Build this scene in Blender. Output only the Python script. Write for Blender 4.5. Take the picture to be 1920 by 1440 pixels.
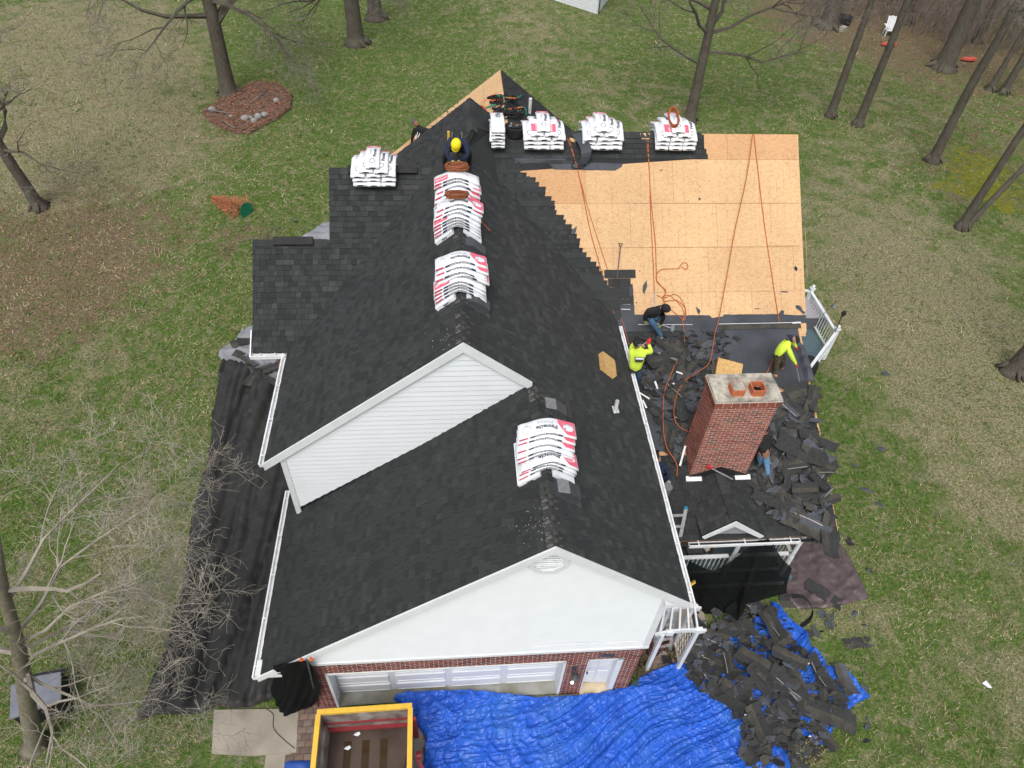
import bpy, bmesh, math, random
import numpy as np
from mathutils import Vector, Matrix, noise
random.seed(7)
SC = bpy.context.scene
for o in list(bpy.data.objects): bpy.data.objects.remove(o)
COL = SC.collection
rad = math.radians

# ---------------------------------------------------------------- camera
F = 1326.0
def _n(v): return v / np.linalg.norm(v)
_D = _n(np.array([-80.0, 1260.0, F]))
_Y = np.array([-137.0, -1400.0, F]); _Y = _n(_Y - _D * np.dot(_Y, _D))
RW = np.stack([np.cross(_Y, -_D), _Y, -_D], 1)          # world -> camera (x right, y down, z forward)
CP = np.array([0.0, -6.46, 18.27])
cam_d = bpy.data.cameras.new('camera'); cam = bpy.data.objects.new('camera', cam_d); COL.objects.link(cam)
cam_d.sensor_width = 36.0; cam_d.lens = F / 1920.0 * 36.0
cam_d.clip_start = 0.1; cam_d.clip_end = 900
cx, cy_, cz = RW[0], RW[1], RW[2]
cam.matrix_world = Matrix(((cx[0], -cy_[0], -cz[0], CP[0]), (cx[1], -cy_[1], -cz[1], CP[1]), (cx[2], -cy_[2], -cz[2], CP[2]), (0, 0, 0, 1)))
SC.camera = cam

# ---------------------------------------------------------------- sky, sun, exposure
W = bpy.data.worlds.new('World'); SC.world = W; W.use_nodes = True
wn = W.node_tree.nodes; wl = W.node_tree.links
sky = wn.new('ShaderNodeTexSky'); sky.sky_type = 'NISHITA'; sky.sun_disc = False
SUN_EL, SUN_AZ = rad(58), rad(200)
sky.sun_elevation = SUN_EL; sky.sun_rotation = SUN_AZ
sky.dust_density = 4.0; sky.ozone_density = 1.0; sky.air_density = 1.0
hs = wn.new('ShaderNodeHueSaturation'); hs.inputs['Saturation'].default_value = 0.35
wl.new(sky.outputs[0], hs.inputs['Color']); wl.new(hs.outputs[0], wn['Background'].inputs['Color'])
wn['Background'].inputs['Strength'].default_value = 0.15
sd = bpy.data.lights.new('sun', 'SUN'); sd.energy = 1.5; sd.angle = rad(28); sd.color = (1.0, 0.97, 0.93)
so = bpy.data.objects.new('sun', sd); COL.objects.link(so)
_sv = Vector((math.sin(SUN_AZ) * math.cos(SUN_EL), math.cos(SUN_AZ) * math.cos(SUN_EL), math.sin(SUN_EL)))
so.rotation_euler = _sv.to_track_quat('Z', 'Y').to_euler()
SC.view_settings.view_transform = 'Standard'; SC.view_settings.look = 'None'
SC.view_settings.gamma = 1.0; SC.view_settings.use_curve_mapping = False
SC.view_settings.exposure = 0.2
SC.render.engine = 'CYCLES'

# ---------------------------------------------------------------- measuring helpers
def ray(px, py): return RW.T @ np.array([px - 960.0, py - 720.0, F])
def at(px, py, z=0.0):
    r = ray(px, py); t = (z - CP[2]) / r[2]; return Vector(CP + r * t)
def aty(px, py, y=0.0):
    r = ray(px, py); t = (y - CP[1]) / r[1]; return Vector(CP + r * t)
def onp(px, py, x0, z0, sx, y0=0.0, sy=0.0, up=0.0):
    z0 = z0 + up
    r = ray(px, py); t = (z0 - CP[2] + sx * (CP[0] - x0) + sy * (CP[1] - y0)) / (r[2] - sx * r[0] - sy * r[1])
    return Vector(CP + r * t)
def pix(P):
    v = RW @ (np.array(P) - CP); return 960 + F * v[0] / v[2], 720 + F * v[1] / v[2]
def depth(P): return float((RW @ (np.array(P) - CP))[2])

# roof planes of the house
EX, EZ = 4.61, 5.107
def z_right(x): return 7.51 - 0.82 * (x - 1.68)
RX, RZ = 0.18, 8.74
def z_left(x): return RZ - 0.803 * (RX - x)
def z_gar(x): return 7.51 - 0.815 * (1.68 - x)
WY0, WZ0, WS = 8.39, 5.07, 0.865
def z_wing(y): return WZ0 + WS * (y - WY0)
LS = 0.45
def z_porch(y): return WZ0 + LS * (y - WY0)
LWY, LWZ, LWS = 7.31, 5.10, 0.815
def z_lwing(y): return LWZ + LWS * (y - LWY)
def pR(px, py, up=0): return onp(px, py, 1.68, 7.51, -0.82, up=up)
def pL(px, py, up=0): return onp(px, py, RX, RZ, 0.803, up=up)
def pW(px, py, up=0): return onp(px, py, 0, WZ0, 0, WY0, WS, up=up)
def pP(px, py, up=0): return onp(px, py, 0, WZ0, 0, WY0, LS, up=up)
def pWP(px, py, up=0):
    a = pW(px, py, up)
    return a if a.y > WY0 else pP(px, py, up)

# ---------------------------------------------------------------- materials
MATS = {}
def mat(name, c1, c2=None, scale=8.0, rough=0.8, bump=0.0, bscale=None, metal=0.0, detail=6.0, lo=0.35, hi=0.65, stretch=None, spec=0.4, c3=None, s3=0.8):
    if name in MATS: return MATS[name]
    m = bpy.data.materials.new(name); m.use_nodes = True; MATS[name] = m
    n = m.node_tree.nodes; l = m.node_tree.links; b = n['Principled BSDF']
    b.inputs['Roughness'].default_value = rough; b.inputs['Metallic'].default_value = metal
    b.inputs['Specular IOR Level'].default_value = spec
    tc = n.new('ShaderNodeTexCoord'); src = tc.outputs['Object']
    if stretch:
        mp = n.new('ShaderNodeMapping'); mp.inputs['Scale'].default_value = stretch
        l.new(src, mp.inputs['Vector']); src = mp.outputs[0]
    if c2 is None: c2 = tuple(x * 0.85 for x in c1)
    nz = n.new('ShaderNodeTexNoise'); nz.inputs['Scale'].default_value = scale; nz.inputs['Detail'].default_value = detail
    l.new(src, nz.inputs['Vector'])
    cr = n.new('ShaderNodeValToRGB'); cr.color_ramp.elements[0].position = lo; cr.color_ramp.elements[1].position = hi
    cr.color_ramp.elements[0].color = (*c1, 1); cr.color_ramp.elements[1].color = (*c2, 1)
    l.new(nz.outputs['Fac'], cr.inputs['Fac']); out = cr.outputs['Color']
    if c3 is not None:
        n3 = n.new('ShaderNodeTexNoise'); n3.inputs['Scale'].default_value = s3; n3.inputs['Detail'].default_value = 5
        l.new(tc.outputs['Object'], n3.inputs['Vector'])
        r3 = n.new('ShaderNodeValToRGB'); r3.color_ramp.elements[0].position = 0.5; r3.color_ramp.elements[1].position = 0.68
        l.new(n3.outputs['Fac'], r3.inputs['Fac'])
        mx = n.new('ShaderNodeMix'); mx.data_type = 'RGBA'; mx.inputs['B'].default_value = (*c3, 1)
        l.new(r3.outputs['Color'], mx.inputs['Factor']); l.new(out, mx.inputs['A']); out = mx.outputs['Result']
    l.new(out, b.inputs['Base Color'])
    if bump:
        nb = n.new('ShaderNodeTexNoise'); nb.inputs['Scale'].default_value = bscale or scale * 3; nb.inputs['Detail'].default_value = 4
        l.new(src, nb.inputs['Vector'])
        bp = n.new('ShaderNodeBump'); bp.inputs['Strength'].default_value = bump; bp.inputs['Distance'].default_value = 0.02
        l.new(nb.outputs['Fac'], bp.inputs['Height']); l.new(bp.outputs[0], b.inputs['Normal'])
    return m

SH = [mat('shingle_%s' % k, c, tuple(x * 1.35 for x in c), scale=55, rough=0.92, bump=0.4, bscale=90, spec=0.25, c3=tuple(x * 1.25 + 0.003 for x in c), s3=1.1)
      for k, c in (('charcoal', (0.0225, 0.024, 0.0245)), ('dark', (0.028, 0.030, 0.0305)), ('slate', (0.0335, 0.0355, 0.036)), ('grey', (0.042, 0.0445, 0.044)), ('pale', (0.055, 0.058, 0.056)))]
M_CAPW = mat('weathered_cap', (0.03, 0.03, 0.03), (0.16, 0.155, 0.14), scale=9, rough=0.95, lo=0.45, hi=0.7)
M_DECK = mat('roof_underside', (0.02, 0.02, 0.02), scale=5)
M_FELT = mat('underlayment', (0.040, 0.046, 0.056), (0.058, 0.065, 0.078), scale=1.6, rough=0.6, bump=0.15, bscale=6, spec=0.35, c3=(0.032, 0.036, 0.042), s3=1.0)
M_OLD = [mat('old_shingle_brown', (0.050, 0.046, 0.038), (0.075, 0.07, 0.058), scale=20, rough=0.95, bump=0.3, c3=(0.035, 0.034, 0.031), s3=3),
         mat('old_shingle_dark', (0.027, 0.028, 0.028), (0.042, 0.043, 0.042), scale=20, rough=0.95, bump=0.3),
         mat('old_shingle_back', (0.050, 0.056, 0.066), (0.075, 0.082, 0.095), scale=6, rough=0.8, bump=0.2),
         mat('old_shingle_tar', (0.020, 0.020, 0.021), (0.03, 0.03, 0.031), scale=12, rough=0.7)]
M_WHITE = mat('white_siding', (0.73, 0.76, 0.785), (0.70, 0.73, 0.755), scale=2, rough=0.5, spec=0.3)
M_TRIM = mat('white_trim', (0.72, 0.74, 0.75), (0.66, 0.68, 0.69), scale=3, rough=0.45)
M_GUT = mat('gutter_metal', (0.78, 0.79, 0.80), (0.55, 0.55, 0.54), scale=6, rough=0.45, lo=0.5, hi=0.8)
M_DOOR = mat('door_paint', (0.68, 0.70, 0.74), (0.60, 0.62, 0.66), scale=1.5, rough=0.4)
BR = [mat('brick_%s' % k, c, tuple(x * 0.75 for x in c), scale=14, rough=0.9, bump=0.3, lo=0.3, hi=0.75) for k, c in
      (('red', (0.30, 0.088, 0.062)), ('rust', (0.36, 0.115, 0.08)), ('dark', (0.22, 0.066, 0.05)), ('burnt', (0.165, 0.085, 0.066)))]
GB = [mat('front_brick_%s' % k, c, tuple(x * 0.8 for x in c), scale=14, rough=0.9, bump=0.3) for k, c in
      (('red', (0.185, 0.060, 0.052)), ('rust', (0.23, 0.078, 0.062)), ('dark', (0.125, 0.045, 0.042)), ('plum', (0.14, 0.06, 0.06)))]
M_MORT = mat('mortar', (0.62, 0.56, 0.50), (0.45, 0.40, 0.35), scale=20, rough=0.95)
M_CONC = mat('concrete', (0.30, 0.27, 0.22), (0.37, 0.33, 0.27), scale=1.2, rough=0.9, bump=0.15, bscale=30, c3=(0.24, 0.21, 0.17), s3=0.9)
M_CROWN = mat('chimney_crown', (0.50, 0.46, 0.38), (0.30, 0.28, 0.24), scale=9, rough=0.95, bump=0.5, bscale=40, lo=0.4, hi=0.72, c3=(0.17, 0.16, 0.14), s3=3)
M_CLAY = mat('clay_flue', (0.52, 0.16, 0.07), (0.42, 0.12, 0.05), scale=10, rough=0.8)
M_BLACK = mat('black', (0.012, 0.012, 0.013), (0.02, 0.02, 0.021), scale=6, rough=0.75)
M_SOOT = mat('soot', (0.004, 0.004, 0.004), scale=6, rough=1.0)
M_DKGREY = mat('vent_metal', (0.050, 0.054, 0.06), (0.065, 0.07, 0.078), scale=8, rough=0.5)
M_LTGREY = mat('vent_top', (0.15, 0.155, 0.165), (0.21, 0.215, 0.22), scale=12, rough=0.55)
M_PIPE = mat('white_pipe', (0.72, 0.73, 0.72), scale=5, rough=0.4)
M_ALU = mat('aluminium', (0.62, 0.63, 0.65), (0.5, 0.5, 0.52), scale=9, rough=0.35, metal=0.6)
M_ROPE = mat('orange_rope', (0.50, 0.13, 0.04), (0.34, 0.09, 0.035), scale=40, rough=0.9)
M_WRAP = mat('wrapper_white', (0.82, 0.83, 0.85), (0.72, 0.74, 0.78), scale=7, rough=0.32, bump=0.35, bscale=9, spec=0.5)
M_WRAP2 = mat('wrapper_back', (0.66, 0.70, 0.75), (0.78, 0.80, 0.83), scale=7, rough=0.32, bump=0.35, bscale=9, spec=0.5)
M_PINK = mat('wrapper_pink', (0.80, 0.14, 0.22), (0.74, 0.12, 0.19), scale=5, rough=0.35)
M_CRIM = mat('wrapper_crimson', (0.62, 0.03, 0.09), scale=5, rough=0.35)
M_NAVY = mat('print_navy', (0.025, 0.03, 0.06), scale=5, rough=0.4)
M_INK = mat('print_black', (0.03, 0.03, 0.045), scale=5, rough=0.5)
M_GINK = mat('print_grey', (0.45, 0.46, 0.5), scale=5, rough=0.5)
M_FOAM = mat('foam_pad', (0.50, 0.30, 0.11), (0.62, 0.40, 0.17), scale=14, rough=0.95, bump=0.6, bscale=25)
M_YEL = mat('yellow_paint', (0.80, 0.50, 0.06), (0.70, 0.42, 0.05), scale=7, rough=0.45, c3=(0.74, 0.46, 0.08), s3=2)
M_RED = mat('red_paint', (0.26, 0.022, 0.03), (0.18, 0.02, 0.025), scale=6, rough=0.5)
M_RUST = mat('rusty_steel', (0.25, 0.22, 0.20), (0.12, 0.07, 0.05), scale=3, rough=0.85, bump=0.3, lo=0.42, hi=0.7, c3=(0.34, 0.32, 0.30), s3=2)
M_RUSTF = mat('rusty_floor', (0.085, 0.058, 0.045), (0.05, 0.032, 0.024), scale=1.2, rough=0.45, bump=0.1, lo=0.4, hi=0.6)
M_BARK = mat('bark', (0.115, 0.098, 0.078), (0.065, 0.055, 0.043), scale=6, rough=0.95, bump=0.8, bscale=14, stretch=(3, 3, 0.6), c3=(0.105, 0.10, 0.075), s3=1.5)
M_BARK2 = mat('pale_bark', (0.19, 0.17, 0.12), (0.13, 0.115, 0.085), scale=6, rough=0.95, bump=0.5, c3=(0.14, 0.135, 0.09), s3=1.5)
M_TWIG = mat('twig', (0.22, 0.20, 0.175), (0.14, 0.125, 0.105), scale=2, rough=0.95)
M_TWIGLIT = mat('skylit_twig', (0.38, 0.345, 0.285), (0.22, 0.19, 0.155), scale=2, rough=0.9)  # twig colour paled to carry the overcast light from above
M_SKIN = mat('skin', (0.42, 0.22, 0.14), scale=10, rough=0.6)
M_HIVIS = mat('hivis_fabric', (0.70, 0.90, 0.08), (0.60, 0.80, 0.07), scale=6, rough=0.85, bump=0.5, bscale=12)
M_JEAN = mat('denim', (0.035, 0.085, 0.16), (0.06, 0.13, 0.23), scale=8, rough=0.9, bump=0.4)
M_LJEAN = mat('light_denim', (0.10, 0.21, 0.38), (0.16, 0.29, 0.46), scale=8, rough=0.9, bump=0.4)
M_NAVYF = mat('navy_fabric', (0.012, 0.018, 0.045), (0.02, 0.028, 0.06), scale=8, rough=0.9, bump=0.4)
M_BLKF = mat('black_fabric', (0.012, 0.012, 0.013), (0.022, 0.022, 0.024), scale=8, rough=0.95, bump=0.4)
M_CAMO = mat('camo_fabric', (0.11, 0.085, 0.045), (0.05, 0.045, 0.03), scale=9, rough=0.95, bump=0.4, lo=0.45, hi=0.55)
M_GREYF = mat('grey_fabric', (0.10, 0.10, 0.095), scale=8, rough=0.9)
M_BOOT = mat('tan_boot', (0.36, 0.20, 0.10), (0.28, 0.15, 0.08), scale=10, rough=0.7)
M_SHOE = mat('white_shoe', (0.6, 0.58, 0.54), (0.4, 0.39, 0.36), scale=10, rough=0.7)
M_YGL = mat('yellow_glove', (0.62, 0.66, 0.10), scale=10, rough=0.8)
M_RGL = mat('red_glove', (0.72, 0.03, 0.03), scale=10, rough=0.7)
M_YHAT = mat('yellow_helmet', (0.90, 0.72, 0.01), (0.85, 0.66, 0.01), scale=4, rough=0.4)
M_WOOD = mat('brown_wood', (0.20, 0.10, 0.055), (0.13, 0.065, 0.035), scale=9, rough=0.7)
M_DECKB = mat('deck_paint', (0.080, 0.125, 0.145), (0.10, 0.15, 0.17), scale=5, rough=0.6)
M_GREEN = mat('green_plastic', (0.015, 0.24, 0.13), (0.01, 0.17, 0.095), scale=5, rough=0.4)
M_ORN = mat('orange_needles', (0.52, 0.20, 0.10), (0.40, 0.15, 0.07), scale=10, rough=0.9)
M_LEAF = mat('dead_leaf', (0.20, 0.095, 0.055), (0.30, 0.17, 0.10), scale=3, rough=0.9)
M_LEAF2 = mat('pale_leaf', (0.38, 0.29, 0.19), (0.26, 0.17, 0.10), scale=3, rough=0.9)
M_ROCK = mat('fieldstone', (0.30, 0.29, 0.27), (0.20, 0.19, 0.18), scale=7, rough=0.9, bump=0.5)
M_MULCH = mat('mulch', (0.10, 0.06, 0.042), (0.17, 0.10, 0.07), scale=6, rough=1.0, bump=1.0, bscale=12)

def grass_mat():
    m = bpy.data.materials.new('lawn'); m.use_nodes = True; n = m.node_tree.nodes; l = m.node_tree.links
    b = n['Principled BSDF']; b.inputs['Roughness'].default_value = 1.0; b.inputs['Specular IOR Level'].default_value = 0.1
    tc = n.new('ShaderNodeTexCoord')
    def nz(s, d=6, st=None, ds=0.0):
        t = n.new('ShaderNodeTexNoise'); t.inputs['Scale'].default_value = s; t.inputs['Detail'].default_value = d; t.inputs['Distortion'].default_value = ds
        if st:
            mp = n.new('ShaderNodeMapping'); mp.inputs['Scale'].default_value = st; mp.inputs['Rotation'].default_value = (0, 0, 0.5)
            l.new(tc.outputs['Object'], mp.inputs[0]); l.new(mp.outputs[0], t.inputs['Vector'])
        else: l.new(tc.outputs['Object'], t.inputs['Vector'])
        return t.outputs['Fac']
    def ramp(f, a, c, e=None):
        r = n.new('ShaderNodeValToRGB'); r.color_ramp.elements[0].position = a; r.color_ramp.elements[1].position = c
        l.new(f, r.inputs[0]); return r
    def mix(f, A, B):
        x = n.new('ShaderNodeMix'); x.data_type = 'RGBA'; l.new(f, x.inputs['Factor'])
        for k, v in (('A', A), ('B', B)):
            if isinstance(v, tuple): x.inputs[k].default_value = (*v, 1)
            else: l.new(v, x.inputs[k])
        return x.outputs['Result']
    fine = ramp(nz(9, 8), 0.3, 0.7).outputs[0]
    green = mix(fine, (0.042, 0.088, 0.014), (0.125, 0.180, 0.045))
    straw = mix(ramp(nz(14, 8), 0.35, 0.65).outputs[0], (0.13, 0.125, 0.062), (0.33, 0.29, 0.185))
    leafy = mix(ramp(nz(11, 8), 0.4, 0.62).outputs[0], (0.125, 0.095, 0.058), (0.215, 0.155, 0.105))
    vc = n.new('ShaderNodeVertexColor'); vc.layer_name = 'cover'
    sp = n.new('ShaderNodeSeparateColor'); l.new(vc.outputs[0], sp.inputs[0])
    def msk(chan, s, amp):
        f = nz(s, 8, None, 0.6)
        a = n.new('ShaderNodeMath'); a.operation = 'MULTIPLY_ADD'; l.new(f, a.inputs[0]); a.inputs[1].default_value = amp; 
        l.new(sp.outputs[chan], a.inputs[2])
        return ramp(a.outputs[0], 0.5 + amp * 0.30, 0.5 + amp * 0.78).outputs[0]
    c = mix(msk(0, 0.9, 0.9), green, straw)
    f2 = ramp(nz(2.6, 10, None, 1.2), 0.47, 0.66).outputs[0]
    mt = n.new('ShaderNodeMath'); mt.operation = 'MULTIPLY'; l.new(f2, mt.inputs[0]); mt.inputs[1].default_value = 0.75
    c = mix(mt.outputs[0], c, straw)
    c = mix(msk(1, 1.1, 0.9), c, leafy)
    c = mix(msk(2, 1.6, 1.0), c, (0.19, 0.19, 0.018))
    l.new(c, b.inputs['Base Color'])
    bp = n.new('ShaderNodeBump'); bp.inputs['Strength'].default_value = 0.9; bp.inputs['Distance'].default_value = 0.06
    l.new(nz(22, 6), bp.inputs['Height']); l.new(bp.outputs[0], b.inputs['Normal'])
    return m
M_LAWN = grass_mat()

def osb_mat(name, tint=1.0, warm=0.0):
    m = bpy.data.materials.new(name); m.use_nodes = True; n = m.node_tree.nodes; l = m.node_tree.links
    b = n['Principled BSDF']; b.inputs['Roughness'].default_value = 0.85; b.inputs['Specular IOR Level'].default_value = 0.2
    tc = n.new('ShaderNodeTexCoord')
    prev = None
    for st, rot in (((13, 38, 13), 0.3), ((36, 13, 36), 0.9), ((20, 44, 20), -0.7)):
        mp = n.new('ShaderNodeMapping'); mp.inputs['Scale'].default_value = st; mp.inputs['Rotation'].default_value = (0, 0, rot)
        v = n.new('ShaderNodeTexVoronoi'); v.inputs['Scale'].default_value = 1.0
        l.new(tc.outputs['Object'], mp.inputs[0]); l.new(mp.outputs[0], v.inputs['Vector'])
        s = n.new('ShaderNodeSeparateColor'); l.new(v.outputs['Color'], s.inputs[0])
        if prev is None: prev = s.outputs[0]
        else:
            a = n.new('ShaderNodeMath'); a.operation = 'ADD'; l.new(prev, a.inputs[0]); l.new(s.outputs[0], a.inputs[1]); prev = a.outputs[0]
    d = n.new('ShaderNodeMath'); d.operation = 'MULTIPLY'; d.inputs[1].default_value = 0.333; l.new(prev, d.inputs[0])
    r = n.new('ShaderNodeValToRGB'); e = r.color_ramp.elements
    k = tint
    e[0].position = 0.12; e[0].color = (0.52 * k, 0.31 * k, 0.155 * k, 1)
    e[1].position = 0.75; e[1].color = (0.70 * k, (0.465 - warm) * k, (0.26 - warm) * k, 1)
    x = e.new(0.32); x.color = (0.63 * k, (0.395 - warm) * k, (0.205 - warm * .7) * k, 1)
    l.new(d.outputs[0], r.inputs[0])
    n3 = n.new('ShaderNodeTexNoise'); n3.inputs['Scale'].default_value = 0.5; n3.inputs['Detail'].default_value = 5
    l.new(tc.outputs['Object'], n3.inputs['Vector'])
    mm = n.new('ShaderNodeMapRange'); mm.inputs[1].default_value = 0.3; mm.inputs[2].default_value = 0.7; mm.inputs[3].default_value = 0.90; mm.inputs[4].default_value = 1.06
    l.new(n3.outputs['Fac'], mm.inputs[0])
    vm = n.new('ShaderNodeVectorMath'); vm.operation = 'SCALE'; l.new(r.outputs[0], vm.inputs[0]); l.new(mm.outputs[0], vm.inputs['Scale'])
    l.new(vm.outputs[0], b.inputs['Base Color'])
    return m
M_OSB = [osb_mat('osb_a', 0.90, 0.0), osb_mat('osb_b', 0.94, -0.005), osb_mat('osb_c', 0.84, 0.04)]
M_NAIL = mat('nail_line', (0.36, 0.19, 0.09), (0.28, 0.15, 0.08), scale=20, rough=0.9)

def cloth_mat(name, c1, c2, rough, bump, bs, alpha=1.0, spec=0.5):
    m = mat(name, c1, c2, scale=2.5, rough=rough, bump=bump, bscale=bs, spec=spec)
    if alpha < 1:
        n = m.node_tree.nodes; l = m.node_tree.links; b = n['Principled BSDF']
        b.inputs['Alpha'].default_value = alpha
    return m
M_BLUE = mat('blue_tarp', (0.010, 0.075, 0.42), (0.020, 0.115, 0.58), scale=2.0, rough=0.42, bump=0.7, bscale=11, spec=0.45, c3=(0.030, 0.13, 0.50), s3=1.3)
M_BLUE2 = cloth_mat('dark_blue_tarp', (0.02, 0.07, 0.32), (0.03, 0.09, 0.4), 0.5, 0.5, 5)
M_BTARP = cloth_mat('black_tarp', (0.022, 0.0215, 0.021), (0.032, 0.031, 0.030), 0.6, 0.3, 5, spec=0.4)
M_BROWNT = cloth_mat('brown_tarp', (0.075, 0.052, 0.055), (0.105, 0.076, 0.078), 0.42, 0.6, 5)
M_GREYT = cloth_mat('grey_tarp', (0.20, 0.205, 0.225), (0.26, 0.265, 0.285), 0.55, 0.5, 4)
M_NET = cloth_mat('debris_net', (0.005, 0.006, 0.006), (0.008, 0.009, 0.009), 0.95, 0.2, 4, alpha=0.93, spec=0.08)
M_NET2 = cloth_mat('dense_net', (0.006, 0.007, 0.007), (0.010, 0.011, 0.011), 0.95, 0.2, 4, alpha=0.97, spec=0.08)

# ---------------------------------------------------------------- mesh helpers
class MB:
    def __init__(s): s.v = []; s.f = []; s.m = []
    def add(s, vs, fs, m=0):
        b = len(s.v); s.v.extend([tuple(p) for p in vs])
        for f in fs: s.f.append(tuple(b + i for i in f)); s.m.append(m)
    def box(s, c, size, R=None, m=0):
        c = Vector(c); hx, hy, hz = size[0] / 2, size[1] / 2, size[2] / 2
        vs = []
        for dx, dy, dz in ((-1,-1,-1),(1,-1,-1),(1,1,-1),(-1,1,-1),(-1,-1,1),(1,-1,1),(1,1,1),(-1,1,1)):
            p = Vector((dx * hx, dy * hy, dz * hz))
            if R is not None: p = R @ p
            vs.append(c + p)
        s.add(vs, ((0,3,2,1),(4,5,6,7),(0,1,5,4),(1,2,6,5),(2,3,7,6),(3,0,4,7)), m)
    def bar(s, a, b, w, h, m=0, up=Vector((0, 0, 1))):
        a = Vector(a); b = Vector(b); d = b - a; L = d.length
        if L < 1e-6: return
        z = d / L; x = up.cross(z)
        if x.length < 1e-3: x = Vector((1, 0, 0)).cross(z)
        x.normalize(); y = z.cross(x)
        R = Matrix((x, y, z)).transposed()
        s.box((a + b) / 2, (w, h, L), R, m)
    def prism(s, poly, ext, m=0):
        n = len(poly); e = Vector(ext); P = [Vector(p) for p in poly]
        vs = P + [p + e for p in P]
        fs = [tuple(range(n))[::-1], tuple(range(n, 2 * n))] + [(i, (i + 1) % n, n + (i + 1) % n, n + i) for i in range(n)]
        s.add(vs, fs, m)
    def tube(s, pts, r, k=6, m=0, cap=True):
        pts = [Vector(p) for p in pts]; n = len(pts)
        rs = r if isinstance(r, (list, tuple)) else [r] * n
        b = len(s.v); ref = Vector((0.3, 0.2, 0.9))
        for i, p in enumerate(pts):
            t = (pts[min(i + 1, n - 1)] - pts[max(i - 1, 0)])
            if t.length < 1e-9: t = Vector((0, 0, 1))
            t.normalize(); x = ref.cross(t)
            if x.length < 0.1: x = Vector((1, 0, 0)).cross(t)
            x.normalize(); y = t.cross(x); ref = y.cross(x) * -1 if False else ref
            for j in range(k):
                a = 2 * math.pi * j / k; s.v.append(tuple(p + (x * math.cos(a) + y * math.sin(a)) * rs[i]))
        for i in range(n - 1):
            for j in range(k):
                j2 = (j + 1) % k
                s.f.append((b + i * k + j, b + i * k + j2, b + (i + 1) * k + j2, b + (i + 1) * k + j)); s.m.append(m)
        if cap:
            s.f.append(tuple(b + j for j in range(k))[::-1]); s.m.append(m)
            s.f.append(tuple(b + (n - 1) * k + j for j in range(k))); s.m.append(m)
    def grid(s, P, m=0):
        R_, C_ = len(P), len(P[0]); b = len(s.v)
        for row in P:
            for p in row: s.v.append(tuple(p))
        for i in range(R_ - 1):
            for j in range(C_ - 1):
                s.f.append((b + i * C_ + j, b + i * C_ + j + 1, b + (i + 1) * C_ + j + 1, b + (i + 1) * C_ + j)); s.m.append(m)
    def mesh(s, name, mats, smooth=False):
        me = bpy.data.meshes.new(name); me.from_pydata(s.v, [], s.f)
        if not isinstance(mats, (list, tuple)): mats = [mats]
        for m_ in mats: me.materials.append(m_)
        if len(mats) > 1: me.polygons.foreach_set('material_index', s.m)
        if smooth: me.polygons.foreach_set('use_smooth', [True] * len(me.polygons))
        me.update(); return me
    def build(s, name, mats, parent=None, smooth=False, kind=None, label=None):
        o = bpy.data.objects.new(name, s.mesh(name, mats, smooth)); link(o, parent)
        if kind: o['kind'] = kind
        if label: o['label'] = label
        return o
def link(o, parent=None):
    COL.objects.link(o)
    if parent is not None:
        o.parent = parent
        o.matrix_parent_inverse = world_of(parent).inverted()
    return o
def world_of(o):
    m = o.matrix_basis.copy()
    if o.parent is not None: m = world_of(o.parent) @ o.matrix_parent_inverse @ m
    return m
def thing(name, label, cat, loc=(0, 0, 0), group=None, rz=0.0):
    o = bpy.data.objects.new(name, None); COL.objects.link(o); o.location = loc; o.rotation_euler = (0, 0, rz)
    o.empty_display_size = 0.2
    tag(o, label, cat, group); return o
def tag(o, label, cat, group=None):
    o['label'] = label; o['category'] = cat
    if group: o['group'] = group
    return o
def place(name, me, M, parent=None):
    o = bpy.data.objects.new(name, me); COL.objects.link(o)
    if parent is not None:
        o.parent = parent; o.matrix_parent_inverse = world_of(parent).inverted()
    o.matrix_basis = M
    return o
def dup_tree(root, M=None):
    c = root.copy(); COL.objects.link(c)
    for ch in list(root.children):
        d = ch.copy(); COL.objects.link(d); d.parent = c
        for g in list(ch.children):
            e = g.copy(); COL.objects.link(e); e.parent = d
    if M is not None: c.matrix_basis = M
    return c
def catmull(pts, n=6):
    pts = [Vector(p) for p in pts]; out = []
    for i in range(len(pts) - 1):
        p0 = pts[max(i - 1, 0)]; p1 = pts[i]; p2 = pts[i + 1]; p3 = pts[min(i + 2, len(pts) - 1)]
        for k in range(n):
            t = k / n
            out.append(0.5 * ((2 * p1) + (p2 - p0) * t + (2 * p0 - 5 * p1 + 4 * p2 - p3) * t * t + (3 * p1 - p0 - 3 * p2 + p3) * t ** 3))
    out.append(pts[-1]); return out
def inpoly(x, y, poly):
    c = False; n = len(poly); j = n - 1
    for i in range(n):
        xi, yi = poly[i]; xj, yj = poly[j]
        if (yi > y) != (yj > y) and x < (xj - xi) * (y - yi) / (yj - yi) + xi: c = not c
        j = i
    return c
def clip2(subj, clipper):
    out = subj
    A = sum(clipper[i][0] * clipper[(i + 1) % len(clipper)][1] - clipper[(i + 1) % len(clipper)][0] * clipper[i][1] for i in range(len(clipper)))
    if A < 0: clipper = clipper[::-1]
    for i in range(len(clipper)):
        a = clipper[i]; b = clipper[(i + 1) % len(clipper)]; inp = out; out = []
        if not inp: break
        def side(p): return (b[0] - a[0]) * (p[1] - a[1]) - (b[1] - a[1]) * (p[0] - a[0])
        for k in range(len(inp)):
            p = inp[k]; q = inp[(k + 1) % len(inp)]; sp = side(p); sq = side(q)
            if sp >= 0: out.append(p)
            if (sp >= 0) != (sq >= 0):
                t = sp / (sp - sq); out.append((p[0] + (q[0] - p[0]) * t, p[1] + (q[1] - p[1]) * t))
    return out
_tcache = {}
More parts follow.
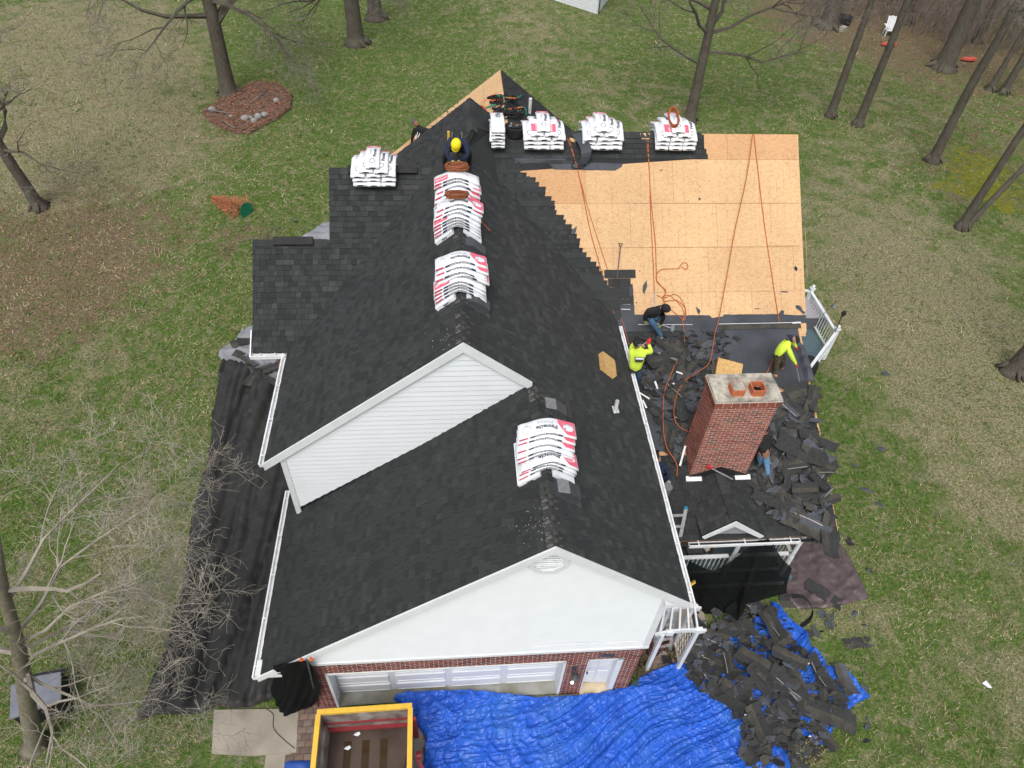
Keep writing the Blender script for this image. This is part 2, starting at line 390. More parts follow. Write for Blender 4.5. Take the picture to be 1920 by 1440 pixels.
def text2d(body, size, bold=0.0):
    k = (body, size, bold)
    if k in _tcache: return _tcache[k]
    cu = bpy.data.curves.new('lettering', 'FONT'); cu.body = body; cu.size = size; cu.offset = bold; cu.align_x = 'CENTER'; cu.align_y = 'CENTER'; cu.resolution_u = 2
    o = bpy.data.objects.new('lettering', cu); COL.objects.link(o)
    dg = bpy.context.evaluated_depsgraph_get(); me = bpy.data.meshes.new_from_object(o.evaluated_get(dg))
    r = ([(v.co.x, v.co.y) for v in me.vertices], [tuple(p.vertices) for p in me.polygons])
    bpy.data.objects.remove(o); bpy.data.curves.remove(cu); bpy.data.meshes.remove(me)
    _tcache[k] = r; return r
def nz(x, y, z=0.0): return noise.noise(Vector((x, y, z)))
# ================================================================ GROUND
def build_ground():
    xs = [-420, -150, -80] + list(np.linspace(-55, 75, 131)) + [110, 200, 420]
    ys = [-420, -120, -40] + list(np.linspace(-14, 96, 111)) + [130, 220, 420]
    g = MB(); g.grid([[Vector((x, y, 0)) for x in xs] for y in ys])
    blobs = []
    def bl(px, py, r, ch, a): p = at(px, py); blobs.append((p.x, p.y, r * .8, ch, a * (.52 if ch == 1 else .85)))
    for px, py, r, a in ((120, 60, 8, .35), (230, 110, 6, .3), (180, 260, 5, .3), (60, 330, 4, .35), (330, 330, 3, .1), (100, 720, 3, .2), (330, 800, 2, .15), (200, 1100, 2, .25), (1700, 520, 4, .35), (1600, 400, 4, .2), (1820, 900, 3, .35), (1860, 700, 3, .3),
                         (1560, 200, 7, .15), (1000, 60, 8, .2), (1750, 640, 3, .35), (1880, 1240, 1.5, .3), (1620, 1150, 1.2, .25), (1230, 180, 6, .12), (300, 980, 1.4, .2), (380, 250, 5, .1), (860, 60, 5, .15)): bl(px, py, r, 0, a)
    for px, py, r, a in ((750, 170, 6, -.35), (600, 60, 7, -.3), (540, 330, 3, -.2), (1250, 90, 5, -.25), (1640, 900, 1.6, -.3), (1560, 1400, 1.5, -.2), (1750, 1090, 2, -.25), (440, 640, 1.5, -.35), (1400, 180, 4, -.2), (350, 1350, 1.2, -.5), (250, 820, 2, -.15), (460, 500, 1.5, -.3), (800, 60, 5, -.2)): bl(px, py, r, 0, a)
    for px, py, r, a in ((130, 470, 4.5, .5), (60, 560, 3, .42), (220, 560, 2.5, .3), (40, 430, 4, .4), (280, 420, 3, .28), (200, 170, 6, .22), (60, 200, 5, .2), (1700, 60, 9, .42), (1600, 10, 9, .5), (1860, 120, 9, .55), (1900, 330, 5, .45), (1780, 380, 3, .15), (1650, 250, 5, .18),
                         (100, 850, 2.5, .2), (170, 1150, 2, .25), (425, 455, .7, .6), (430, 600, .35, .6), (400, 570, .35, .6), (1725, 975, .35, .5), (1890, 1240, .8, .3), (500, 446, 1.3, .5), (1500, 25, 5, .3), (60, 640, 2, .3)): bl(px, py, r, 1, a)
    for px, py, r, a in ((1840, 330, 2.2, .40), (1880, 380, 1.8, .36), (1760, 350, 1.0, .3), (1830, 290, 1.6, .3), (1690, 560, .8, .2), (1860, 960, .6, .3)): bl(px, py, r, 2, a)
    B = np.array(g.v)[:, :2]; cols = np.zeros((len(B), 4)); cols[:, 0] = 0.27; cols[:, 1] = 0.10; cols[:, 2] = 0.05; cols[:, 3] = 1
    for x, y, r, ch, a in blobs: cols[:, ch] += a * np.exp(-((B[:, 0] - x) ** 2 + (B[:, 1] - y) ** 2) / (2 * r * r))
    wood = np.clip((B[:, 1] - 44) / 8, 0, 1) * np.clip((B[:, 0] - 20) / 8, 0, 1); cols[:, 1] = np.maximum(cols[:, 1], wood * 0.9)
    cols = np.clip(cols, 0, 1)
    me = g.mesh('ground', M_LAWN); ca = me.color_attributes.new('cover', 'FLOAT_COLOR', 'POINT'); ca.data.foreach_set('color', cols.ravel())
    o = bpy.data.objects.new('ground', me); COL.objects.link(o); o['kind'] = 'structure'
    return B, cols
build_ground()
def fast_mesh(name, V, Fq, mats, midx=None, kind=None, parent=None):
    me = bpy.data.meshes.new(name); k = Fq.shape[1]
    me.vertices.add(len(V)); me.vertices.foreach_set('co', np.ascontiguousarray(V, dtype=np.float32).ravel())
    me.loops.add(Fq.size); me.loops.foreach_set('vertex_index', Fq.astype(np.int32).ravel())
    me.polygons.add(len(Fq)); me.polygons.foreach_set('loop_start', np.arange(0, Fq.size, k, dtype=np.int32)); me.polygons.foreach_set('loop_total', np.full(len(Fq), k, dtype=np.int32))
    for m_ in mats: me.materials.append(m_)
    if midx is not None: me.polygons.foreach_set('material_index', midx.astype(np.int32))
    me.update(calc_edges=True); o = bpy.data.objects.new(name, me); link(o, parent)
    if kind: o['kind'] = kind
    return o
RNG = np.random.default_rng(3)
M_BL = [mat('grass_blade_%d' % i, c, tuple(x * 1.3 for x in c), scale=1.0, rough=0.9, spec=0.1) for i, c in enumerate(((0.050, 0.105, 0.018), (0.082, 0.14, 0.03), (0.13, 0.155, 0.05), (0.25, 0.225, 0.12), (0.38, 0.33, 0.21)))]
def grass_blades():
    # tufts of blades, denser near the camera
    n = 300000
    px = RNG.uniform(-40, 1960, n); py = 1460 - 1500 * RNG.uniform(0, 1, n) ** 0.9
    r = np.stack([px - 960, py - 720, np.full(n, F)], 1) @ RW; t = -CP[2] / r[:, 2]; P = CP + r * t[:, None]
    keep = ~((P[:, 0] > -4.2) & (P[:, 0] < 10.0) & (P[:, 1] > 0.1) & (P[:, 1] < 14)); keep &= ~((P[:, 0] > -6.2) & (P[:, 0] < 7.5) & (P[:, 1] > -3) & (P[:, 1] < 0.2)) ; keep &= (P[:, 1] < 60)
    P = P[keep]; n = len(P); a = RNG.uniform(0, 6.283, n); h = RNG.uniform(0.03, 0.09, n); w = RNG.uniform(0.006, 0.014, n) * (1 + P[:, 1] / 26.0).clip(1, 3); ln = RNG.uniform(0.02, 0.13, n) * (1 + P[:, 1] / 40.0).clip(1, 3)
    b = RNG.uniform(0, 6.283, n); tf = np.sin(P[:, 0] * 3.1 + 2 * np.sin(P[:, 1] * 1.3)) * np.sin(P[:, 1] * 2.7 + 2 * np.sin(P[:, 0] * 1.7)); h = h * (1 + .8 * (tf > .55)); ln = ln * (1 + .5 * (tf > .55))
    V = np.zeros((n, 3, 3)); V[:, 0, 0] = P[:, 0] - np.cos(a) * w; V[:, 0, 1] = P[:, 1] - np.sin(a) * w; V[:, 0, 2] = 0.004
    V[:, 1, 0] = P[:, 0] + np.cos(a) * w; V[:, 1, 1] = P[:, 1] + np.sin(a) * w; V[:, 1, 2] = 0.004
    V[:, 2, 0] = P[:, 0] + np.cos(b) * ln; V[:, 2, 1] = P[:, 1] + np.sin(b) * ln; V[:, 2, 2] = h
    nn = np.sin(P[:, 0] * .55 + 1.3 * np.sin(P[:, 1] * .31)) * np.cos(P[:, 1] * .47 + 1.1 * np.sin(P[:, 0] * .4)) * 0.5 + np.sin(P[:, 0] * 2.1 + P[:, 1]) * np.cos(P[:, 1] * 1.7 - P[:, 0] * .6) * .35
    mi = np.clip(np.floor((nn * 0.35 + RNG.uniform(0, 1, n)) * 4.0 + 0.3), 0, 4)
    fast_mesh('grass', V.reshape(-1, 3), np.arange(n * 3).reshape(-1, 3), M_BL, mi, 'stuff')
grass_blades()
def leaves():
    cl = [(at(130, 470), 5, 2600), (at(60, 580), 3.5, 1500), (at(280, 400), 4, 900), (at(200, 150), 9, 900), (at(1700, 60), 12, 4200), (at(1900, 150), 9, 3800), (at(1560, 10), 10, 2600), (at(1900, 330), 4, 900), (at(1780, 300), 8, 900), (at(1800, 900), 5, 420), (at(1700, 1200), 4, 300), (at(150, 1000), 4, 700), (at(430, 600), .6, 90), (at(425, 455), .9, 160), (at(800, 150), 12, 500), (at(250, 750), 4, 400), (at(1600, 450), 6, 300), (at(1725, 975), .3, 40), (at(500, 446), 1, 150), (at(462, 225), 2.6, 1300)]
    Vs = []
    for c, s, k in cl:
        x = RNG.normal(c.x, s, k); y = RNG.normal(c.y, s, k)
        ok = ~((x > -4.3) & (x < 10) & (y > 0) & (y < 14)); ok &= (np.sin(x * 1.9 + 2 * np.sin(y * .8)) * np.cos(y * 1.5 + np.sin(x * 1.1)) + RNG.uniform(-1, .9, len(x)) > -.25); x = x[ok]; y = y[ok]; k = len(x)
        a = RNG.uniform(0, 6.283, k); L = RNG.uniform(0.02, 0.062, k) * (1 + y / 60).clip(1, 1.7); tz = RNG.uniform(-.02, .02, (k, 4)) + 0.03
        q = np.zeros((k, 4, 3))
        for j, (u, v) in enumerate(((-1, 0), (0, -.55), (1, 0), (0, .55))):
            q[:, j, 0] = x + (np.cos(a) * u - np.sin(a) * v) * L * .8; q[:, j, 1] = y + (np.sin(a) * u + np.cos(a) * v) * L * .8; q[:, j, 2] = tz[:, j]
        Vs.append(q)
    V = np.concatenate(Vs).reshape(-1, 3); Fq = np.arange(len(V)).reshape(-1, 4)
    fast_mesh('fallen_leaves', V, Fq, [M_LEAF, M_LEAF2], (RNG.uniform(0, 1, len(Fq)) > .62), 'stuff')
leaves()
def fallen_twigs():
    b = MB(); r_ = random.Random(5)
    for px, py, s, k in ((430, 178, 4, 60), (75, 390, 3, 60), (668, 82, 5, 50), (1292, 228, 4, 60), (1700, 200, 9, 110), (1800, 500, 5, 60), (150, 900, 4, 90), (500, 440, .8, 40), (350, 600, 4, 40), (1700, 1000, 3, 40)):
        c = at(px, py)
        for i in range(k):
            p = c + Vector((r_.gauss(0, s), r_.gauss(0, s), .03))
            if -4.5 < p.x < 10.2 and 0 < p.y < 15: continue
            a = r_.uniform(0, 6.28); L = r_.uniform(.15, .7); q = p + Vector((math.cos(a) * L, math.sin(a) * L, .03)); b.tube([p, p.lerp(q, .5) + Vector((r_.gauss(0, .04), r_.gauss(0, .04), .02)), q], [.012, .009, .005], 3, cap=False)
    b.build('fallen_twigs', M_TWIG, None, kind='stuff')
fallen_twigs()

def flat_poly(name, pts, z0, z1, m, kind='structure', parent=None):
    b = MB(); b.prism([Vector((p[0], p[1], z0)) for p in pts], (0, 0, z1 - z0)); o = b.build(name, m, parent)
    if kind: o['kind'] = kind
    return o
# concrete pad, driveway with pavers
pad = [at(402, 1332), at(560, 1330), at(556, 1412), at(470, 1418), at(398, 1414)]
flat_poly('concrete_pad', pad, -0.1, 0.05, M_CONC)
drive = flat_poly('driveway', [(-4.6, -0.02), (7.4, -0.02), (7.4, 2.2), (5.0, 2.2), (5.0, 0.0), (5.2, -5.5), (-4.6, -5.5)][:1] + [(7.6, -0.02), (7.6, -1.6), (3.4, -6), (-4.6, -6)], -0.2, 0.012, M_CONC)
PV = [mat('paver_%s' % k, c, tuple(x * 0.75 for x in c), scale=6, rough=0.95, bump=0.4) for k, c in (('a', (0.20, 0.135, 0.105)), ('b', (0.24, 0.165, 0.13)), ('c', (0.16, 0.115, 0.10)), ('d', (0.22, 0.17, 0.14)))]
def pavers(x0, x1, y0, y1, maxn, skip=None):
    y = y0; r = 0; meshes = {}
    while y < y1:
        x = x0 + (0.11 if r % 2 else 0)
        while x < x1 - 0.1:
            k = random.randrange(4)
            if not (skip and skip(x, y)):
                if k not in meshes:
                    b = MB(); b.box((0.105, 0.075, 0.015), (0.205, 0.142, 0.03)); meshes[k] = b.mesh('paver', PV[k])
                place('paver', meshes[k], Matrix.Translation((x, y, 0.012 + random.uniform(0, 0.006))), drive)
            x += 0.215
        y += 0.152; r += 1
pavers(-4.15, -3.1, -2.1, -0.05, 99)
pavers(-0.95, -0.5, -1.8, -0.7, 99)
path = flat_poly('brick_path', [(4.3, -1.0), (6.7, -1.0), (6.7, 2.6), (4.3, 2.6)], -0.1, 0.016, M_CONC); drive = path
pavers(4.35, 6.6, -0.9, 1.2, 99)
# ================================================================ HOUSE
house = thing('house', 'large white sided and brick house with dark shingle roof being replaced, seen from above', 'house', (0, 6, 0))
PIECES = {'shingle': [], 'brick': []}
TW = (0.10, 0.14, 0.18, 0.23)
sh_mesh = {}
def shingles(poly3, O, U, V, N, parent, shades=(0, 1, 1, 2, 2, 3), exp=0.146, name='shingle', seed=1, thick=0.015, voff=0.0):
    """laminated shingle courses over a convex piece of roof plane"""
    rnd = random.Random(seed); O = Vector(O)
    P2 = [((Vector(p) - O).dot(U), (Vector(p) - O).dot(V)) for p in poly3]
    u0 = min(p[0] for p in P2); u1 = max(p[0] for p in P2); v0 = min(p[1] for p in P2); v1 = max(p[1] for p in P2)
    k0 = math.floor((v0 - voff) / exp); st = MB(); sel = []
    for k in range(k0, int((v1 - voff) / exp) + 1):
        va = k * exp + voff; vb = va + exp + 0.012; u = u0 - rnd.uniform(0, .3)
        row = rnd.choice((0, 0, 1, -1)) * 0
        while u < u1:
            w = rnd.choice(TW); raised = rnd.random() < 0.5; sh = rnd.choice(shades) if raised else rnd.choice(shades[:max(2, len(shades) - 2)])
            rect = [(u, va), (u + w, va), (u + w, vb), (u, vb)]; full = clip2(rect, P2)
            if len(full) >= 3:
                hl = thick + (0.008 if raised else 0.0)
                area = abs(sum(full[i][0] * full[(i + 1) % len(full)][1] - full[(i + 1) % len(full)][0] * full[i][1] for i in range(len(full)))) / 2
                whole = area > 0.985 * w * (vb - va)
                ctr = O + U * (u + w / 2) + V * ((va + vb) / 2)
                PIECES['shingle'].append((whole, ctr, N, w * exp, parent, (O + U * u + V * va, U, V, N, w, vb - va, raised, sh, hl), full, O, va, vb))
            u += w + 0.006
def emit_shingles(limit=300):
    def score(p):
        d = Vector(CP) - p[1]; return p[3] * abs(d.normalized().dot(p[2])) / max(depth(p[1]), 1) ** 2
    def vis(p):
        x, y = pix(p[1]); return p[0] and 0 < x < 1920 and 0 < y < 1440
    c = sorted([p for p in PIECES['shingle'] if vis(p)], key=score, reverse=True)[:limit]; ids = set(id(p) for p in c)
    for p in c:
        q, U, V, N, w, h, raised, sh, hl = p[5]; key = (round(w, 2), raised, sh)
        if key not in sh_mesh:
            b = MB(); b.add([(0, 0, 0), (w, 0, 0), (w, h, 0), (0, h, 0), (0, 0, hl), (w, 0, hl), (w, h, 0.003), (0, h, 0.003)], ((4, 5, 6, 7), (0, 1, 5, 4), (1, 2, 6, 5), (3, 0, 4, 7)))
            sh_mesh[key] = b.mesh('shingle', SH[sh])
        M = Matrix.Translation(q) @ Matrix((U, V, N)).transposed().to_4x4()
        place('shingle', sh_mesh[key], M, p[4])
    groups = {}
    for p in PIECES['shingle']:
        if id(p) in ids: continue
        b = groups.setdefault(p[4].name, (MB(), p[4]))[0]; q, U, V, N, w, h, raised, sh, hl = p[5]; full, O, va, vb = p[6:10]
        n = len(full)
        top = [O + U * a + V * c_ + N * (hl + (0.003 - hl) * (c_ - va) / (vb - va)) for a, c_ in full]; bot = [O + U * a + V * c_ for a, c_ in full]
        b.add(top + bot, [tuple(range(n))] + [(n + i, n + (i + 1) % n, (i + 1) % n, i) for i in range(n)], sh)
    for b, par in groups.values(): b.build('shingle', SH, par, kind='stuff')
def slab(name, poly, th, m, parent):
    b = MB(); a, c, d = Vector(poly[0]), Vector(poly[1]), Vector(poly[2]); n = (c - a).cross(d - a).normalized()
    if n.z < 0: n = -n
    b.prism([Vector(p) - n * (th + 0.002) for p in poly], n * th); return b.build(name, m, parent)
def upv(s_axis, slope):   # unit vector up the slope, its horizontal direction given
    v = Vector((s_axis[0], s_axis[1], slope)); return v.normalized()

# --- roof planes
def roofpart(name, polys, U, V, shades, seed, label=None, voff=0.0, O=None):
    N = U.cross(V).normalized()
    if N.z < 0: N = -N
    r = slab(name, polys[0], 0.12, M_DECK, house)
    if label: r['label'] = label
    for p in polys[1:]: slab('roof_deck', p, 0.12, M_DECK, r)
    O = Vector(O if O is not None else polys[0][0])
    for i, p in enumerate(polys): shingles(p, O, U, V, N, r, shades, seed=seed + i, voff=voff)
    return r
def PR(x, y): return Vector((x, y, z_right(x)))
def PLf(x, y): return Vector((x, y, z_left(x)))
def PG(x, y): return Vector((x, y, z_gar(x)))
def PW(x, y): return Vector((x, y, z_wing(y)))
def PQ(x, y): return Vector((x, y, z_porch(y)))
def PWL(x, y): return Vector((x, y, z_lwing(y)))
GY0, GY1 = -0.16, 3.72
roof_r = roofpart('roof', [[PR(EX, GY0), PR(EX, GY1), PR(1.68, GY1), PR(1.68, GY0)], [PR(EX, GY1), PR(EX, 8.6), PR(RX, 13.2), PR(RX, GY1)]], Vector((0, 1, 0)), upv((-1, 0), 0.82), (1, 1, 2, 2, 3, 3), 11, 'right slope of the main roof', O=PR(EX, GY0))
roof_g = roofpart('roof', [[PG(-4.38, GY0), PG(-4.38, 4.1), PG(1.68, 4.1), PG(1.68, GY0)], [PG(-4.38, 4.1), PG(-4.38, 4.68), PG(-3.9, 4.68), PG(-3.9, 4.1)]], Vector((0, -1, 0)), upv((1, 0), 0.815), (0, 1, 1, 1, 2), 21, 'left slope of the garage roof')
roof_l = roofpart('roof', [[PLf(-4.38, 3.72), PLf(-4.38, 9.6), PLf(-2.9, 11.0), PLf(RX, 11.0), PLf(RX, 3.72)], [PLf(-2.9, 11.0), PLf(-2.9, 13.68), PLf(0.61, 13.68), PLf(0.61, 11.75), PLf(RX, 11.0)]], Vector((0, -1, 0)), upv((1, 0), 0.803), (0, 1, 1, 2, 2, 2), 31, 'left slope of the main roof')
RAX, RAZ = 0.61, z_left(0.61)
def PA(x, y): return Vector((x, y, RAZ - 0.82 * (x - RAX)))
roof_a = roofpart('roof', [[PA(RAX, 11.75), PA(1.16, 12.50), PA(2.2, 13.68), PA(RAX, 13.68)]], Vector((0, 1, 0)), upv((-1, 0), 0.82), (0, 1, 1, 2), 41, 'rear right slope by the far ridge')
roof_w1 = roofpart('roof', [[PWL(-5.27, LWY), PWL(-4.3, LWY), PWL(-1.3, 9.65), PWL(-5.27, 9.65)], [PWL(-3.26, 9.65), PWL(-1.6, 9.65), PWL(-.1, 11.17), PWL(-3.26, 11.17)]], Vector((1, 0, 0)), upv((0, 1), LWS), (0, 1, 2, 2, 3), 51, 'stepped left wing roof')
WRY, = (12.50,)
WRZ = z_wing(WRY)
# back slopes (unseen from the front, close the volume)
bk = MB()
for x0, x1, yr, zr in ((-5.27, -3.0, 9.65, z_lwing(9.65)), (-3.26, 0.0, 11.17, z_lwing(11.17)), (0.9, 10.17, WRY, WRZ)):
    yb = yr + (zr - 5.0) / 0.85; bk.prism([(x0, yr, zr - 0.01), (x1, yr, zr - 0.01), (x1, yb, 5.0), (x0, yb, 5.0)], (0, 0, -0.1))
bk.build('rear_slope', SH[1], house)
emit_later = True
# --- ridge caps
def ridge_caps(a, b, w=0.15, slope=0.8, parent=house, pale=0.2, seed=1, skip=None):
    rnd = random.Random(seed); a = Vector(a); b = Vector(b); d = (b - a); L = d.length; d.normalize(); s = Vector((d.y, -d.x, 0)); n = int(L / 0.155)
    ms = {}
    for i in range(n):
        k = (rnd.random() < pale, rnd.randrange(3))
        if k not in ms:
            m = MB(); e = 0.23
            m.grid([[(-w, y, z - slope * w * .97 + .012) if j == 0 else (0, y, z + .012) if j == 1 else (w, y, z - slope * w * .97 + .012) for j in range(3)] for y, z in ((0, 0.018), (e, 0.0))])
            m.add([(-w, 0, .03 - slope * w), (0, 0, .03), (w, 0, .03 - slope * w), (w, 0, .005 - slope * w), (0, 0, .005), (-w, 0, .005 - slope * w)], ((0, 1, 4, 5), (1, 2, 3, 4)))
            ms[k] = m.mesh('ridge_cap', M_CAPW if k[0] else SH[1 + k[1]])
        p = a + d * (i * 0.155)
        place('ridge_cap', ms[k], Matrix.Translation(p) @ Matrix((s, d, Vector((0, 0, 1)))).transposed().to_4x4(), parent)
ridge_caps((1.68, GY0, 7.51), (1.68, 3.7, 7.51), parent=roof_g, pale=0.3, seed=3)
ridge_caps((RX, GY1, RZ), (RX, 11.0, RZ), parent=roof_l, pale=0.35, seed=4)
b = MB(); b.prism([(RX, 10.95, RZ + .01), (RAX, 11.75, RAZ + .01), (1.16, 12.5, z_wing(12.5) + .02)], (0, 0, -.05)); b.prism([(RX, 10.95, RZ + .01), (1.16, 12.5, z_wing(12.5) + .02), (1.35, 11.55, z_right(1.35) + .02)], (0, 0, -.05)); b.build('hip_shingles', SH[1], roof_a)
ridge_caps((RAX, 11.75, RAZ), (RAX, 13.6, RAZ), parent=roof_a, pale=0.0, seed=5)
ridge_caps((-5.25, 9.65, z_lwing(9.65)), (-3.3, 9.65, z_lwing(9.65)), parent=roof_w1, pale=0, seed=6)
ridge_caps((-3.25, 11.17, z_lwing(11.17)), (-0.4, 11.17, z_lwing(11.17)), parent=roof_w1, pale=0, seed=7)
ridge_caps((1.3, WRY, WRZ + .03), (7.3, WRY, WRZ + .03), parent=roof_r, pale=0, seed=8)
# low dark ridge vents on the left wing ridges
for x0, x1, y, z in ((-4.72, -3.68, 9.57, z_lwing(9.65)), (-2.75, -0.9, 11.08, z_lwing(11.17))):
    b = MB(); b.box(((x0 + x1) / 2, y, z + .02), (x1 - x0, 0.22, 0.07), Matrix.Rotation(0.6, 3, 'X')); b.build('ridge_vent', M_BLACK, roof_w1)

M_LAPSHADE = mat('lap_shade_backing', (.42, .44, .46), scale=4)  # grey backing paints the shade lines in the gaps between siding boards
# --- siding gables (y = front plane), boards as separate parts
def siding(poly, ext, parent, exposure, name='siding_board', m=M_WHITE, axis='y', val=0.0, maxn=300, gap=.011):
    zs = [p[1] for p in poly]; z = min(zs); zt = max(zs); cnt = 0
    while z < zt:
        s = clip2([(-50, z), (50, z), (50, z + exposure - gap), (-50, z + exposure - gap)], poly)
        if len(s) >= 3:
            b = MB(); n = len(s)
            def pt(u, h, out): return (u, val - out, h) if axis == 'y' else (val + out, u, h)
            front = [pt(u, h, ext + 0.022 * (1 - (h - z) / exposure)) for u, h in s]; back = [pt(u, h, -0.02) for u, h in s]
            b.add(front + back, [tuple(range(n))] + [(i, (i + 1) % n, n + (i + 1) % n, n + i) for i in range(n)])
            b.build(name, m, parent); cnt += 1
        z += exposure
def wallbox(name, x0, x1, y0, y1, z0, z1, m, parent=house):
    b = MB(); b.box(((x0 + x1) / 2, (y0 + y1) / 2, (z0 + z1) / 2), (x1 - x0, y1 - y0, z1 - z0)); return b.build(name, m, parent)
gar_wall = wallbox('wall', -3.85, 4.16, 0.12, 0.3, 2.70, 2.78, M_MORT)
g1 = [(-3.95, 2.76), (4.19, 2.76), (4.19, z_right(4.19) - .16), (1.68, 7.51 - .17), (-3.95, z_gar(-3.95) - 0.11)]
gab = MB(); gab.prism([(x, 0.02, z) for x, z in g1], (0, 0.12, 0)); gable_low = gab.build('gable_wall', M_LAPSHADE, house, label='large white gable wall over the garage door')
siding(g1, 0.02, gable_low, 0.115, gap=.014)
g2 = [(-4.0, 3.1), (1.62, 7.32), (1.62, z_right(1.62) - .12), (RX, RZ - .12), (-4.0, z_left(-4.0) - .10)]
gab = MB(); gab.prism([(x, 3.81, z) for x, z in g2], (0, 0.12, 0)); gable_up = gab.build('gable_wall', M_LAPSHADE, house, label='narrow white gable wall above the garage roof')
siding(g2, 0.02, gable_up, 0.15, val=3.79, gap=.017)
# rake fascias
def fascia(a, b, w, th, name='rake_board', m=M_TRIM, parent=house):
    a = Vector(a); b = Vector(b); k = MB(); dn = Vector((0, 0, -w)); k.prism([a, b, b + dn, a + dn], (0, th, 0)); return k.build(name, m, parent)
y = -0.20
fascia((1.68, y, 7.50), (-4.42, y, z_gar(-4.42) - .0), 0.20, 0.05); fascia((1.68, y, 7.50), (EX + .02, y, z_right(EX + .02)), 0.20, 0.05)
y = 3.68
fascia((RX, y, RZ - .01), (-4.42, y, z_left(-4.42)), 0.24, 0.05); fascia((RX, y, RZ - .01), (1.62, y, z_right(1.62)), 0.24, 0.05)
# soffits under rakes
sf = MB()
for (xa, za), (xb, zb), y0, y1 in (((1.68, 7.35), (-4.38, 2.42), -.18, .0), ((1.68, 7.35), (EX, 4.95), -.18, .0), ((RX, 8.58), (-4.4, 4.93), 3.70, 3.79), ((RX, 8.58), (1.6, 7.42), 3.70, 3.79)):
    sf.prism([(xa, y0, za), (xb, y0, zb), (xb, y1, zb), (xa, y1, za)], (0, 0, .03))
sf.box((4.38, .0, 5.0), (0.5, 0.35, 0.12)); sf.box((-4.1, .0, 2.55), (0.7, 0.35, 0.14))
sf.build('soffit', M_TRIM, house)
# corner boards
b = MB(); b.box((4.16, -.035, 3.9), (0.14, 0.03, 2.35)); b.box((4.205, 0.05, 3.9), (0.03, 0.16, 2.35)); b.build('corner_board', M_TRIM, house)
b = MB(); b.box((-3.97, 3.755, 4.0), (0.13, 0.03, 2.2)); b.build('corner_board', M_TRIM, house)
b = MB(); b.box((0.16, -.045, 2.735), (8.15, 0.03, 0.09)); b.build('frieze_board', M_TRIM, house)
# octagonal gable vent
def octo(r, y, sx=1.0): return [(1.63 + r * sx * math.cos(rad(22.5 + 45 * i)), y, 6.78 + r * math.sin(rad(22.5 + 45 * i))) for i in range(8)]
b = MB(); o8 = octo(0.40, -.02); i8 = octo(0.29, -.02)
for i in range(8):
    j = (i + 1) % 8; b.prism([o8[i], o8[j], i8[j], i8[i]], (0, -0.075, 0))
vent = b.build('gable_vent', M_TRIM, gable_low)
for k in range(8):
    z = 6.78 - 0.24 + k * 0.068; hw = 0.28 if abs(z - 6.78) < .12 else 0.28 - (abs(z - 6.78) - .12)
    b = MB(); b.box((1.63, -.055, z), (2 * hw, 0.05, 0.012), Matrix.Rotation(-0.6, 3, 'X')); b.build('louvre', M_GUT, vent)
# cable along the bottom of the gable
b = MB(); b.tube(catmull([aty(x, y, -.06) for x, y in ((1000, 1213), (1040, 1209), (1090, 1206), (1135, 1206), (1170, 1203), (1198, 1203), (1204, 1205))], 5), 0.006, 4); b.build('cable', M_GUT, gable_low)

# --- brick walls
def bricks(O, U, N, L, H, parent, palette, opens=(), bl=0.213, bh=0.0705, j=0.018, seed=1, topfn=None, name='brick', proud=0.005):
    """running bond; O lower left corner, U along, N outward"""
    rnd = random.Random(seed); O = Vector(O); U = Vector(U); N = Vector(N); r = 0; v = 0.0
    while v < H - 0.02:
        h = min(bh - j, H - v); u = -bl / 2 if r % 2 else 0.0
        while u < L - 0.02:
            a = max(u, 0.0); e = min(u + bl - j, L)
            if e - a > 0.03:
                segs = [(a, e)]
                for (ua, ub, va, vb) in opens:
                    if v + h > va + .005 and v < vb - .005:
                        ns = []
                        for s0, s1 in segs:
                            if s1 <= ua or s0 >= ub: ns.append((s0, s1))
                            else:
                                if s0 < ua - .03: ns.append((s0, ua))
                                if s1 > ub + .03: ns.append((ub, s1))
                        segs = ns
                for s0, s1 in segs:
                    w = rnd.random(); sh = 0 if w < .45 else 1 if w < .72 else 2 if w < .9 else 3
                    c = O + U * ((s0 + s1) / 2) + Vector((0, 0, v + h / 2))
                    PIECES['brick'].append((c, N, U, s1 - s0, h, sh, parent, palette, proud + rnd.uniform(-.002, .003)))
            u += bl
        v += bh; r += 1
def emit_bricks(limit=300):
    def score(p):
        d = Vector(CP) - p[0]; k = max(0.0, d.normalized().dot(p[1])); x, y = pix(p[0])
        return 0 if not (0 < x < 1920 and 0 < y < 1440) else p[3] * p[4] * k / depth(p[0]) ** 2
    L = PIECES['brick']; ids = set(sorted(range(len(L)), key=lambda i: -score(L[i]))[:limit]); ms = {}; gr = {}
    for i, p in enumerate(L):
        c, N, U, w, h, sh, par, pal, pr = p; R = Matrix((U, Vector((0, 0, 1)), U.cross(Vector((0, 0, 1))))).transposed()
        if R.col[2].dot(N) < 0: R = Matrix((-U, Vector((0, 0, 1)), N)).transposed()
        if i in ids:
            k = (round(w, 3), round(h, 3), sh, id(pal))
            if k not in ms:
                b = MB(); b.box((0, 0, 0), (w, h, 0.06)); ms[k] = b.mesh('brick', pal[sh])
            place('brick', ms[k], Matrix.Translation(c + N * (pr - 0.03)) @ R.to_4x4(), par)
        else:
            b = gr.setdefault(par.name, (MB(), par, pal))[0]; b.box(c + N * (pr - 0.03), (w, h, 0.06), R, sh)
    for b, par, pal in gr.values(): b.build('brick', pal, par, kind='stuff')
DX0, DX1, DZ = -3.05, 2.43, 2.06
EX0, EX1, EZT = 2.95, 3.80, 2.05
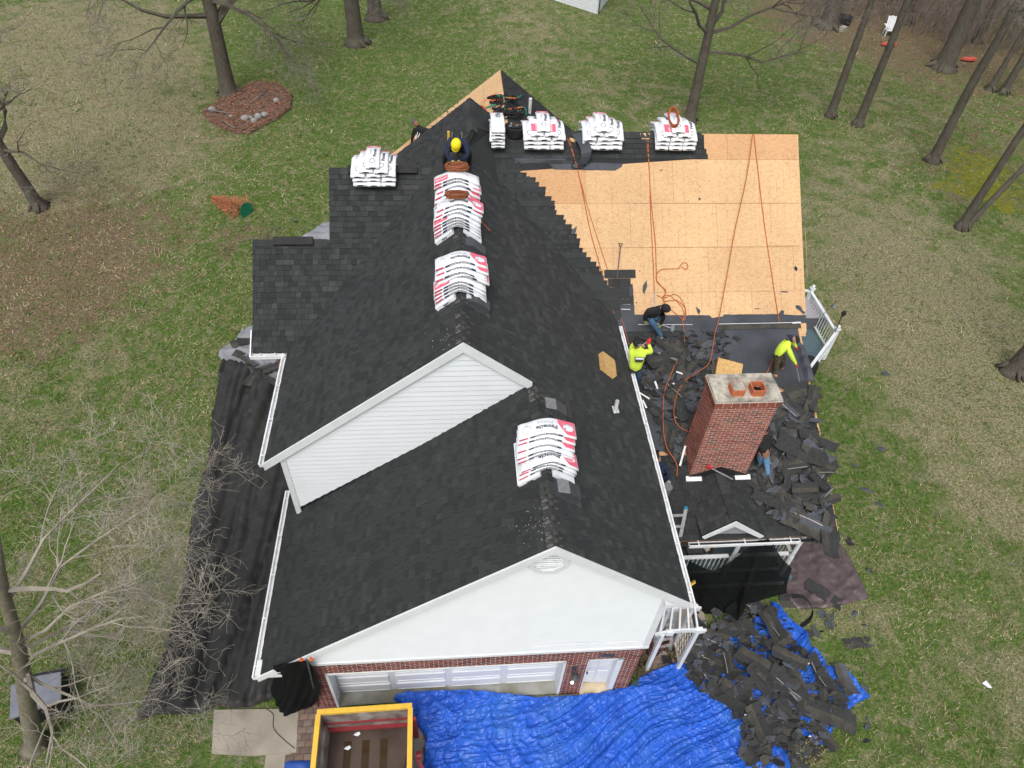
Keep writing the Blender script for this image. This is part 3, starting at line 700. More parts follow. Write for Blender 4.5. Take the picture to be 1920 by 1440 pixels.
def wall_seg(parts, name, m, parent=house, label=None):
    b = MB()
    for (x0, x1, y0, y1, z0, z1) in parts: b.box(((x0 + x1) / 2, (y0 + y1) / 2, (z0 + z1) / 2), (x1 - x0, y1 - y0, z1 - z0))
    return b.build(name, m, parent, label=label)
front = wall_seg([(-3.9, DX0 - .01, 0, .3, 0, 2.7), (DX1, EX0, 0, .3, 0, 2.7), (EX1, 4.16, 0, .3, 0, 2.7), (DX0, DX1, 0, .3, DZ, 2.7), (EX0, EX1, 0, .3, EZT, 2.7)], 'wall', M_MORT, label='brick front wall of the garage')
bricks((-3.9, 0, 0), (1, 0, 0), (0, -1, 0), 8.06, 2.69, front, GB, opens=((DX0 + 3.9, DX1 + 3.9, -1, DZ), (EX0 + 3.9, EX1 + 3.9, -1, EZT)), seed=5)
# right wall, upper part sided, left wall
rw = wall_seg([(4.0, 4.16, .3, 8.4, 0, 5.1)], 'wall', M_WHITE)
lw = wall_seg([(-3.9, -3.75, .3, 4.0, 0, 2.7), (-3.95, -3.8, 4.0, 7.6, 0, 5.0)], 'wall', M_WHITE)
lb = wall_seg([(-4.80, -3.9, 7.62, 7.8, 0, 4.95), (-4.8, -4.6, 7.8, 10.9, 0, 4.95)], 'wall', M_MORT, label='brick wall under the left wing gutter')
bricks((-4.8, 7.62, 0.3), (1, 0, 0), (0, -1, 0), 0.92, 4.6, lb, BR, seed=8)
wg = wall_seg([(10.0, 10.12, 8.5, 15.8, 0, 4.9), (4.16, 10.1, 8.5, 8.65, 0, 4.9), (4.1, 10.1, 15.7, 15.8, 0, 4.9)], 'wall', M_WHITE)
gx = MB(); gx.prism([(10.0, 8.55, 4.9), (10.0, WRY, WRZ - .25), (10.0, 16.0, 4.9)], (0.1, 0, 0)); gx.prism([(-5.0, 7.7, 4.9), (-5.0, 9.65, 6.85), (-5.0, 11.6, 4.9)], (.1, 0, 0)); gx.prism([(-3.1, 8.9, 6.2), (-3.1, 11.17, 8.1), (-3.1, 13.4, 6.2)], (.1, 0, 0)); gx.build('gable_wall', M_WHITE, house)
# garage door: four by four raised panels
gd = thing_door = MB(); gd.box(((DX0 + DX1) / 2, .37, DZ / 2), (DX1 - DX0 - .1, .05, DZ)); door = gd.build('garage_door', M_DOOR, house, label='wide white panelled garage door')
pm_ = MB(); pm_.box((0, -.012, 0), (1.20, .02, .36)); pm2 = MB(); 
for s in (-1, 1): pm2.box((s * .58, -.026, 0), (.03, .012, .36)); pm2.box((0, -.026, s * .165), (1.2, .012, .03))
me_p = pm_.mesh('door_panel', M_DOOR); me_f = pm2.mesh('panel_moulding', M_TRIM)
for r_ in range(4):
    for c_ in range(4):
        M = Matrix.Translation((DX0 + .70 + c_ * 1.36, .345, .27 + r_ * .51))
        place('door_panel', me_p, M, door); place('panel_moulding', me_f, M, door)
b = MB(); b.box((DX0 + .02, .17, DZ / 2), (.06, .36, DZ)); b.box((DX1 - .02, .17, DZ / 2), (.06, .36, DZ)); b.box(((DX0 + DX1) / 2, .17, DZ - .02), (DX1 - DX0, .36, .05))
b.build('door_jamb', M_TRIM, house)
flat_poly('garage_floor', [(DX0, .02), (DX1, .02), (DX1, .5), (DX0, .5)], -.05, .03, mat('wet_concrete', (0.30, 0.30, 0.27), (0.20, 0.19, 0.14), scale=1.3, rough=0.35, lo=.42, hi=.6), 'structure')
# entry door
b = MB(); b.box(((EX0 + EX1) / 2 - .06, .22, 1.1), (EX1 - EX0 - .14, .05, 1.86), Matrix.Rotation(-.06, 3, 'Z')); ed = b.build('entry_door', M_DOOR, house, label='white entry door right of the garage door, slightly ajar')
for zz in (.62, 1.5):
    for xx in (3.15, 3.47):
        b = MB(); b.box((xx, .185, zz), (.24, .02, .62), Matrix.Rotation(-.06, 3, 'Z')); b.build('door_panel', M_TRIM, ed)
b = MB(); b.tube([(3.06, .14, 1.0), (3.06, .09, 1.0)], .025, 6); b.build('handle', M_DKGREY, ed)
b = MB(); b.box((EX1 - .08, .12, 1.04), (.14, .25, 2.04)); b.box((EX0 + .015, .12, 1.04), (.03, .25, 2.04)); b.box(((EX0 + EX1) / 2, .12, EZT - .01), (EX1 - EX0, .25, .04)); b.build('door_frame', M_TRIM, house)
b = MB(); b.box(((EX0 + EX1) / 2, .06, .045), (EX1 - EX0 - .04, .34, .07)); b.build('door_step', mat('cream_step', (0.62, 0.52, 0.36), (0.55, 0.44, 0.28), scale=4, rough=.7), house)
# black panel painted for the unlit inside behind the ajar door
b = MB(); b.box(((EX0 + EX1) / 2, .34, 1.0), (.9, .05, 2.0)); b.build('door_dark_panel', M_BLACK, house)
# gutters
def gutter(a, b_, out, name='gutter', w=.11):
    a = Vector(a); b_ = Vector(b_); out = Vector(out); k = MB()
    dn = Vector((0, 0, -.09)); i = Vector((0, 0, 0))
    def pr(o0, o1, z0, z1): k.prism([a + out * o0 + Vector((0, 0, z0)), a + out * o1 + Vector((0, 0, z0)), a + out * o1 + Vector((0, 0, z1)), a + out * o0 + Vector((0, 0, z1))], b_ - a)
    pr(w - .02, w, -.1, .0); pr(0, w - .02, -.1, -.085); pr(0, .012, -.085, .0); pr(w - .022, w + .012, .0, .012)
    g = k.build(name, M_GUT, house); L = (b_ - a).length; n = max(1, int(L / 1.15)); d = (b_ - a).normalized()
    for q in range(n + 1):
        h = MB(); c = a + d * (.25 + q * (L - .5) / max(n, 1)); h.bar(c + out * -.04 + Vector((0, 0, .012)), c + out * w + Vector((0, 0, .018)), .03, .008); h.build('gutter_bracket', M_GUT, g)
    for c in (a, b_):
        h = MB(); h.box(c + out * (w / 2) + Vector((0, 0, -.045)), (max(.012, abs(out.x) * w), max(.012, abs(out.y) * w), .1)); h.build('gutter_end_cap', M_GUT, g)
    return g
gutter((EX + .0, GY0 - .03, EZ - .02), (EX, 8.15, EZ - .02), (1, 0, 0))
gutter((-4.40, GY0 - .03, 2.55), (-4.40, 4.7, 2.55), (-1, 0, 0))
gutter((-4.40, 3.68, 5.05), (-4.40, 7.5, 5.05), (-1, 0, 0))
gutter((-5.33, LWY - .0, 5.07), (-4.45, LWY - .0, 5.07), (0, -1, 0))
b = MB(); b.bar((-5.32, LWY - .1, 5.02), (-5.30, LWY + .5, 5.45), .03, .12); b.build('rake_board', M_TRIM, house)
# pale scuffs of lichen and chalk near the two ridge ends
sc_ = MB()
def fleck(P, U, V, N, s):
    n = 5; a0 = random.random() * 6
    sc_.add([P + N * .022 + U * (s * random.uniform(.5, 1) * math.cos(a0 + i * 1.257)) + V * (s * random.uniform(.5, 1) * math.sin(a0 + i * 1.257)) for i in range(n)], (tuple(range(n)),))
VR = upv((-1, 0), .82); VL = upv((1, 0), .8)
for i in range(90):
    p = pix_x = random.gauss(1020, 28), random.gauss(985, 22)
    x, yy = p
    if 930 < x < 1040 and yy < 1075 and yy < 1008 + (1040 - x) * .43:
        P = onp(x, yy, 1.68, 7.51, .815)
        if P.x < 1.66: fleck(P, Vector((0, 1, 0)), VL, Vector((0, 1, 0)).cross(VL) * -1, random.uniform(.004, .014))
for i in range(24):
    x = random.gauss(835, 18); yy = random.gauss(640, 14)
    P = pL(x, yy)
    if P.x < RX - .1 and P.y > GY1 + .05: fleck(P, Vector((0, 1, 0)), VL, Vector((0, 1, 0)).cross(VL) * -1, random.uniform(.005, .016))
sc_.build('pale_flecks', M_MORT, roof_g, kind='stuff')
# ================================================================ RIGHT WING ROOF (sheathing laid bare)
def z8(X, Y): return 900 + X / 3.0968, 200 + Y / 3.0968
def z3(X, Y): return 1100 + X / 3.84, 500 + Y / 3.84
wing = slab('roof', [PW(4.3, 8.1), PW(10.17, 8.1), PW(10.17, WRY), PW(0.75, WRY)], 0.10, M_OSB[2], house); wing['label'] = 'right wing roof stripped to bare wood sheathing'
UW = Vector((1, 0, 0)); VW = upv((0, 1), WS); NW = UW.cross(VW)
valley = [(3.95, 8.0), (10.17, 8.0), (10.17, WRY), (0.55, WRY)]
VP2 = [(x, (y - WY0) / VW.y) for x, y in valley]
rows = [(7.6, 8.04), (8.04, 9.00), (9.00, 9.98), (9.98, 10.95), (10.95, 11.93), (11.93, WRY + .01)]
offs = [2.55, 0.95, 2.25, 0.0, 1.3, 0.4]
OW = Vector((0, WY0, WZ0))
for (ya, yb), of in zip(rows, offs):
    va = (ya - WY0) / VW.y + .004; vb = (yb - WY0) / VW.y - .004; x = of - 2.55
    while x < 10.3:
        s = clip2([(x + .004, va), (x + 2.546, va), (x + 2.546, vb), (x + .004, vb)], VP2)
        if len(s) >= 3:
            area = abs(sum(s[i][0] * s[(i + 1) % len(s)][1] - s[(i + 1) % len(s)][0] * s[i][1] for i in range(len(s)))) / 2
            if area > .02:
                b = MB(); b.prism([OW + UW * u + VW * v + NW * .001 for u, v in s], NW * .012)
                top = ya > 11.9 or (ya < 11.9 and x < 1.9 and ya > 9)
                b.build('sheathing_panel', M_OSB[2] if top else random.choice(M_OSB[:2]), wing)
        x += 2.55
nl = MB()
for i in range(17):
    x = 3.3 + i * .425
    v = (8.4 - WY0) / VW.y
    while v < 4.6:
        if (x > 4 or v > 2) and random.random() < .8:
            c = OW + UW * (x + random.uniform(-.012, .012)) + VW * v + NW * .0145; s = random.uniform(.006, .013)
            nl.add([c - UW * s, c - VW * s * 1.5, c + UW * s, c + VW * s * 1.5], ((0, 1, 2, 3),))
        v += random.uniform(.07, .2)
nl.build('nail_marks', M_NAIL, wing, kind='stuff')
M_STK = mat('damp_streak', (0.50, 0.30, 0.155), (0.44, 0.255, 0.13), scale=9)
sk = MB()
for i in range(34):
    x = 3.3 + i * .2125 + random.uniform(-.03, .03); v = random.uniform(0, .3)
    while v < 4.4:
        L = random.uniform(.1, .9)
        if (x > 4.4 or v > 2.4) and random.random() < (.75 if i % 2 == 0 else .3):
            c = OW + UW * x + VW * v + NW * .0138; w = random.uniform(.003, .008); sk.add([c - UW * w, c + UW * w, c + UW * w + VW * L + UW * random.uniform(-.004, .004), c - UW * w + VW * L], ((0, 1, 2, 3),))
        v += L + random.uniform(.02, .4)
sk.build('damp_streaks', M_STK, wing, kind='stuff')
b = MB()
for x0, x1, yy in ((9.1, 10.1, 10.0), (8.9, 9.2, 9.0), (4.9, 9.9, 9.98), (5.2, 10.1, 10.95)):
    c0 = OW + UW * x0 + VW * ((yy - WY0) / VW.y) + NW * .0142; b.prism([c0, c0 + UW * (x1 - x0), c0 + UW * (x1 - x0) + VW * .012, c0 + VW * .012], NW * .001)
b.build('chalk_line', M_NAIL, wing)
b = MB(); b.box((10.19, 0, 0), (.001, .001, .001)); 
b = MB(); b.prism([PW(10.175, 8.1), PW(10.175, WRY), PW(10.175, WRY) - Vector((0, 0, .2)), PW(10.175, 8.1) - Vector((0, 0, .2))], (.03, 0, 0)); b.build('rake_board', M_OSB[1], house)
# sawtooth of shingles still lying along the valley
bound = [z8(*p) for p in ((190, 300), (205, 335), (240, 400), (305, 445), (365, 500), (410, 570), (430, 620), (490, 680), (520, 725), (545, 770), (580, 830), (625, 890), (685, 950), (715, 1020), (735, 1060), (800, 1130))]
bw = [pW(*p) for p in bound]; bw.sort(key=lambda p: p.y)
def bx(y):
    for a, c in zip(bw, bw[1:]):
        if a.y <= y <= c.y: return a.x + (c.x - a.x) * (y - a.y) / max(c.y - a.y, 1e-6)
    return bw[0].x if y < bw[0].y else bw[-1].x
def vx(y): return 1.68 + (7.51 - z_wing(y)) / 0.82
v = 0.05; i = 0
while v < 4.55:
    y = WY0 + v * VW.y; xr = bx(y) + random.uniform(-.05, .07); xl = vx(y) - .25; sh = SH[random.choice((0, 1, 1, 2))]
    if xr - xl > .2:
        tilt = random.uniform(0, .02)
        o = OW + VW * v; b = MB()
        b.prism([o + UW * xl + NW * .014, o + UW * xr + NW * .014, o + UW * (xr + .03) + VW * .17 + NW * .014, o + UW * xl + VW * .17 + NW * .014], NW * (.014 + tilt)); b.build('shingle', sh, wing)
        x = xl + random.uniform(0, .2)
        while x < xr - .2:
            w = random.choice(TW); b = MB(); b.prism([o + UW * x + NW * (.03 + tilt), o + UW * (x + w) + NW * (.03 + tilt), o + UW * (x + w) + VW * .14 + NW * .03, o + UW * x + VW * .14 + NW * .03], NW * .006)
            b.build('shingle', SH[random.choice((1, 2, 2))], wing); x += w + random.uniform(.02, .2)
    v += .135; i += 1
# shingles left along the wing ridge
def band(x0, x1, v0, n, seed=0, shades=(1, 1, 2, 2, 3)):
    shingles([OW + UW * x0 + VW * v0 + NW * .016, OW + UW * x1 + VW * v0 + NW * .016, OW + UW * x1 + VW * (v0 + n * .15) + NW * .016, OW + UW * x0 + VW * (v0 + n * .15) + NW * .016], OW + UW * x0 + VW * v0 + NW * .016, UW, VW, NW, wing, shades, seed=seed)
vr = (WRY - WY0) / VW.y
sheet('underlayment', [pix(PW(0.8, 12.45)), pix(PW(7.38, 12.45)), pix(PW(7.40, 11.98)), pix(PW(4.2, 11.75)), pix(PW(0.9, 11.3))], pW, SH[0], wing, lift=.013) if False else slab('underlayment', [PW(0.8, 12.48) + NW * .02, PW(7.36, 12.48) + NW * .02, PW(7.36, 11.95) + NW * .02, PW(0.9, 11.6) + NW * .02], .004, SH[0], wing)
band(0.95, 7.30, vr - .15 * 3, 3, 61); band(1.0, 7.42, vr - .15 * 4, 1, 62); band(2.35, 7.45, vr - .15 * 5, 1, 63); band(2.6, 4.0, vr - .15 * 6, 1, 64); band(0.9, 2.3, vr - .15 * 5, 1, 65); band(0.95, 2.0, vr - .15 * 6.4, 1, 66)
# felt sheets
def sheet(name, pxs, fn, m, parent, lift=.018, th=.003, label=None, jag=0.0):
    P = [fn(*p) for p in pxs]
    if jag:
        Q = []
        for i, p in enumerate(P):
            q = P[(i + 1) % len(P)]; L = (q - p).length; n = max(1, int(L / .09)); Q.append(p)
            for k in range(1, n): Q.append(p.lerp(q, k / n) + (q - p).cross(Vector((0, 0, 1))).normalized() * random.uniform(-jag, jag))
        P = Q
    n = Vector((0, 0, 1)) if fn is at else (NW if fn is pW else NPQ if fn is pP else Vector((.63, 0, .77)))
    b = MB(); b.prism([p + n * lift for p in P], n * th); return b.build(name, m, parent, label=label)
VQ = upv((0, 1), LS); NPQ = UW.cross(VQ)
FL = [(190, 288), (490, 288), (490, 320), (830, 332), (820, 352), (785, 372), (430, 366), (405, 335), (300, 328), (205, 336), (175, 318)]
sheet('underlayment', [z8(*p) for p in FL], pW, M_FELT, wing, lift=.022, jag=.01)
sheet('underlayment', [z8(*p) for p in ((-10, 215), (50, 262), (100, 320), (140, 352), (185, 385), (205, 440), (185, 462), (150, 440), (95, 385), (60, 340), (30, 262))], pR, M_FELT, roof_r, lift=.03, jag=.012)
sheet('underlayment', [z3(*p) for p in ((180, 150), (250, 142), (330, 124), (345, 345), (600, 350), (880, 350), (915, 382), (940, 410), (972, 372), (985, 345), (1380, 342), (1400, 312), (1420, 320), (1415, 345), (1470, 348), (1520, 350), (1575, 348), (1580, 408), (180, 402))], pW, M_FELT, wing, lift=.020, jag=.008)
# porch roof, lower slope
PE_Y, PE_Z = 2.74, z_porch(2.74)
porch = slab('roof', [PQ(4.2, PE_Y), PQ(9.93, PE_Y), PQ(9.93, WY0 - .05), PQ(4.2, WY0 - .05)], 0.10, M_OSB[2], house); porch['label'] = 'lower porch roof covered in torn underlayment'
OQ = Vector((0, WY0, WZ0))
sheet('underlayment', [(pix(PQ(4.25, 4.9))), pix(PQ(9.90, 4.9)), pix(PQ(9.90, WY0 - .02)), pix(PQ(4.25, WY0 - .02))], pP, M_FELT, porch, lift=.004, th=.004)
b = MB()
for k in range(4):
    y = 7.6 - k * .95; b.prism([PQ(6.9, y) + NPQ * .009, PQ(9.85, y + random.uniform(-.03, .03)) + NPQ * .009, PQ(9.85, y + .9) + NPQ * .011, PQ(6.9, y + .9) + NPQ * .011], NPQ * .002)
b.build('underlayment_course', M_FELT, porch)
# old shingle courses not yet torn off
def oldcourse(x0, x1, y0, n, seed, shades=(0, 1, 0, 1, 2)):
    p = [PQ(x0, y0), PQ(x1, y0), PQ(x1, y0 + n * .137), PQ(x0, y0 + n * .137)]
    shingles([q + NPQ * .012 for q in p], p[0] + NPQ * .012, UW, VQ, NPQ, porch, shades, seed=seed)
oldcourse(4.25, 9.9, 2.74, 15, 71, (0, 1, 1, 1, 2, 2)); oldcourse(4.25, 7.3, 6.3, 8, 72, (1, 1, 2, 2)); oldcourse(4.25, 6.6, 7.4, 5, 73, (1, 2, 2)); oldcourse(9.0, 9.9, 4.8, 6, 74)
def strip_line(a, c, fn, w=.02, m=M_GUT, up=.03, name='flashing', par=None):
    A = fn(*a) + Vector((0, 0, up)); B_ = fn(*c) + Vector((0, 0, up)); b = MB(); b.bar(A, B_, w, .006); b.build(name, m, par or porch)
strip_line((1196, 610), (1298, 610), pWP, .016); strip_line((1347, 609), (1500, 606), pWP, .018); strip_line((1485, 607), (1501, 606), pWP, .06)
for s in ((z3(245, 240), z3(312, 240)), (z3(245, 276), z3(312, 278)), (z3(245, 314), z3(312, 316))): strip_line(s[0], s[1], pW, .025, M_GUT, .04, 'flashing', wing)
b = MB()
for x0, x1, k in ((4.4, 5.1, 0), (4.35, 5.0, 1), (4.4, 5.05, 2), (4.3, 5.2, 3)): b.prism([PW(x0, 8.75 + k * .19) + NW * .03, PW(x1, 8.75 + k * .19) + NW * .03, PW(x1, 8.93 + k * .19) + NW * .03, PW(x0, 8.93 + k * .19) + NW * .03], NW * .01)
b.build('old_shingle_course', M_OLD[1], wing)
b = MB(); c0 = pWP(1347, 611); c1 = pWP(1500, 608); b.prism([c0 + Vector((0, -.13, -.03)), c1 + Vector((0, -.13, -.03)), c1 + Vector((0, .0, .02)), c0 + Vector((0, 0, .02))], NPQ * .012); b.build('old_shingle_course', M_OLD[0], porch)
# bare wood showing near the right rake of the porch roof
sheet('bare_sheathing', [z3(*p) for p in ((1365, 866), (1400, 880), (1370, 900), (1420, 905), (1412, 918), (1460, 912), (1478, 890), (1508, 884), (1490, 876), (1440, 872), (1400, 884))], pP, M_OSB[0], porch, lift=.012)
for pts, f in (((((400, 170), (405, 135), (430, 98), (434, 140), (420, 180), (410, 200))), pW), (((785, 290), (800, 300), (818, 318), (808, 346), (795, 330)), pW), (((1500, 280), (1525, 278), (1545, 295), (1550, 312), (1572, 330), (1560, 345), (1530, 318), (1505, 300)), pW), (((1492, 5), (1505, -2), (1515, 12), (1512, 34), (1498, 25)), pW), (((352, 258), (362, 254), (364, 264), (355, 266)), pW), (((1205, 302), (1240, 300), (1240, 306), (1208, 307)), pW), (((1425, 180), (1445, 178), (1444, 186), (1428, 187)), pW), (((378, 28), (386, 30), (384, 38), (378, 36)), pW)):
    sheet('felt_scrap', [z3(*p) for p in pts], f, M_FELT, wing, lift=.02, th=.006)
for pts in ((((1040, 372), (1060, 365), (1056, 374)), ((1266, 532), (1276, 528), (1280, 540), (1270, 546)), ((1270, 463), (1278, 462), (1277, 469)), ((1272, 494), (1279, 494), (1277, 501)), ((1205, 548), (1212, 548), (1210, 555)), ((1820, 935), (1832, 925), (1842, 940), (1836, 955), (1826, 950)), ((1745, 1072), (1780, 1074), (1776, 1080), (1748, 1078)), ((535, 715), (562, 695), (556, 730), (535, 752)), ((250, 408), (290, 404), (286, 412), (255, 425)))):
    for q in [pts]: sheet('felt_scrap', [z8(*p) for p in q], pW, M_FELT, wing, lift=.02, th=.006)
# pried-up strip of felt at the right rake
b = MB(); cl = [z3(*p) for p in ((1460, 560), (1500, 590), (1530, 640), (1545, 700), (1565, 760), (1585, 850))]
P = catmull([pP(*p) for p in cl], 5); b.grid([[p + Vector((-.05, 0, .02)), p + Vector((.03, 0, .14 + .03 * math.sin(i)))
    , p + Vector((.16, 0, .17)), p + Vector((.2, -.02, .05))] for i, p in enumerate(P)]); b.build('lifted_underlayment', M_FELT, porch)
b = MB(); b.prism([PQ(9.93, 5.2), PQ(9.93, WY0 - .1), PQ(9.93, WY0 - .1) - Vector((0, 0, .16)), PQ(9.93, 5.2) - Vector((0, 0, .16))], (.03, 0, 0)); b.build('rake_board', M_OSB[0], house)
# roof edge trims, gutter of the porch
pg = MB(); gy, gz = PE_Y - .02, PE_Z - .03
gutter((5.9, gy, gz), (8.85, gy, gz), (0, -1, 0), 'porch_gutter', .12)
b = MB(); b.box((6.9, gy - .05, gz - .05), (5.2, .08, .03)); b.build('gutter_trough', M_BLACK, house)
# porch gable in front of the chimney
gp = aty(1380, 975, PE_Y - .03); gl = aty(1316, 1004, PE_Y - .03); gr = aty(1431, 1002, PE_Y - .03)
ZB = 2.7; yb = 4.24; dg = MB()
base_z = min(gl.z, gr.z)
sL = Vector((gl.x - gp.x, 0, gl.z - gp.z)); sR = Vector((gr.x - gp.x, 0, gr.z - gp.z))
dorm = MB(); dorm.prism([gp, gl, gl + Vector((0, 0, -.05)), gr + Vector((0, 0, -.05)), gr], (0, .0, 0)); 
dr = MB()
for s in (sL, sR):
    dr.prism([gp, gp + s, gp + s + Vector((0, yb - gp.y, 0)), gp + Vector((0, yb - gp.y, 0))], (0, 0, -.05))
droof = dr.build('roof', M_DECK, house, label='small gabled roof in front of the chimney')
for s, dx, sd_, shd in ((sL, 1, 81, (1, 2, 2, 3)), (sR, -1, 82, (1, 2, 2, 3))):
    U_ = Vector((0, -1 if dx > 0 else 1, 0)); V_ = (-s).normalized(); N_ = U_.cross(V_)
    if N_.z < 0: N_ = -N_
    q = gp + s + N_ * .004; L_ = yb - gp.y
    shingles([q, gp + N_ * .004, gp + Vector((0, L_, 0)) + N_ * .004, q + Vector((0, L_, 0))], q if dx < 0 else q + Vector((0, L_, 0)), U_, V_, N_, droof, shd, seed=sd_)
ridge_caps(gp + Vector((0, 0, .01)), gp + Vector((0, yb - gp.y, .01)), .13, .5, droof, 0, 9)
b = MB()
for s in (sL, sR):
    f = Vector((0, -.03, 0)); b.prism([gp + f, gp + s + f, gp + s * .90 + f + Vector((0, 0, -.14)), gp + f + Vector((0, 0, -.20))], (0, -.04, 0))
b.build('rake_board', M_TRIM, droof)
b = MB(); b.prism([gp + Vector((0, .05, -.15)), gp + sL * .95 + Vector((0, .05, -.05)), gp + sR * .95 + Vector((0, .05, -.05))], (0, .05, 0)); b.build('tympanum', mat('louvre_grey', (.30, .31, .33), scale=4), droof)
# ---------------- chimney
CX0, CX1, CY0, CY1, CZB, CZT = 6.13, 7.68, 4.28, 5.10, 2.7, 5.94
b = MB(); b.box(((CX0 + CX1) / 2, (CY0 + CY1) / 2, (CZB + CZT) / 2), (CX1 - CX0, CY1 - CY0, CZT - CZB)); chim = b.build('chimney', M_MORT, house, label='tall red brick chimney with concrete crown and two clay flues')
bh = .0705; nb = 46; zt0 = CZB + bh * nb
bricks((CX0, CY0, CZB), (1, 0, 0), (0, -1, 0), CX1 - CX0, bh * nb, chim, BR, seed=2)
bricks((CX0, CY1, CZB), (0, -1, 0), (-1, 0, 0), CY1 - CY0, bh * nb, chim, BR, seed=3)
bricks((CX1, CY0, CZB), (0, 1, 0), (1, 0, 0), CY1 - CY0, bh * nb, chim, BR, seed=4)
for k, e in enumerate((.02, .035, .05)):
    zz = zt0 + bh * k; bricks((CX0 - e, CY0 - e, zz), (1, 0, 0), (0, -1, 0), CX1 - CX0 + 2 * e, bh - .002, chim, BR, seed=12 + k); bricks((CX0 - e, CY1 + e, zz), (0, -1, 0), (-1, 0, 0), CY1 - CY0 + 2 * e, bh - .002, chim, BR, seed=15 + k); bricks((CX1 + e, CY0 - e, zz), (0, 1, 0), (1, 0, 0), CY1 - CY0 + 2 * e, bh - .002, chim, BR, seed=18 + k)
    b = MB(); b.box(((CX0 + CX1) / 2, (CY0 + CY1) / 2, zz + bh / 2), (CX1 - CX0 + 2 * e, CY1 - CY0 + 2 * e, bh)); b.build('corbel', M_MORT, chim)
zc = zt0 + bh * 3
b = MB(); x0, x1, y0, y1 = CX0 - .04, CX1 + .04, CY0 - .04, CY1 + .04
b.grid([[(x0 + (x1 - x0) * i / 20, y0 + (y1 - y0) * j / 10, zc + .045 + .025 * (1 - abs(j / 5 - 1)) + .006 * nz(i * .7, j * .7)) for i in range(21)] for j in range(11)])
b.box(((x0 + x1) / 2, (y0 + y1) / 2, zc + .02), (x1 - x0, y1 - y0, .045)); b.build('chimney_crown', M_CROWN, chim)
def flue(px, py, capped):
    c = at(px, py, zc + .2); b = MB(); s = .165; k = .05
    ring = []
    for cx_, cy2, a0 in ((s - k, s - k, 0), (-s + k, s - k, 90), (-s + k, -s + k, 180), (s - k, -s + k, 270)):
        for a in (0, 30, 60, 90): ring.append((cx_ + k * math.cos(rad(a0 + a)), cy2 + k * math.sin(rad(a0 + a))))
    z0_, z1_ = zc + .03, zc + .24; n = len(ring)
    o = [(c.x + x, c.y + y, z0_) for x, y in ring] + [(c.x + x, c.y + y, z1_) for x, y in ring] + [(c.x + x * .84, c.y + y * .84, z1_) for x, y in ring] + [(c.x + x * .84, c.y + y * .84, z0_ + .02) for x, y in ring]
    fs = []
    for r_ in range(3):
        for i in range(n): fs.append((r_ * n + i, r_ * n + (i + 1) % n, (r_ + 1) * n + (i + 1) % n, (r_ + 1) * n + i))
    b.add(o, fs); f = b.build('flue', M_CLAY, chim)
    b = MB()
    if capped: b.add([(c.x + x * .86, c.y + y * .86, z1_ + .012) for x, y in ring] + [(c.x + x * .8, c.y + y * .8, z1_ - .05) for x, y in ring], [tuple(range(n))] + [(i, (i + 1) % n, n + (i + 1) % n, n + i) for i in range(n)]); b.build('flue_plug', M_CROWN, f)
    else: b.add([(c.x + x * .83, c.y + y * .83, z0_ + .04) for x, y in ring], [tuple(range(n))]); b.build('flue_opening', M_SOOT, f)
flue(1383, 726, True); flue(1421, 726, False)
b = MB()
for x in (CX0 - .1, CX1 - .32): b.box((x + .21, CY0 - .09, z_porch(CY0 - .09) + .04), (.42, .14, .012), Matrix.Rotation(.42, 3, 'X'))
b.build('flashing', M_GUT, chim)
b = MB(); b.prism([(CX0 - .02, CY0 - .03, 3.12), (CX1 + .02, CY0 - .03, 3.12), (CX1 + .02, CY0 - .03, 3.26), (gp.x + .02, CY0 - .03, 3.62), (CX0 - .02, CY0 - .03, 3.26)], (0, -.02, 0)); b.build('counter_flashing', M_BLACK, chim)
# ---------------- porch: deck, columns, railings
DKZ = .36
deck = MB(); deck.box((6.8, 5.4, DKZ - .12), (5.2, 5.4, .2)); dk_o = deck.build('porch_deck', M_DECKB, house)
for i in range(13):
    b = MB(); b.box((6.75, 2.80 + i * .145, DKZ), (5.1, .138, .03)); b.build('deck_board', M_DECKB, dk_o)
def turned(name, x, y, z0, z1, r, parent, m=M_TRIM, k=8):
    b = MB(); H = z1 - z0; prof = ((0, 1.5), (.08, 1.5), (.10, .9), (.16, 1.3), (.22, .7), (.5, 1.1), (.78, .7), (.84, 1.3), (.9, .9), (.92, 1.5), (1, 1.5))
    b.tube([(x, y, z0 + H * t) for t, _ in prof], [r * q for _, q in prof], k); return b.build(name, m, parent)
for (cx1, cy1) in ((5.62, 2.86), (7.42, 2.86), (9.10, 2.86)):
    b = MB(); b.tube([(cx1, cy1, 0.2), (cx1, cy1, 1.3), (cx1, cy1, 1.4), (cx1, cy1, 2.3), (cx1, cy1, PE_Z)], [.075, .075, .06, .06, .08], 10); b.build('porch_column', M_TRIM, house)
def railing(a, c, z0, z1, parent, sp=.12, name='railing', r=.018):
    a = Vector((a[0], a[1], 0)); c = Vector((c[0], c[1], 0)); d = c - a; L = d.length
    b = MB(); b.bar(a + Vector((0, 0, z1)), c + Vector((0, 0, z1)), .10, .05); g = b.build(name, M_TRIM, parent)
    b = MB(); b.bar(a + Vector((0, 0, z0)), c + Vector((0, 0, z0)), .06, .05); b.build('bottom_rail', M_TRIM, g)
    n = int(L / sp); t = turned('baluster', 0, 0, z0, z1, r, g, k=6); me = t.data
    t.matrix_basis = Matrix.Translation(a + d * (.5 / n))
    for i in range(1, n): place('baluster', me, Matrix.Translation(a + d * ((i + .5) / n)), g)
    return g
railing((4.6, 2.95), (5.55, 2.95), .46, 1.30, house); railing((5.7, 2.95), (7.35, 2.95), .46, 1.30, house); railing((7.5, 2.95), (9.05, 2.95), .46, 1.30, house); railing((9.12, 3.0), (9.12, 5.2), .46, 1.30, house)
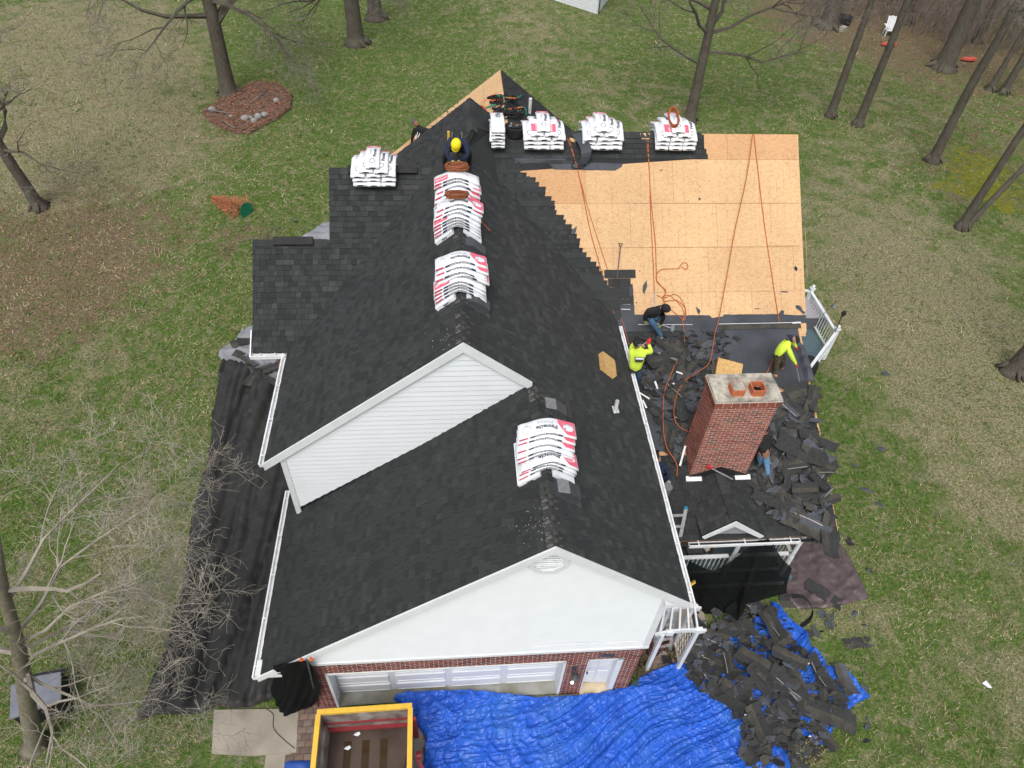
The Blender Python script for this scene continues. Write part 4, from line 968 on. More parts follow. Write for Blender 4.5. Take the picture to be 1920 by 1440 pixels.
b = MB(); b.bar((4.4, 2.70, .12), (9.2, 2.70, .12), .08, .12); b.build('deck_fascia', M_TRIM, house)
# octagonal deck at the back right
zr = 1.4
k1, k2, k3 = at(1521, 547, zr), at(1568, 623, zr), at(1516, 693, zr); k0 = at(1490, 540, zr)
fl = flat_poly('deck_floor', [(k0.x, k0.y), (k1.x, k1.y), (k2.x, k2.y), (k3.x, k3.y), (9.9, 8.6), (9.9, 15.6)], .25, .42, M_DECKB, None, house)
for i in range(10):
    b = MB(); a0 = Vector((11.2 + i * .02, 9.9 + i * .42, .43)); b.box((12.3, 9.8 + i * .38, .424), (2.2, .006, .004)); b.build('board_gap', M_BLACK, fl)
for a, c in ((k0, k1), (k1, k2), (k2, k3)): railing((a.x, a.y), (c.x, c.y), .55, zr, house, .15)
for k in (k1, k2): 
    b = MB(); b.box((k.x, k.y, .8), (.13, .13, 1.5)); b.box((k.x, k.y, 1.57), (.18, .18, .04)); b.tube([(k.x, k.y, 1.58), (k.x, k.y, 1.63), (k.x, k.y, 1.70), (k.x, k.y, 1.74)], [.03, .07, .06, .01], 8); b.build('railing_post', M_TRIM, house)
# ---------------- far gable roof behind
fz = 7.5; p0 = at(938.5, 131, fz); rx = p0.x; fy = p0.y
def fgp(dx, y): return Vector((rx + dx, y, fz - .8 * abs(dx)))
f1 = slab('roof', [fgp(-4.6, 12.2), fgp(0, 12.2), fgp(0, fy), fgp(-4.6, fy)], .1, M_OSB[0], house); f1['label'] = 'far left slope bare wood by the rear peak'
Uf = Vector((0, -1, 0)); Vf = upv((1, 0), .8); Nf = Uf.cross(Vf)
if Nf.z < 0: Nf = -Nf
q0 = fgp(-4.6, fy)
for r_ in range(5):
    for c_ in range(4):
        b = MB(); u0 = c_ * 2.55 - (1.2 if r_ % 2 else 0) + .005; u1 = min(u0 + 2.54, fy - 12.2); u0 = max(u0, 0); v0 = r_ * 1.27 + .004; v1 = min(v0 + 1.26, 5.88)
        if u1 > u0: b.prism([q0 + Uf * u + Vf * v + Nf * .001 for u, v in ((u0, v0), (u1, v0), (u1, v1), (u0, v1))], Nf * .012); b.build('sheathing_panel', M_OSB[random.choice((0, 0, 1, 2))], f1)
f2 = slab('roof', [fgp(0, 12.2), fgp(4.4, 12.2), fgp(4.4, fy), fgp(0, fy)], .1, M_DECK, house); f2['label'] = 'far right slope still shingled'
Ur = Vector((0, 1, 0)); Vr = upv((-1, 0), .8); Nr = Ur.cross(Vr)
if Nr.z < 0: Nr = -Nr
shingles([fgp(4.4, 12.6), fgp(4.4, fy), fgp(0, fy), fgp(0, 12.6)], fgp(4.4, 12.6), Ur, Vr, Nr, f2, (0, 1, 2, 2), seed=91)
b = MB(); b.prism([fgp(-4.6, fy), fgp(0, fy), fgp(4.4, fy), (rx + 4, fy, 3), (rx - 4.2, fy, 3)], (0, -.1, 0)); b.build('gable_wall', M_WHITE, house)
sheet('felt_scrap', [(765 + 0, 120), ] and [(760 + X / 8, 120 + Y / 8) for X, Y in ((1115, 600), (1140, 560), (1175, 520), (1170, 560), (1200, 590), (1175, 615), (1135, 605))], lambda x, y: onp(x, y, rx, fz, .8), M_FELT, f1, lift=.02)
b = MB(); A_ = onp(901, 188, rx, fz, .8, up=.02); B_ = onp(944, 168, rx, fz, .8, up=.02); b.bar(A_, B_, .02, .004); b.build('chalk_line', M_NAIL, f1)
b = MB()
for i in range(14):
    t = i / 13; x = 880 - t * 130; yy = 176 + t * 110; A_ = onp(x, yy, rx, fz, .8, up=.03); b.prism([A_ + Vector((random.uniform(-.1, .1), random.uniform(-.1, .1), 0)) for _ in range(3)], (0, 0, .01))
b.build('felt_scrap', M_OLD[3], f1)
# box vents and pipe vents on the right slope
NRr = Vector((.82, 0, 1)).normalized(); URr = Vector((0, 1, 0)); VRr = upv((-1, 0), .82)
def boxvent(px, py, label, top):
    c = pR(px, py); R = Matrix((VRr, URr, NRr)).transposed(); t = thing('roof_vent', label, 'roof vent', c, 'box vents beside the ridge')
    b = MB(); w, d, h = .27, .30, .11
    T = lambda x, y, z: c + VRr * x + URr * y + NRr * z
    b.add([T(-w, -d / 2, 0), T(w, -d / 2, 0), T(w, d / 2, 0), T(-w, d / 2, 0), T(-w, -d / 2, .13), T(.05, -d / 2, .15), T(.05, d / 2, .15), T(-w, d / 2, .13), T(w, -d / 2, .05), T(w, d / 2, .05)],
          ((4, 5, 6, 7), (5, 8, 9, 6), (0, 1, 8, 5, 4), (2, 3, 7, 6, 9), (1, 2, 9, 8)), 0)
    o = b.build('hood', M_DKGREY, t)
    b = MB(); b.add([T(.055, -d / 2 + .0, .153), T(w, -d / 2, .055), T(w, d / 2, .055), T(.055, d / 2, .153)], ((0, 1, 2, 3),)); b.build('hood_top', top, t)
    b = MB(); b.add([T(-w - .002, -d / 2 + .02, .01), T(-w - .002, d / 2 - .02, .01), T(-w - .002, d / 2 - .02, .11), T(-w - .002, -d / 2 + .02, .11)], ((0, 1, 2, 3),)); b.build('grille', M_BLACK, t)
    b = MB(); b.box(c + NRr * .016, (2 * w + .16, d + .16, .006), R); b.build('flashing', M_DKGREY, t)
boxvent(1037, 767, 'grey box roof vent just behind the nearest bundle stack on the garage ridge', M_LTGREY)
boxvent(1061, 922, 'grey box roof vent right below the nearest bundle stack', M_LTGREY)
boxvent(893, 570, 'dark grey box roof vent below the third bundle stack on the main ridge', M_DKGREY)
boxvent(887, 466, 'dark grey box roof vent between two bundle stacks on the main ridge', M_DKGREY)
t = thing('vent_pipe', 'white plastic vent pipe standing in the right slope of the main roof', 'vent pipe', pR(1153, 772))
c = pR(1153, 772); b = MB(); b.tube([c, c + Vector((0, 0, .38))], .05, 12, cap=False); b.tube([c + Vector((0, 0, .38)), c + Vector((0, 0, .05))], .042, 12, cap=False); b.build('pipe', M_PIPE, t)
b = MB(); b.prism([pR(*p) + NRr * .02 for p in ((1146, 762), (1157, 764), (1160, 775), (1150, 776))], NRr * .006); b.build('flashing', M_GUT, t)
t = thing('vent_pipe', 'white plastic vent pipe on the far shingled slope behind the wing ridge', 'vent pipe', (0, 0, 0)); c = onp(993, 213, rx, fz, -.8)
b = MB(); b.tube([c, c + Vector((0, 0, .55))], .06, 10); b.build('pipe', M_PIPE, t)
emit_bricks(); emit_shingles()
# ================================================================ SHINGLE BUNDLES
BL_, BW_, BT_ = 1.10, 0.37, 0.070
def bundle_parts(bend, style, seed):
    """bundle in local axes: a along its length, b across, h up; draped by 'bend' (drop at the ends)"""
    rnd = random.Random(seed)
    def sag(a):
        r = .13; return bend * (math.sqrt(a * a + r * r) - r)
    w1, w2, w3 = rnd.uniform(-.02, .02), rnd.uniform(0, 6), rnd.uniform(.002, .006)
    def M(a, b, h): return (a, b + w1 * a, h - sag(a) + w3 * math.sin(a * 19 + w2) * (1 if h > .03 else 0))
    n = 16; prof = [(0.012, 0), (BW_ - .012, 0), (BW_, .015), (BW_ + .004, BT_ - .02), (BW_ - .02, BT_), (.02, BT_), (-.004, BT_ - .02), (0, .015)]
    wr = MB(); k = len(prof)
    ring = []
    for i in range(n + 1):
        a = -BL_ / 2 + BL_ * i / n; e = .018 if i in (0, n) else 0
        for (b_, h) in prof: ring.append(M(a, b_ + rnd.uniform(-.003, .003), max(0, h - e * (h > .04)) + rnd.uniform(-.0025, .0025)))
    fs = [(i * k + j, (i + 1) * k + j, (i + 1) * k + (j + 1) % k, i * k + (j + 1) % k) for i in range(n) for j in range(k)]
    fs += [tuple(range(k)), tuple(n * k + j for j in range(k))[::-1]]
    wr.add(ring, fs)
    out = {'wrapper': (wr, M_WRAP2 if style == 'back' else M_WRAP, None)}
    def patch(pl, h=BT_ + .004):
        b = MB(); b.add([M(a, b_, h) for a, b_ in pl], (tuple(range(len(pl))),)); return b
    def strip(a0, a1, f0, f1, h=BT_ + .004, m=10):
        b = MB(); P = []
        for i in range(m + 1):
            a = a0 + (a1 - a0) * i / m; P.append([M(a, f0(a), h), M(a, f1(a), h)])
        b.grid(P); return b
    def txt(s, size, a0, b0, bold=0.0, b=None, h=BT_ + .007, flip=-1, side=False, squash=1.0):
        v, f = text2d(s, size, bold); b = b or MB()
        if side: P = [M(a0 + flip * x, -.010, b0 + y) for x, y in v]
        else: P = [M(a0 + flip * x, b0 + flip * y * squash, h) for x, y in v]
        b.add(P, f); return b
    if style == 'top':
        pk = strip(.20, BL_ / 2 - .015, lambda a: .02 + max(0, (.36 - a)) * 1.5 if a < .36 else .02, lambda a: BW_ - .015)
        out['pink_panel'] = (pk, M_PINK, None)
        c = (.40, BW_ * .52); disc = MB(); disc.add([M(c[0] + .105 * math.cos(i * .524), c[1] + .085 * math.sin(i * .524), BT_ + .006) for i in range(12)], (tuple(range(12)),))
        out['logo_disc'] = (disc, M_WRAP, 'pink_panel')
        d2 = MB(); d2.add([M(.34 + .02 * math.cos(i), c[1] - .03 + .02 * math.sin(i), BT_ + .009) for i in range(6)], (tuple(range(6)),)); out['logo_dot'] = (d2, M_CRIM, 'pink_panel')
        out['brand_lettering'] = (txt('ATLAS', .075, .40, BW_ * .70, .002, h=BT_ + .010), M_GINK, 'pink_panel')
        lt = txt('Pinnacle', .125, -.02, BW_ * .40, .003); out['lettering'] = (lt, M_INK, None)
        l2 = txt('Pristine', .10, -.05, BW_ * .70, 0.0); out['grey_lettering'] = (l2, M_GINK, None)
        em = MB(); c = (-.40, BW_ * .5)
        for i in range(10):
            a0, a1 = i * .628, i * .628 + .42; em.add([M(c[0] + r * 1.1 * math.cos(t), c[1] + r * .8 * math.sin(t), BT_ + .006) for r, t in ((.07, a0), (.085, a0), (.085, a1), (.07, a1))], ((0, 1, 2, 3),))
        em.add([M(c[0] + x, c[1] + y, BT_ + .006) for x, y in ((-.05, .06), (0, .10), (.05, .06), (.03, .06), (0, .08), (-.03, .06))], ((0, 1, 2, 3, 4, 5),))
        txt('SCOTCHGARD', .025, c[0], c[1] - .11, b=em); out['emblem'] = (em, M_GINK, None)
    elif style == 'flip':
        pk = strip(-BL_ / 2 + .015, -.22, lambda a: .02, lambda a: BW_ * .62); out['pink_panel'] = (pk, M_PINK, None)
        out['brand_lettering'] = (txt('ATLAS', .09, -.38, BW_ * .33, .003), M_WRAP, 'pink_panel')
        out['lettering'] = (txt('Pristine', .10, .12, BW_ * .6), M_GINK, None)
    elif style == 'short':
        pk = strip(.32, BL_ / 2 - .01, lambda a: .02, lambda a: BW_ - .02); out['pink_panel'] = (pk, M_PINK, None)
        d = MB(); d.add([M(.43 + .06 * math.cos(i * .7), BW_ / 2 + .1 * math.sin(i * .7), BT_ + .006) for i in range(9)], (tuple(range(9)),)); out['logo_disc'] = (d, M_WRAP, 'pink_panel')
        lt = txt('Pinnacle', .12, -.02, BW_ * .34, .003, flip=1); out['lettering'] = (lt, M_INK, None)
        l2 = txt('Pristine', .085, -.02, BW_ * .66, flip=1); out['grey_lettering'] = (l2, M_GINK, None)
        em = MB()
        for i in range(8):
            a0 = i * .785; em.add([M(-.36 + r * math.cos(t), BW_ * .5 + r * math.sin(t), BT_ + .006) for r, t in ((.06, a0), (.08, a0), (.08, a0 + .5), (.06, a0 + .5))], ((0, 1, 2, 3),))
        out['emblem'] = (em, M_INK, None)
    elif style == 'low':
        pk = strip(-.45, -.18, lambda a: .06, lambda a: BW_ - .03); out['pink_panel'] = (pk, M_PINK, None)
        out['brand_lettering'] = (txt('ATLAS', .08, -.31, BW_ / 2, .003, flip=1), M_WRAP, 'pink_panel')
        out['lettering'] = (txt('Pinnacle', .11, .2, BW_ * .5, .003, flip=1), M_INK, None)
    # printed band on the long edge that faces the camera
    if style in ('top', 'flip', 'edge', 'back'):
        b = MB(); P = []
        for i in range(13):
            a = -.34 + .62 * i / 12; P.append([M(a, -.0065, .010), M(a, -.0065, BT_ - .012)])
        b.grid(P); out['dark_band'] = (b, M_NAVY, None)
        out['band_lettering'] = (txt('Pinnacle Pristine', .066, -.03, BT_ * .5, .001, flip=-1, side=True), M_WRAP, 'dark_band')
        b = MB(); P = []
        for i in range(5):
            a = -BL_ / 2 + .01 + .16 * i / 4; P.append([M(a, -.0065, .015), M(a, -.0065, BT_ - .015)])
        b.grid(P); out['crimson_end'] = (b, M_CRIM, None)
    if style in ('side', 'short', 'low'):
        # carrying slot seen on the short end
        b = MB(); a = -BL_ / 2 - .004; 
        b.add([M(a, BW_ * .5 + .10 * math.cos(i * .785), BT_ * .45 + .018 * math.sin(i * .785) + bend * 0) for i in range(8)], (tuple(range(8)),)); out['hand_slot'] = (b, M_INK, None)
    return out
_bproto = {}
def bundle(label, group, origin, rot, bend, style, variant=0, sz=1.0):
    key = (round(bend, 2), style, variant)
    loc = Vector(origin); M = Matrix.Translation(loc) @ Matrix.Rotation(rot, 4, 'Z') @ Matrix.Diagonal((1, 1, sz, 1))
    if key not in _bproto:
        parts = bundle_parts(bend, style, hash(key) % 1000 if False else int(bend * 100) * 7 + len(style) * 13 + variant)
        _bproto[key] = {k: (b.mesh(k, m, smooth=(k == 'wrapper')), par) for k, (b, m, par) in parts.items()}
    t = thing('shingle_bundle', label, 'shingle bundle', (0, 0, 0), group); t.matrix_basis = M
    made = {}
    for k, (me, par) in _bproto[key].items():
        o = bpy.data.objects.new(k, me); COL.objects.link(o); o.parent = made[par] if par else t; made[k] = o
    return t
def tube_obj(name, pts, r, m, parent=None, k=6, smooth=True):
    b = MB(); b.tube(pts, r, k); return b.build(name, m, parent, smooth)
saddles = [  # x centre, front y, ridge z, where, bundles: (dy, style)
    ('garage', 1.70, 1.45, 7.51, 'garage ridge', [(0, 'edge', 0), (.03, 'edge', 0), (.06, 'top', 0), (.42, 'back', 0), (.44, 'back', 0), (.62, 'top', 0), (.86, 'top', 0), (.98, 'top', 0)]),
    ('main3', .17, 5.20, RZ, 'main ridge between two dark vents', [(0, 'edge', 0), (.03, 'edge', 0), (.04, 'edge', 0), (.08, 'flip', 0), (.34, 'top', 0), (.40, 'edge', 0), (.64, 'top', 0), (.84, 'top', 0)]),
    ('main2', .15, 7.58, RZ, 'main ridge behind the upper vent', [(0, 'edge', 0), (.02, 'edge', 0), (.05, 'edge', 0), (.09, 'flip', 0), (.40, 'back', 0), (.62, 'top', 0), (.84, 'top', 0)]),
    ('main1', .15, 8.52, RZ, 'main ridge before the helmeted worker', [(0, 'edge', 0), (.03, 'edge', 0), (.06, 'edge', 0), (.10, 'top', 0), (.30, 'top', 0), (.48, 'top', 0), (.64, 'flip', 0), (.68, 'flip', 0)]),
]
ordn = ['lowest', 'second from the bottom', 'third from the bottom', 'fourth from the bottom', 'fifth from the bottom', 'sixth from the bottom', 'seventh from the bottom', 'eighth from the bottom', 'ninth from the bottom']
for key, sx_, fy_, rz_, where, lst in saddles:
    KD = {'garage': .45, 'main3': .42, 'main2': .30, 'main1': .50}[key]
    # one bundle on each slope wedged under the saddle stack
    for s, side in ((-1, 'left'), (1, 'right')):
        t = thing('shingle_bundle', 'bundle wedged on the %s slope under the stack over %s' % (side, where), 'shingle bundle', (0, 0, 0), 'wrapped shingle bundles on the roof')
        b = MB(); sl = .81; L = .45; c = Vector((sx_ + s * (.10 + L / 2), fy_ + .42, rz_ - sl * (.10 + L / 2) + .06)); U_ = Vector((s, 0, -sl)).normalized(); V_ = Vector((0, 1, 0)); N_ = Vector((s * sl, 0, 1)).normalized()
        R_ = Matrix((U_, V_, N_)).transposed(); b.box(c, (L * 1.15, 1.02, .085), R_); b.build('wrapper', M_WRAP, t)
        h = MB(); h.box(c + V_ * -.515, (.14, .012, .02), R_); h.build('hand_slot', M_INK, t)
    for i, (dy, st, va) in enumerate(lst):
        top = 'topmost' if i == len(lst) - 1 else ordn[i]
        bend = .78 - .045 * i
        bundle('white bundle over %s, %s in stack' % (where, top), 'wrapped shingle bundles on the roof', (sx_ + random.uniform(-.035, .035) + (.03 if st == 'top' else 0), fy_ + dy * KD, rz_ + .05 + i * (BT_ - .002)), random.uniform(-.03, .03), bend, st, random.randrange(3))
# stacks whose bundles hang over the cross ridges, short end towards the camera
def pyramid(cx_, yr, zr, where, layers):
    for li, row in enumerate(layers):
        n = len(row)
        for ci, (dx, dy, st) in enumerate(row):
            pos = '' if n == 1 else (('left', 'middle', 'right') if n == 3 else ('left', 'right'))[ci] + ' of the '
            lay = ('bottom', 'second', 'third', 'fourth', 'top')[min(li, 3) if li < len(layers) - 1 else 4]
            lab = 'white bundle %s, %s%s layer' % (where, pos, lay)
            x = cx_ + dx
            bundle(lab, 'wrapped shingle bundles on the roof', (x + BW_ / 2, yr + dy, zr + .05 + li * .084), math.pi / 2 + random.uniform(-.04, .04), (.60 - .075 * li) / 1.2, st, random.randrange(3), 1.2)
P3 = [[(-.38, -.03, 'side'), (0, -.05, 'side'), (.38, -.04, 'side')], [(-.38, .0, 'side'), (0, 0, 'side'), (.38, 0, 'side')], [(-.40, .0, 'short'), (0, 0, 'side'), (.40, .02, 'short')], [(-.21, .03, 'low'), (.21, .0, 'low')], [(0, .05, 'short')]]
P4 = [[(-.38, -.03, 'side'), (0, -.05, 'side'), (.38, -.04, 'side')], [(-.38, .0, 'side'), (0, 0, 'side'), (.38, 0, 'side')], [(-.40, .0, 'short'), (0, 0, 'side'), (.40, .02, 'short')], [(-.20, .03, 'short'), (.20, .0, 'short')], [(-.02, .05, 'short')]]
def wx(px, y=252): return at(px, y, WRZ + .1).x
pyramid(wx(1019), WRY, WRZ, 'left of the curled felt strip', P3)
pyramid(wx(1130), WRY, WRZ, 'right of the curled felt strip', P4)
pyramid(wx(1266), WRY, WRZ, 'in the pile under the rope coil', P3)
pyramid(at(703, 318, z_lwing(11.17)).x, 11.17, z_lwing(11.17), 'in the pile on the left wing', P4)
for i in range(6):
    bundle('white shingle bundle in the single narrow pile, %s' % ('topmost' if i == 5 else ordn[i]), 'wrapped shingle bundles on the roof', (wx(932) + BW_ / 2 + random.uniform(-.03, .03), WRY - .03, WRZ + .06 + i * .068), math.pi / 2 + random.uniform(-.05, .05), .55 - .05 * i, 'side' if i < 5 else 'edge', i % 2)
v_, f_ = text2d('4Pk2', .20, .002); hw = MB(); hw.add([(wx(932) + .02 + y * .9, WRY + .12 - x, WRZ + .06 + 6 * .068 + .03) for x, y in v_], f_)
o = hw.build('handwriting', M_INK, [t for t in bpy.data.objects if t.get('label', '').startswith('white shingle bundle in the single') and 'topmost' in t['label']][0])
# ================================================================ ROPES
def rope(label, pts, fn=pWP, up=.03, r=.013, m=M_ROPE):
    P = []
    for p in pts: P.append(fn(p[0], p[1], up) if len(p) == 2 else at(*p))
    return tag(tube_obj('rope', catmull(P, 6), r, m, k=5), label, 'rope', 'orange safety ropes')
RU = .04
rope('orange safety rope from the curled felt down to the pry bar worker', [z8(*p) for p in ((505, 175), (560, 340), (600, 520), (640, 720), (690, 900), (735, 1060), (790, 1239))] + [z3(200, 360), z3(215, 420)])
rope('thinner orange rope beside the left long rope', [z8(*p) for p in ((520, 190), (570, 380), (630, 600), (700, 820), (760, 1010), (820, 1230))] + [z3(265, 420), z3(305, 560)], r=.010)
rope('orange rope running from the wing ridge to the black hooded worker', [z8(*p) for p in ((965, 165), (985, 400), (990, 600), (1005, 900), (1012, 1070))] + [(1227, 560)])
rope('orange rope with a long tail looping under the black hooded worker', [z8(*p) for p in ((975, 165), (990, 500), (1018, 800), (1025, 1000), (1035, 1020), (1075, 1075), (1065, 1130), (1110, 1180), (1185, 1240))] + [z3(690, 385), z3(705, 500), z3(705, 600)])
rope('curly orange rope tail lying on the bare wood', [z8(*p) for p in ((1170, 930), (1195, 945), (1208, 925), (1190, 905), (1165, 920), (1150, 940), (1060, 945), (1025, 975), (1030, 1020), (1080, 1070), (1060, 1110), (1075, 1130), (1140, 1125), (1190, 1170), (1185, 1225), (1178, 1239))])
rope('orange rope loop beside the lifted knot on the bare wood', [z8(*p) for p in ((1025, 1095), (1070, 1110), (1130, 1090), (1170, 1120), (1195, 1180), (1190, 1230))] + [z3(700, 380), z3(690, 300), z3(600, 210), z3(545, 220), z3(560, 260)], r=.011)
rope('long orange rope slanting from the ridge past the chimney', [z8(*p) for p in ((1583, 160), (1550, 400), (1480, 720), (1440, 950), (1385, 1239))] + [z3(925, 470), z3(905, 600), z3(870, 710), z3(720, 810), z3(650, 920), z3(628, 1050), z3(655, 1140), z3(745, 1195)], up=.17)
rope('straight orange rope from the ridge to the back of the worker near the deck', [z8(*p) for p in ((1590, 160), (1640, 600), (1690, 950), (1735, 1239))] + [z3(1385, 400)])
rope('orange rope hanging from the belt of the worker near the deck', [z3(*p) for p in ((1340, 660), (1310, 740), (1270, 795), (1230, 775), (1180, 785), (1165, 800))], up=.06)
rope('orange rope across the debris left of the chimney', [z3(*p) for p in ((650, 680), (600, 790), (560, 900), (550, 1050), (555, 1200), (580, 1310), (620, 1370), (650, 1430))] + [(1269, 893)], up=.2)
rope('short orange rope beside the second stack on the main ridge', [(898, 410), (905, 418), (919, 433)], fn=pR, up=.04)
def coil(label, c, rx_, ry_, n, R=None, turns_up=.016, m=M_ROPE, r=.011, seed=1, grp='coiled orange ropes'):
    rnd = random.Random(seed); P = []; R = R or Matrix.Identity(3)
    for i in range(n * 14):
        a = i / 14 * 2 * math.pi; k = 1 + rnd.uniform(-.12, .12)
        P.append(Vector(c) + R @ Vector((rx_ * k * math.cos(a), ry_ * k * math.sin(a), .02 + turns_up * (i / 14) + rnd.uniform(-.006, .006))))
    return tag(tube_obj('rope_coil', P, r, m, k=5), label, 'rope coil', grp)
coil('orange rope coil lying on the right pile of bundles on the wing ridge', (wx(1258), WRY - .12, WRZ + .50), .14, .30, 8, Matrix.Rotation(rad(28), 3, 'X'))
coil('bright orange cord coil by the rear peak above the single pile', pR(903, 211, .35), .13, .2, 7, Matrix.Rotation(rad(35), 3, 'Y'), m=mat('bright_cord', (.72, .16, .05), scale=9), seed=2)
coil('rust coloured rope heap between the worker with the yellow helmet and the bundles', (.16, 9.22, RZ + .58), .27, .12, 9, m=mat('rust_rope', (.30, .10, .045), (.2, .07, .03), scale=30), r=.016, seed=3)
coil('rust coloured rope heap squeezed between two stacks on the main ridge', (.14, 7.98, RZ + .58), .25, .10, 8, m=mat('rust_rope', (.30, .10, .045), scale=30), r=.016, seed=4)
# curled strip of felt over the ridge
P = []
for i in range(9):
    t = i / 8; a = pW(1072 + 18 * math.sin(t * 2.6), 252 + 60 * t, .10 + .35 * math.sin(t * 3.1)); P.append([a + Vector((.28, 0, .08)), a, a + Vector((.12, .03, -.04))])
b = MB(); b.grid(P); tag(b.build('felt_strip', M_FELT), 'curled grey felt strip standing up over the wing ridge between two bundle piles', 'felt strip')
b = MB(); b.prism([pW(*p, .03) for p in ((1066, 256), (1076, 249), (1085, 262), (1078, 268), (1070, 264))], NW * .01); b.build('bare_sheathing', M_OSB[0], wing)
b = MB(); b.prism([pW(*p, .045) for p in ((1200, 250), (1218, 250), (1218, 261), (1203, 261))], NW * .01); b.build('bare_sheathing', M_OSB[0], wing)
tube_obj('felt_edge', catmull([pW(x, y, .05) for x, y in ((1095, 262), (1100, 290), (1096, 312), (1082, 316), (1072, 312), (1078, 300))], 5), .02, M_BLACK, wing)
# ================================================================ LOOSE OLD SHINGLES
def strip_mesh(seed, torn):
    rnd = random.Random(seed); b = MB(); L, Wd = (rnd.uniform(.55, 1.0), rnd.uniform(.22, .33)) if not torn else (rnd.uniform(.25, .6), rnd.uniform(.16, .34))
    n = 9; cv = rnd.choice((-.10, .05, .12, .24)); tw = rnd.uniform(-.16, .16); ms = [M_OLD[rnd.choice((0, 0, 1))], M_OLD[rnd.choice((1, 1, 2))], M_OLD[3], M_MORT]
    ph = rnd.uniform(0, 6); ej = [rnd.uniform(-.018, .012) for _ in range(n + 1)]; et = [rnd.uniform(-.012, .022) for _ in range(n + 1)]
    def P(a, v, h): return (a, v, h + cv * (a / L * 2) ** 2 * .5 + tw * a * v / Wd + .016 * math.sin(a * 8 + ph) + .05 * (v / Wd) ** 2 * math.sin(a * 4 + ph))
    if not torn:
        rowv = lambda r_, i: (-Wd / 2 + ej[i] if r_ == 0 else 0.0 if r_ == 1 else Wd / 2 + et[i]); aa = lambda i, r_: -L / 2 + L * i / n + ((.03 * math.sin(seed + r_ * 2)) if i in (0, n) else 0)
        for r_ in range(2):
            b.grid([[P(aa(i, r_ + q), rowv(r_ + q, i), .009 if r_ == 0 else .005) for q in (0, 1)] for i in range(n + 1)], r_)
        b.grid([[P(aa(i, 0), rowv(0, i), h) for h in (.009, -.001)] for i in range(n + 1)], 2)
        b.grid([[P(aa(i, 2), rowv(2, i), h) for h in (.005, -.001)] for i in range(n + 1)], 2)
        for e in (0, n): b.grid([[P(aa(e, r_), rowv(r_, e), h) for h in (.007, -.001)] for r_ in (0, 1, 2)], 2)
        if rnd.random() < .2: b.grid([[P(-L * .42 + L * .7 * i / n, v, .0125) for v in (Wd * .36, Wd * .39)] for i in range(n + 1)], 3)
    else:
        k = rnd.randrange(11, 18); pts = []
        for i in range(k):
            a = i / k * 6.283; r_ = rnd.uniform(.5, 1.0); pts.append((math.cos(a) * L / 2 * r_, math.sin(a) * Wd / 2 * r_))
        top = [P(x, y, .004) for x, y in pts]; bot = [P(x, y, -.002) for x, y in pts]; c = P(0, 0, .01 + rnd.uniform(0, .04)); mi = rnd.choice((0, 1, 1, 1))
        b.add(top + bot + [c], [(i, (i + 1) % k, 2 * k) for i in range(k)] + [(i, k + i, k + (i + 1) % k, (i + 1) % k) for i in range(k)], mi)
        ms[0] = M_OLD[0]; ms[1] = M_OLD[2] if rnd.random() < .75 else M_OLD[1]
    return b.mesh('loose_shingle', ms, smooth=False)
STR = [strip_mesh(i, False) for i in range(26)]; FRG = [strip_mesh(100 + i, True) for i in range(26)]
def lay(me, c, ang, tilt, N, label, group, sc=1.0):
    N = Vector(N).normalized(); X = Vector((math.cos(ang), math.sin(ang), 0)); X = (X - N * X.dot(N)).normalized(); Y_ = N.cross(X)
    R = Matrix((X, Y_, N)).transposed().to_4x4() @ Matrix.Rotation(tilt[0], 4, 'X') @ Matrix.Rotation(tilt[1], 4, 'Y') @ Matrix.Scale(sc, 4)
    o = place('loose_shingle', me, Matrix.Translation(c) @ R); tag(o, label, 'loose shingle', group); return o
def fold(x, y_, ang, freq, amp, warp=.5, sharp=1.6, seed=0, saw=False):
    u = x * math.cos(ang) + y_ * math.sin(ang); v = -x * math.sin(ang) + y_ * math.cos(ang)
    w = warp * nz(u * .35 + seed, v * .7, 3) + .12 * nz(u * 1.2, v * 2 + seed, 5)
    env = .3 + .7 * max(0, nz(u * .6 + 9, v * .8, seed) + .45)
    if saw:
        f = ((v + w) * freq / 3.1416) % 1.0; return amp * (f if f < .86 else (1 - f) / .14 * .86) * env
    s = 1 - abs(math.sin((v + w) * freq)); return amp * (s ** sharp) * env
def crk(x, y_, f, a, seed=0):
    n_ = nz(x * f, y_ * f, seed); return a * (1 - min(1, abs(n_) * 3.0))
def rdg(u, v, s): return 1 - min(1, abs(nz(u, v, s)) * 2.4)
def hb(x, y_):
    t_ = max(0, min(1, (x - .5) / 4)); a = .10 + .28 * t_ + .25 * nz(x * .25, y_ * .25, 7)
    u = x * math.cos(a) + y_ * math.sin(a); v = -x * math.sin(a) + y_ * math.cos(a); v += .25 * nz(u * .5, v * .6, 1)
    h = .055 * rdg(u * .22, v * 1.4, 1) ** 2 + .045 * rdg(u * .4 + 5, v * 3.0, 2) ** 3 + .032 * rdg(u * .8, v * 6.0, 3) ** 3 + .018 * rdg(u * 1.6, v * 11, 9) ** 2
    h += (.07 * rdg(x * 1.3, y_ * 1.2, 4) ** 3 + .045 * rdg(x * 2.8, y_ * 2.6, 5) ** 3) * (1.2 - t_) + .022 * rdg(x * 5, y_ * 5, 6) ** 2
    if x > 6: h += .09 * rdg(x * 1.3 + y_ * .9, (y_ - x) * 1.1, 8) ** 2 * min(1, x - 6)
    return h + .02 + .05 * math.exp(-(y_ + .1) ** 2 / .12)
rd = random.Random(12)
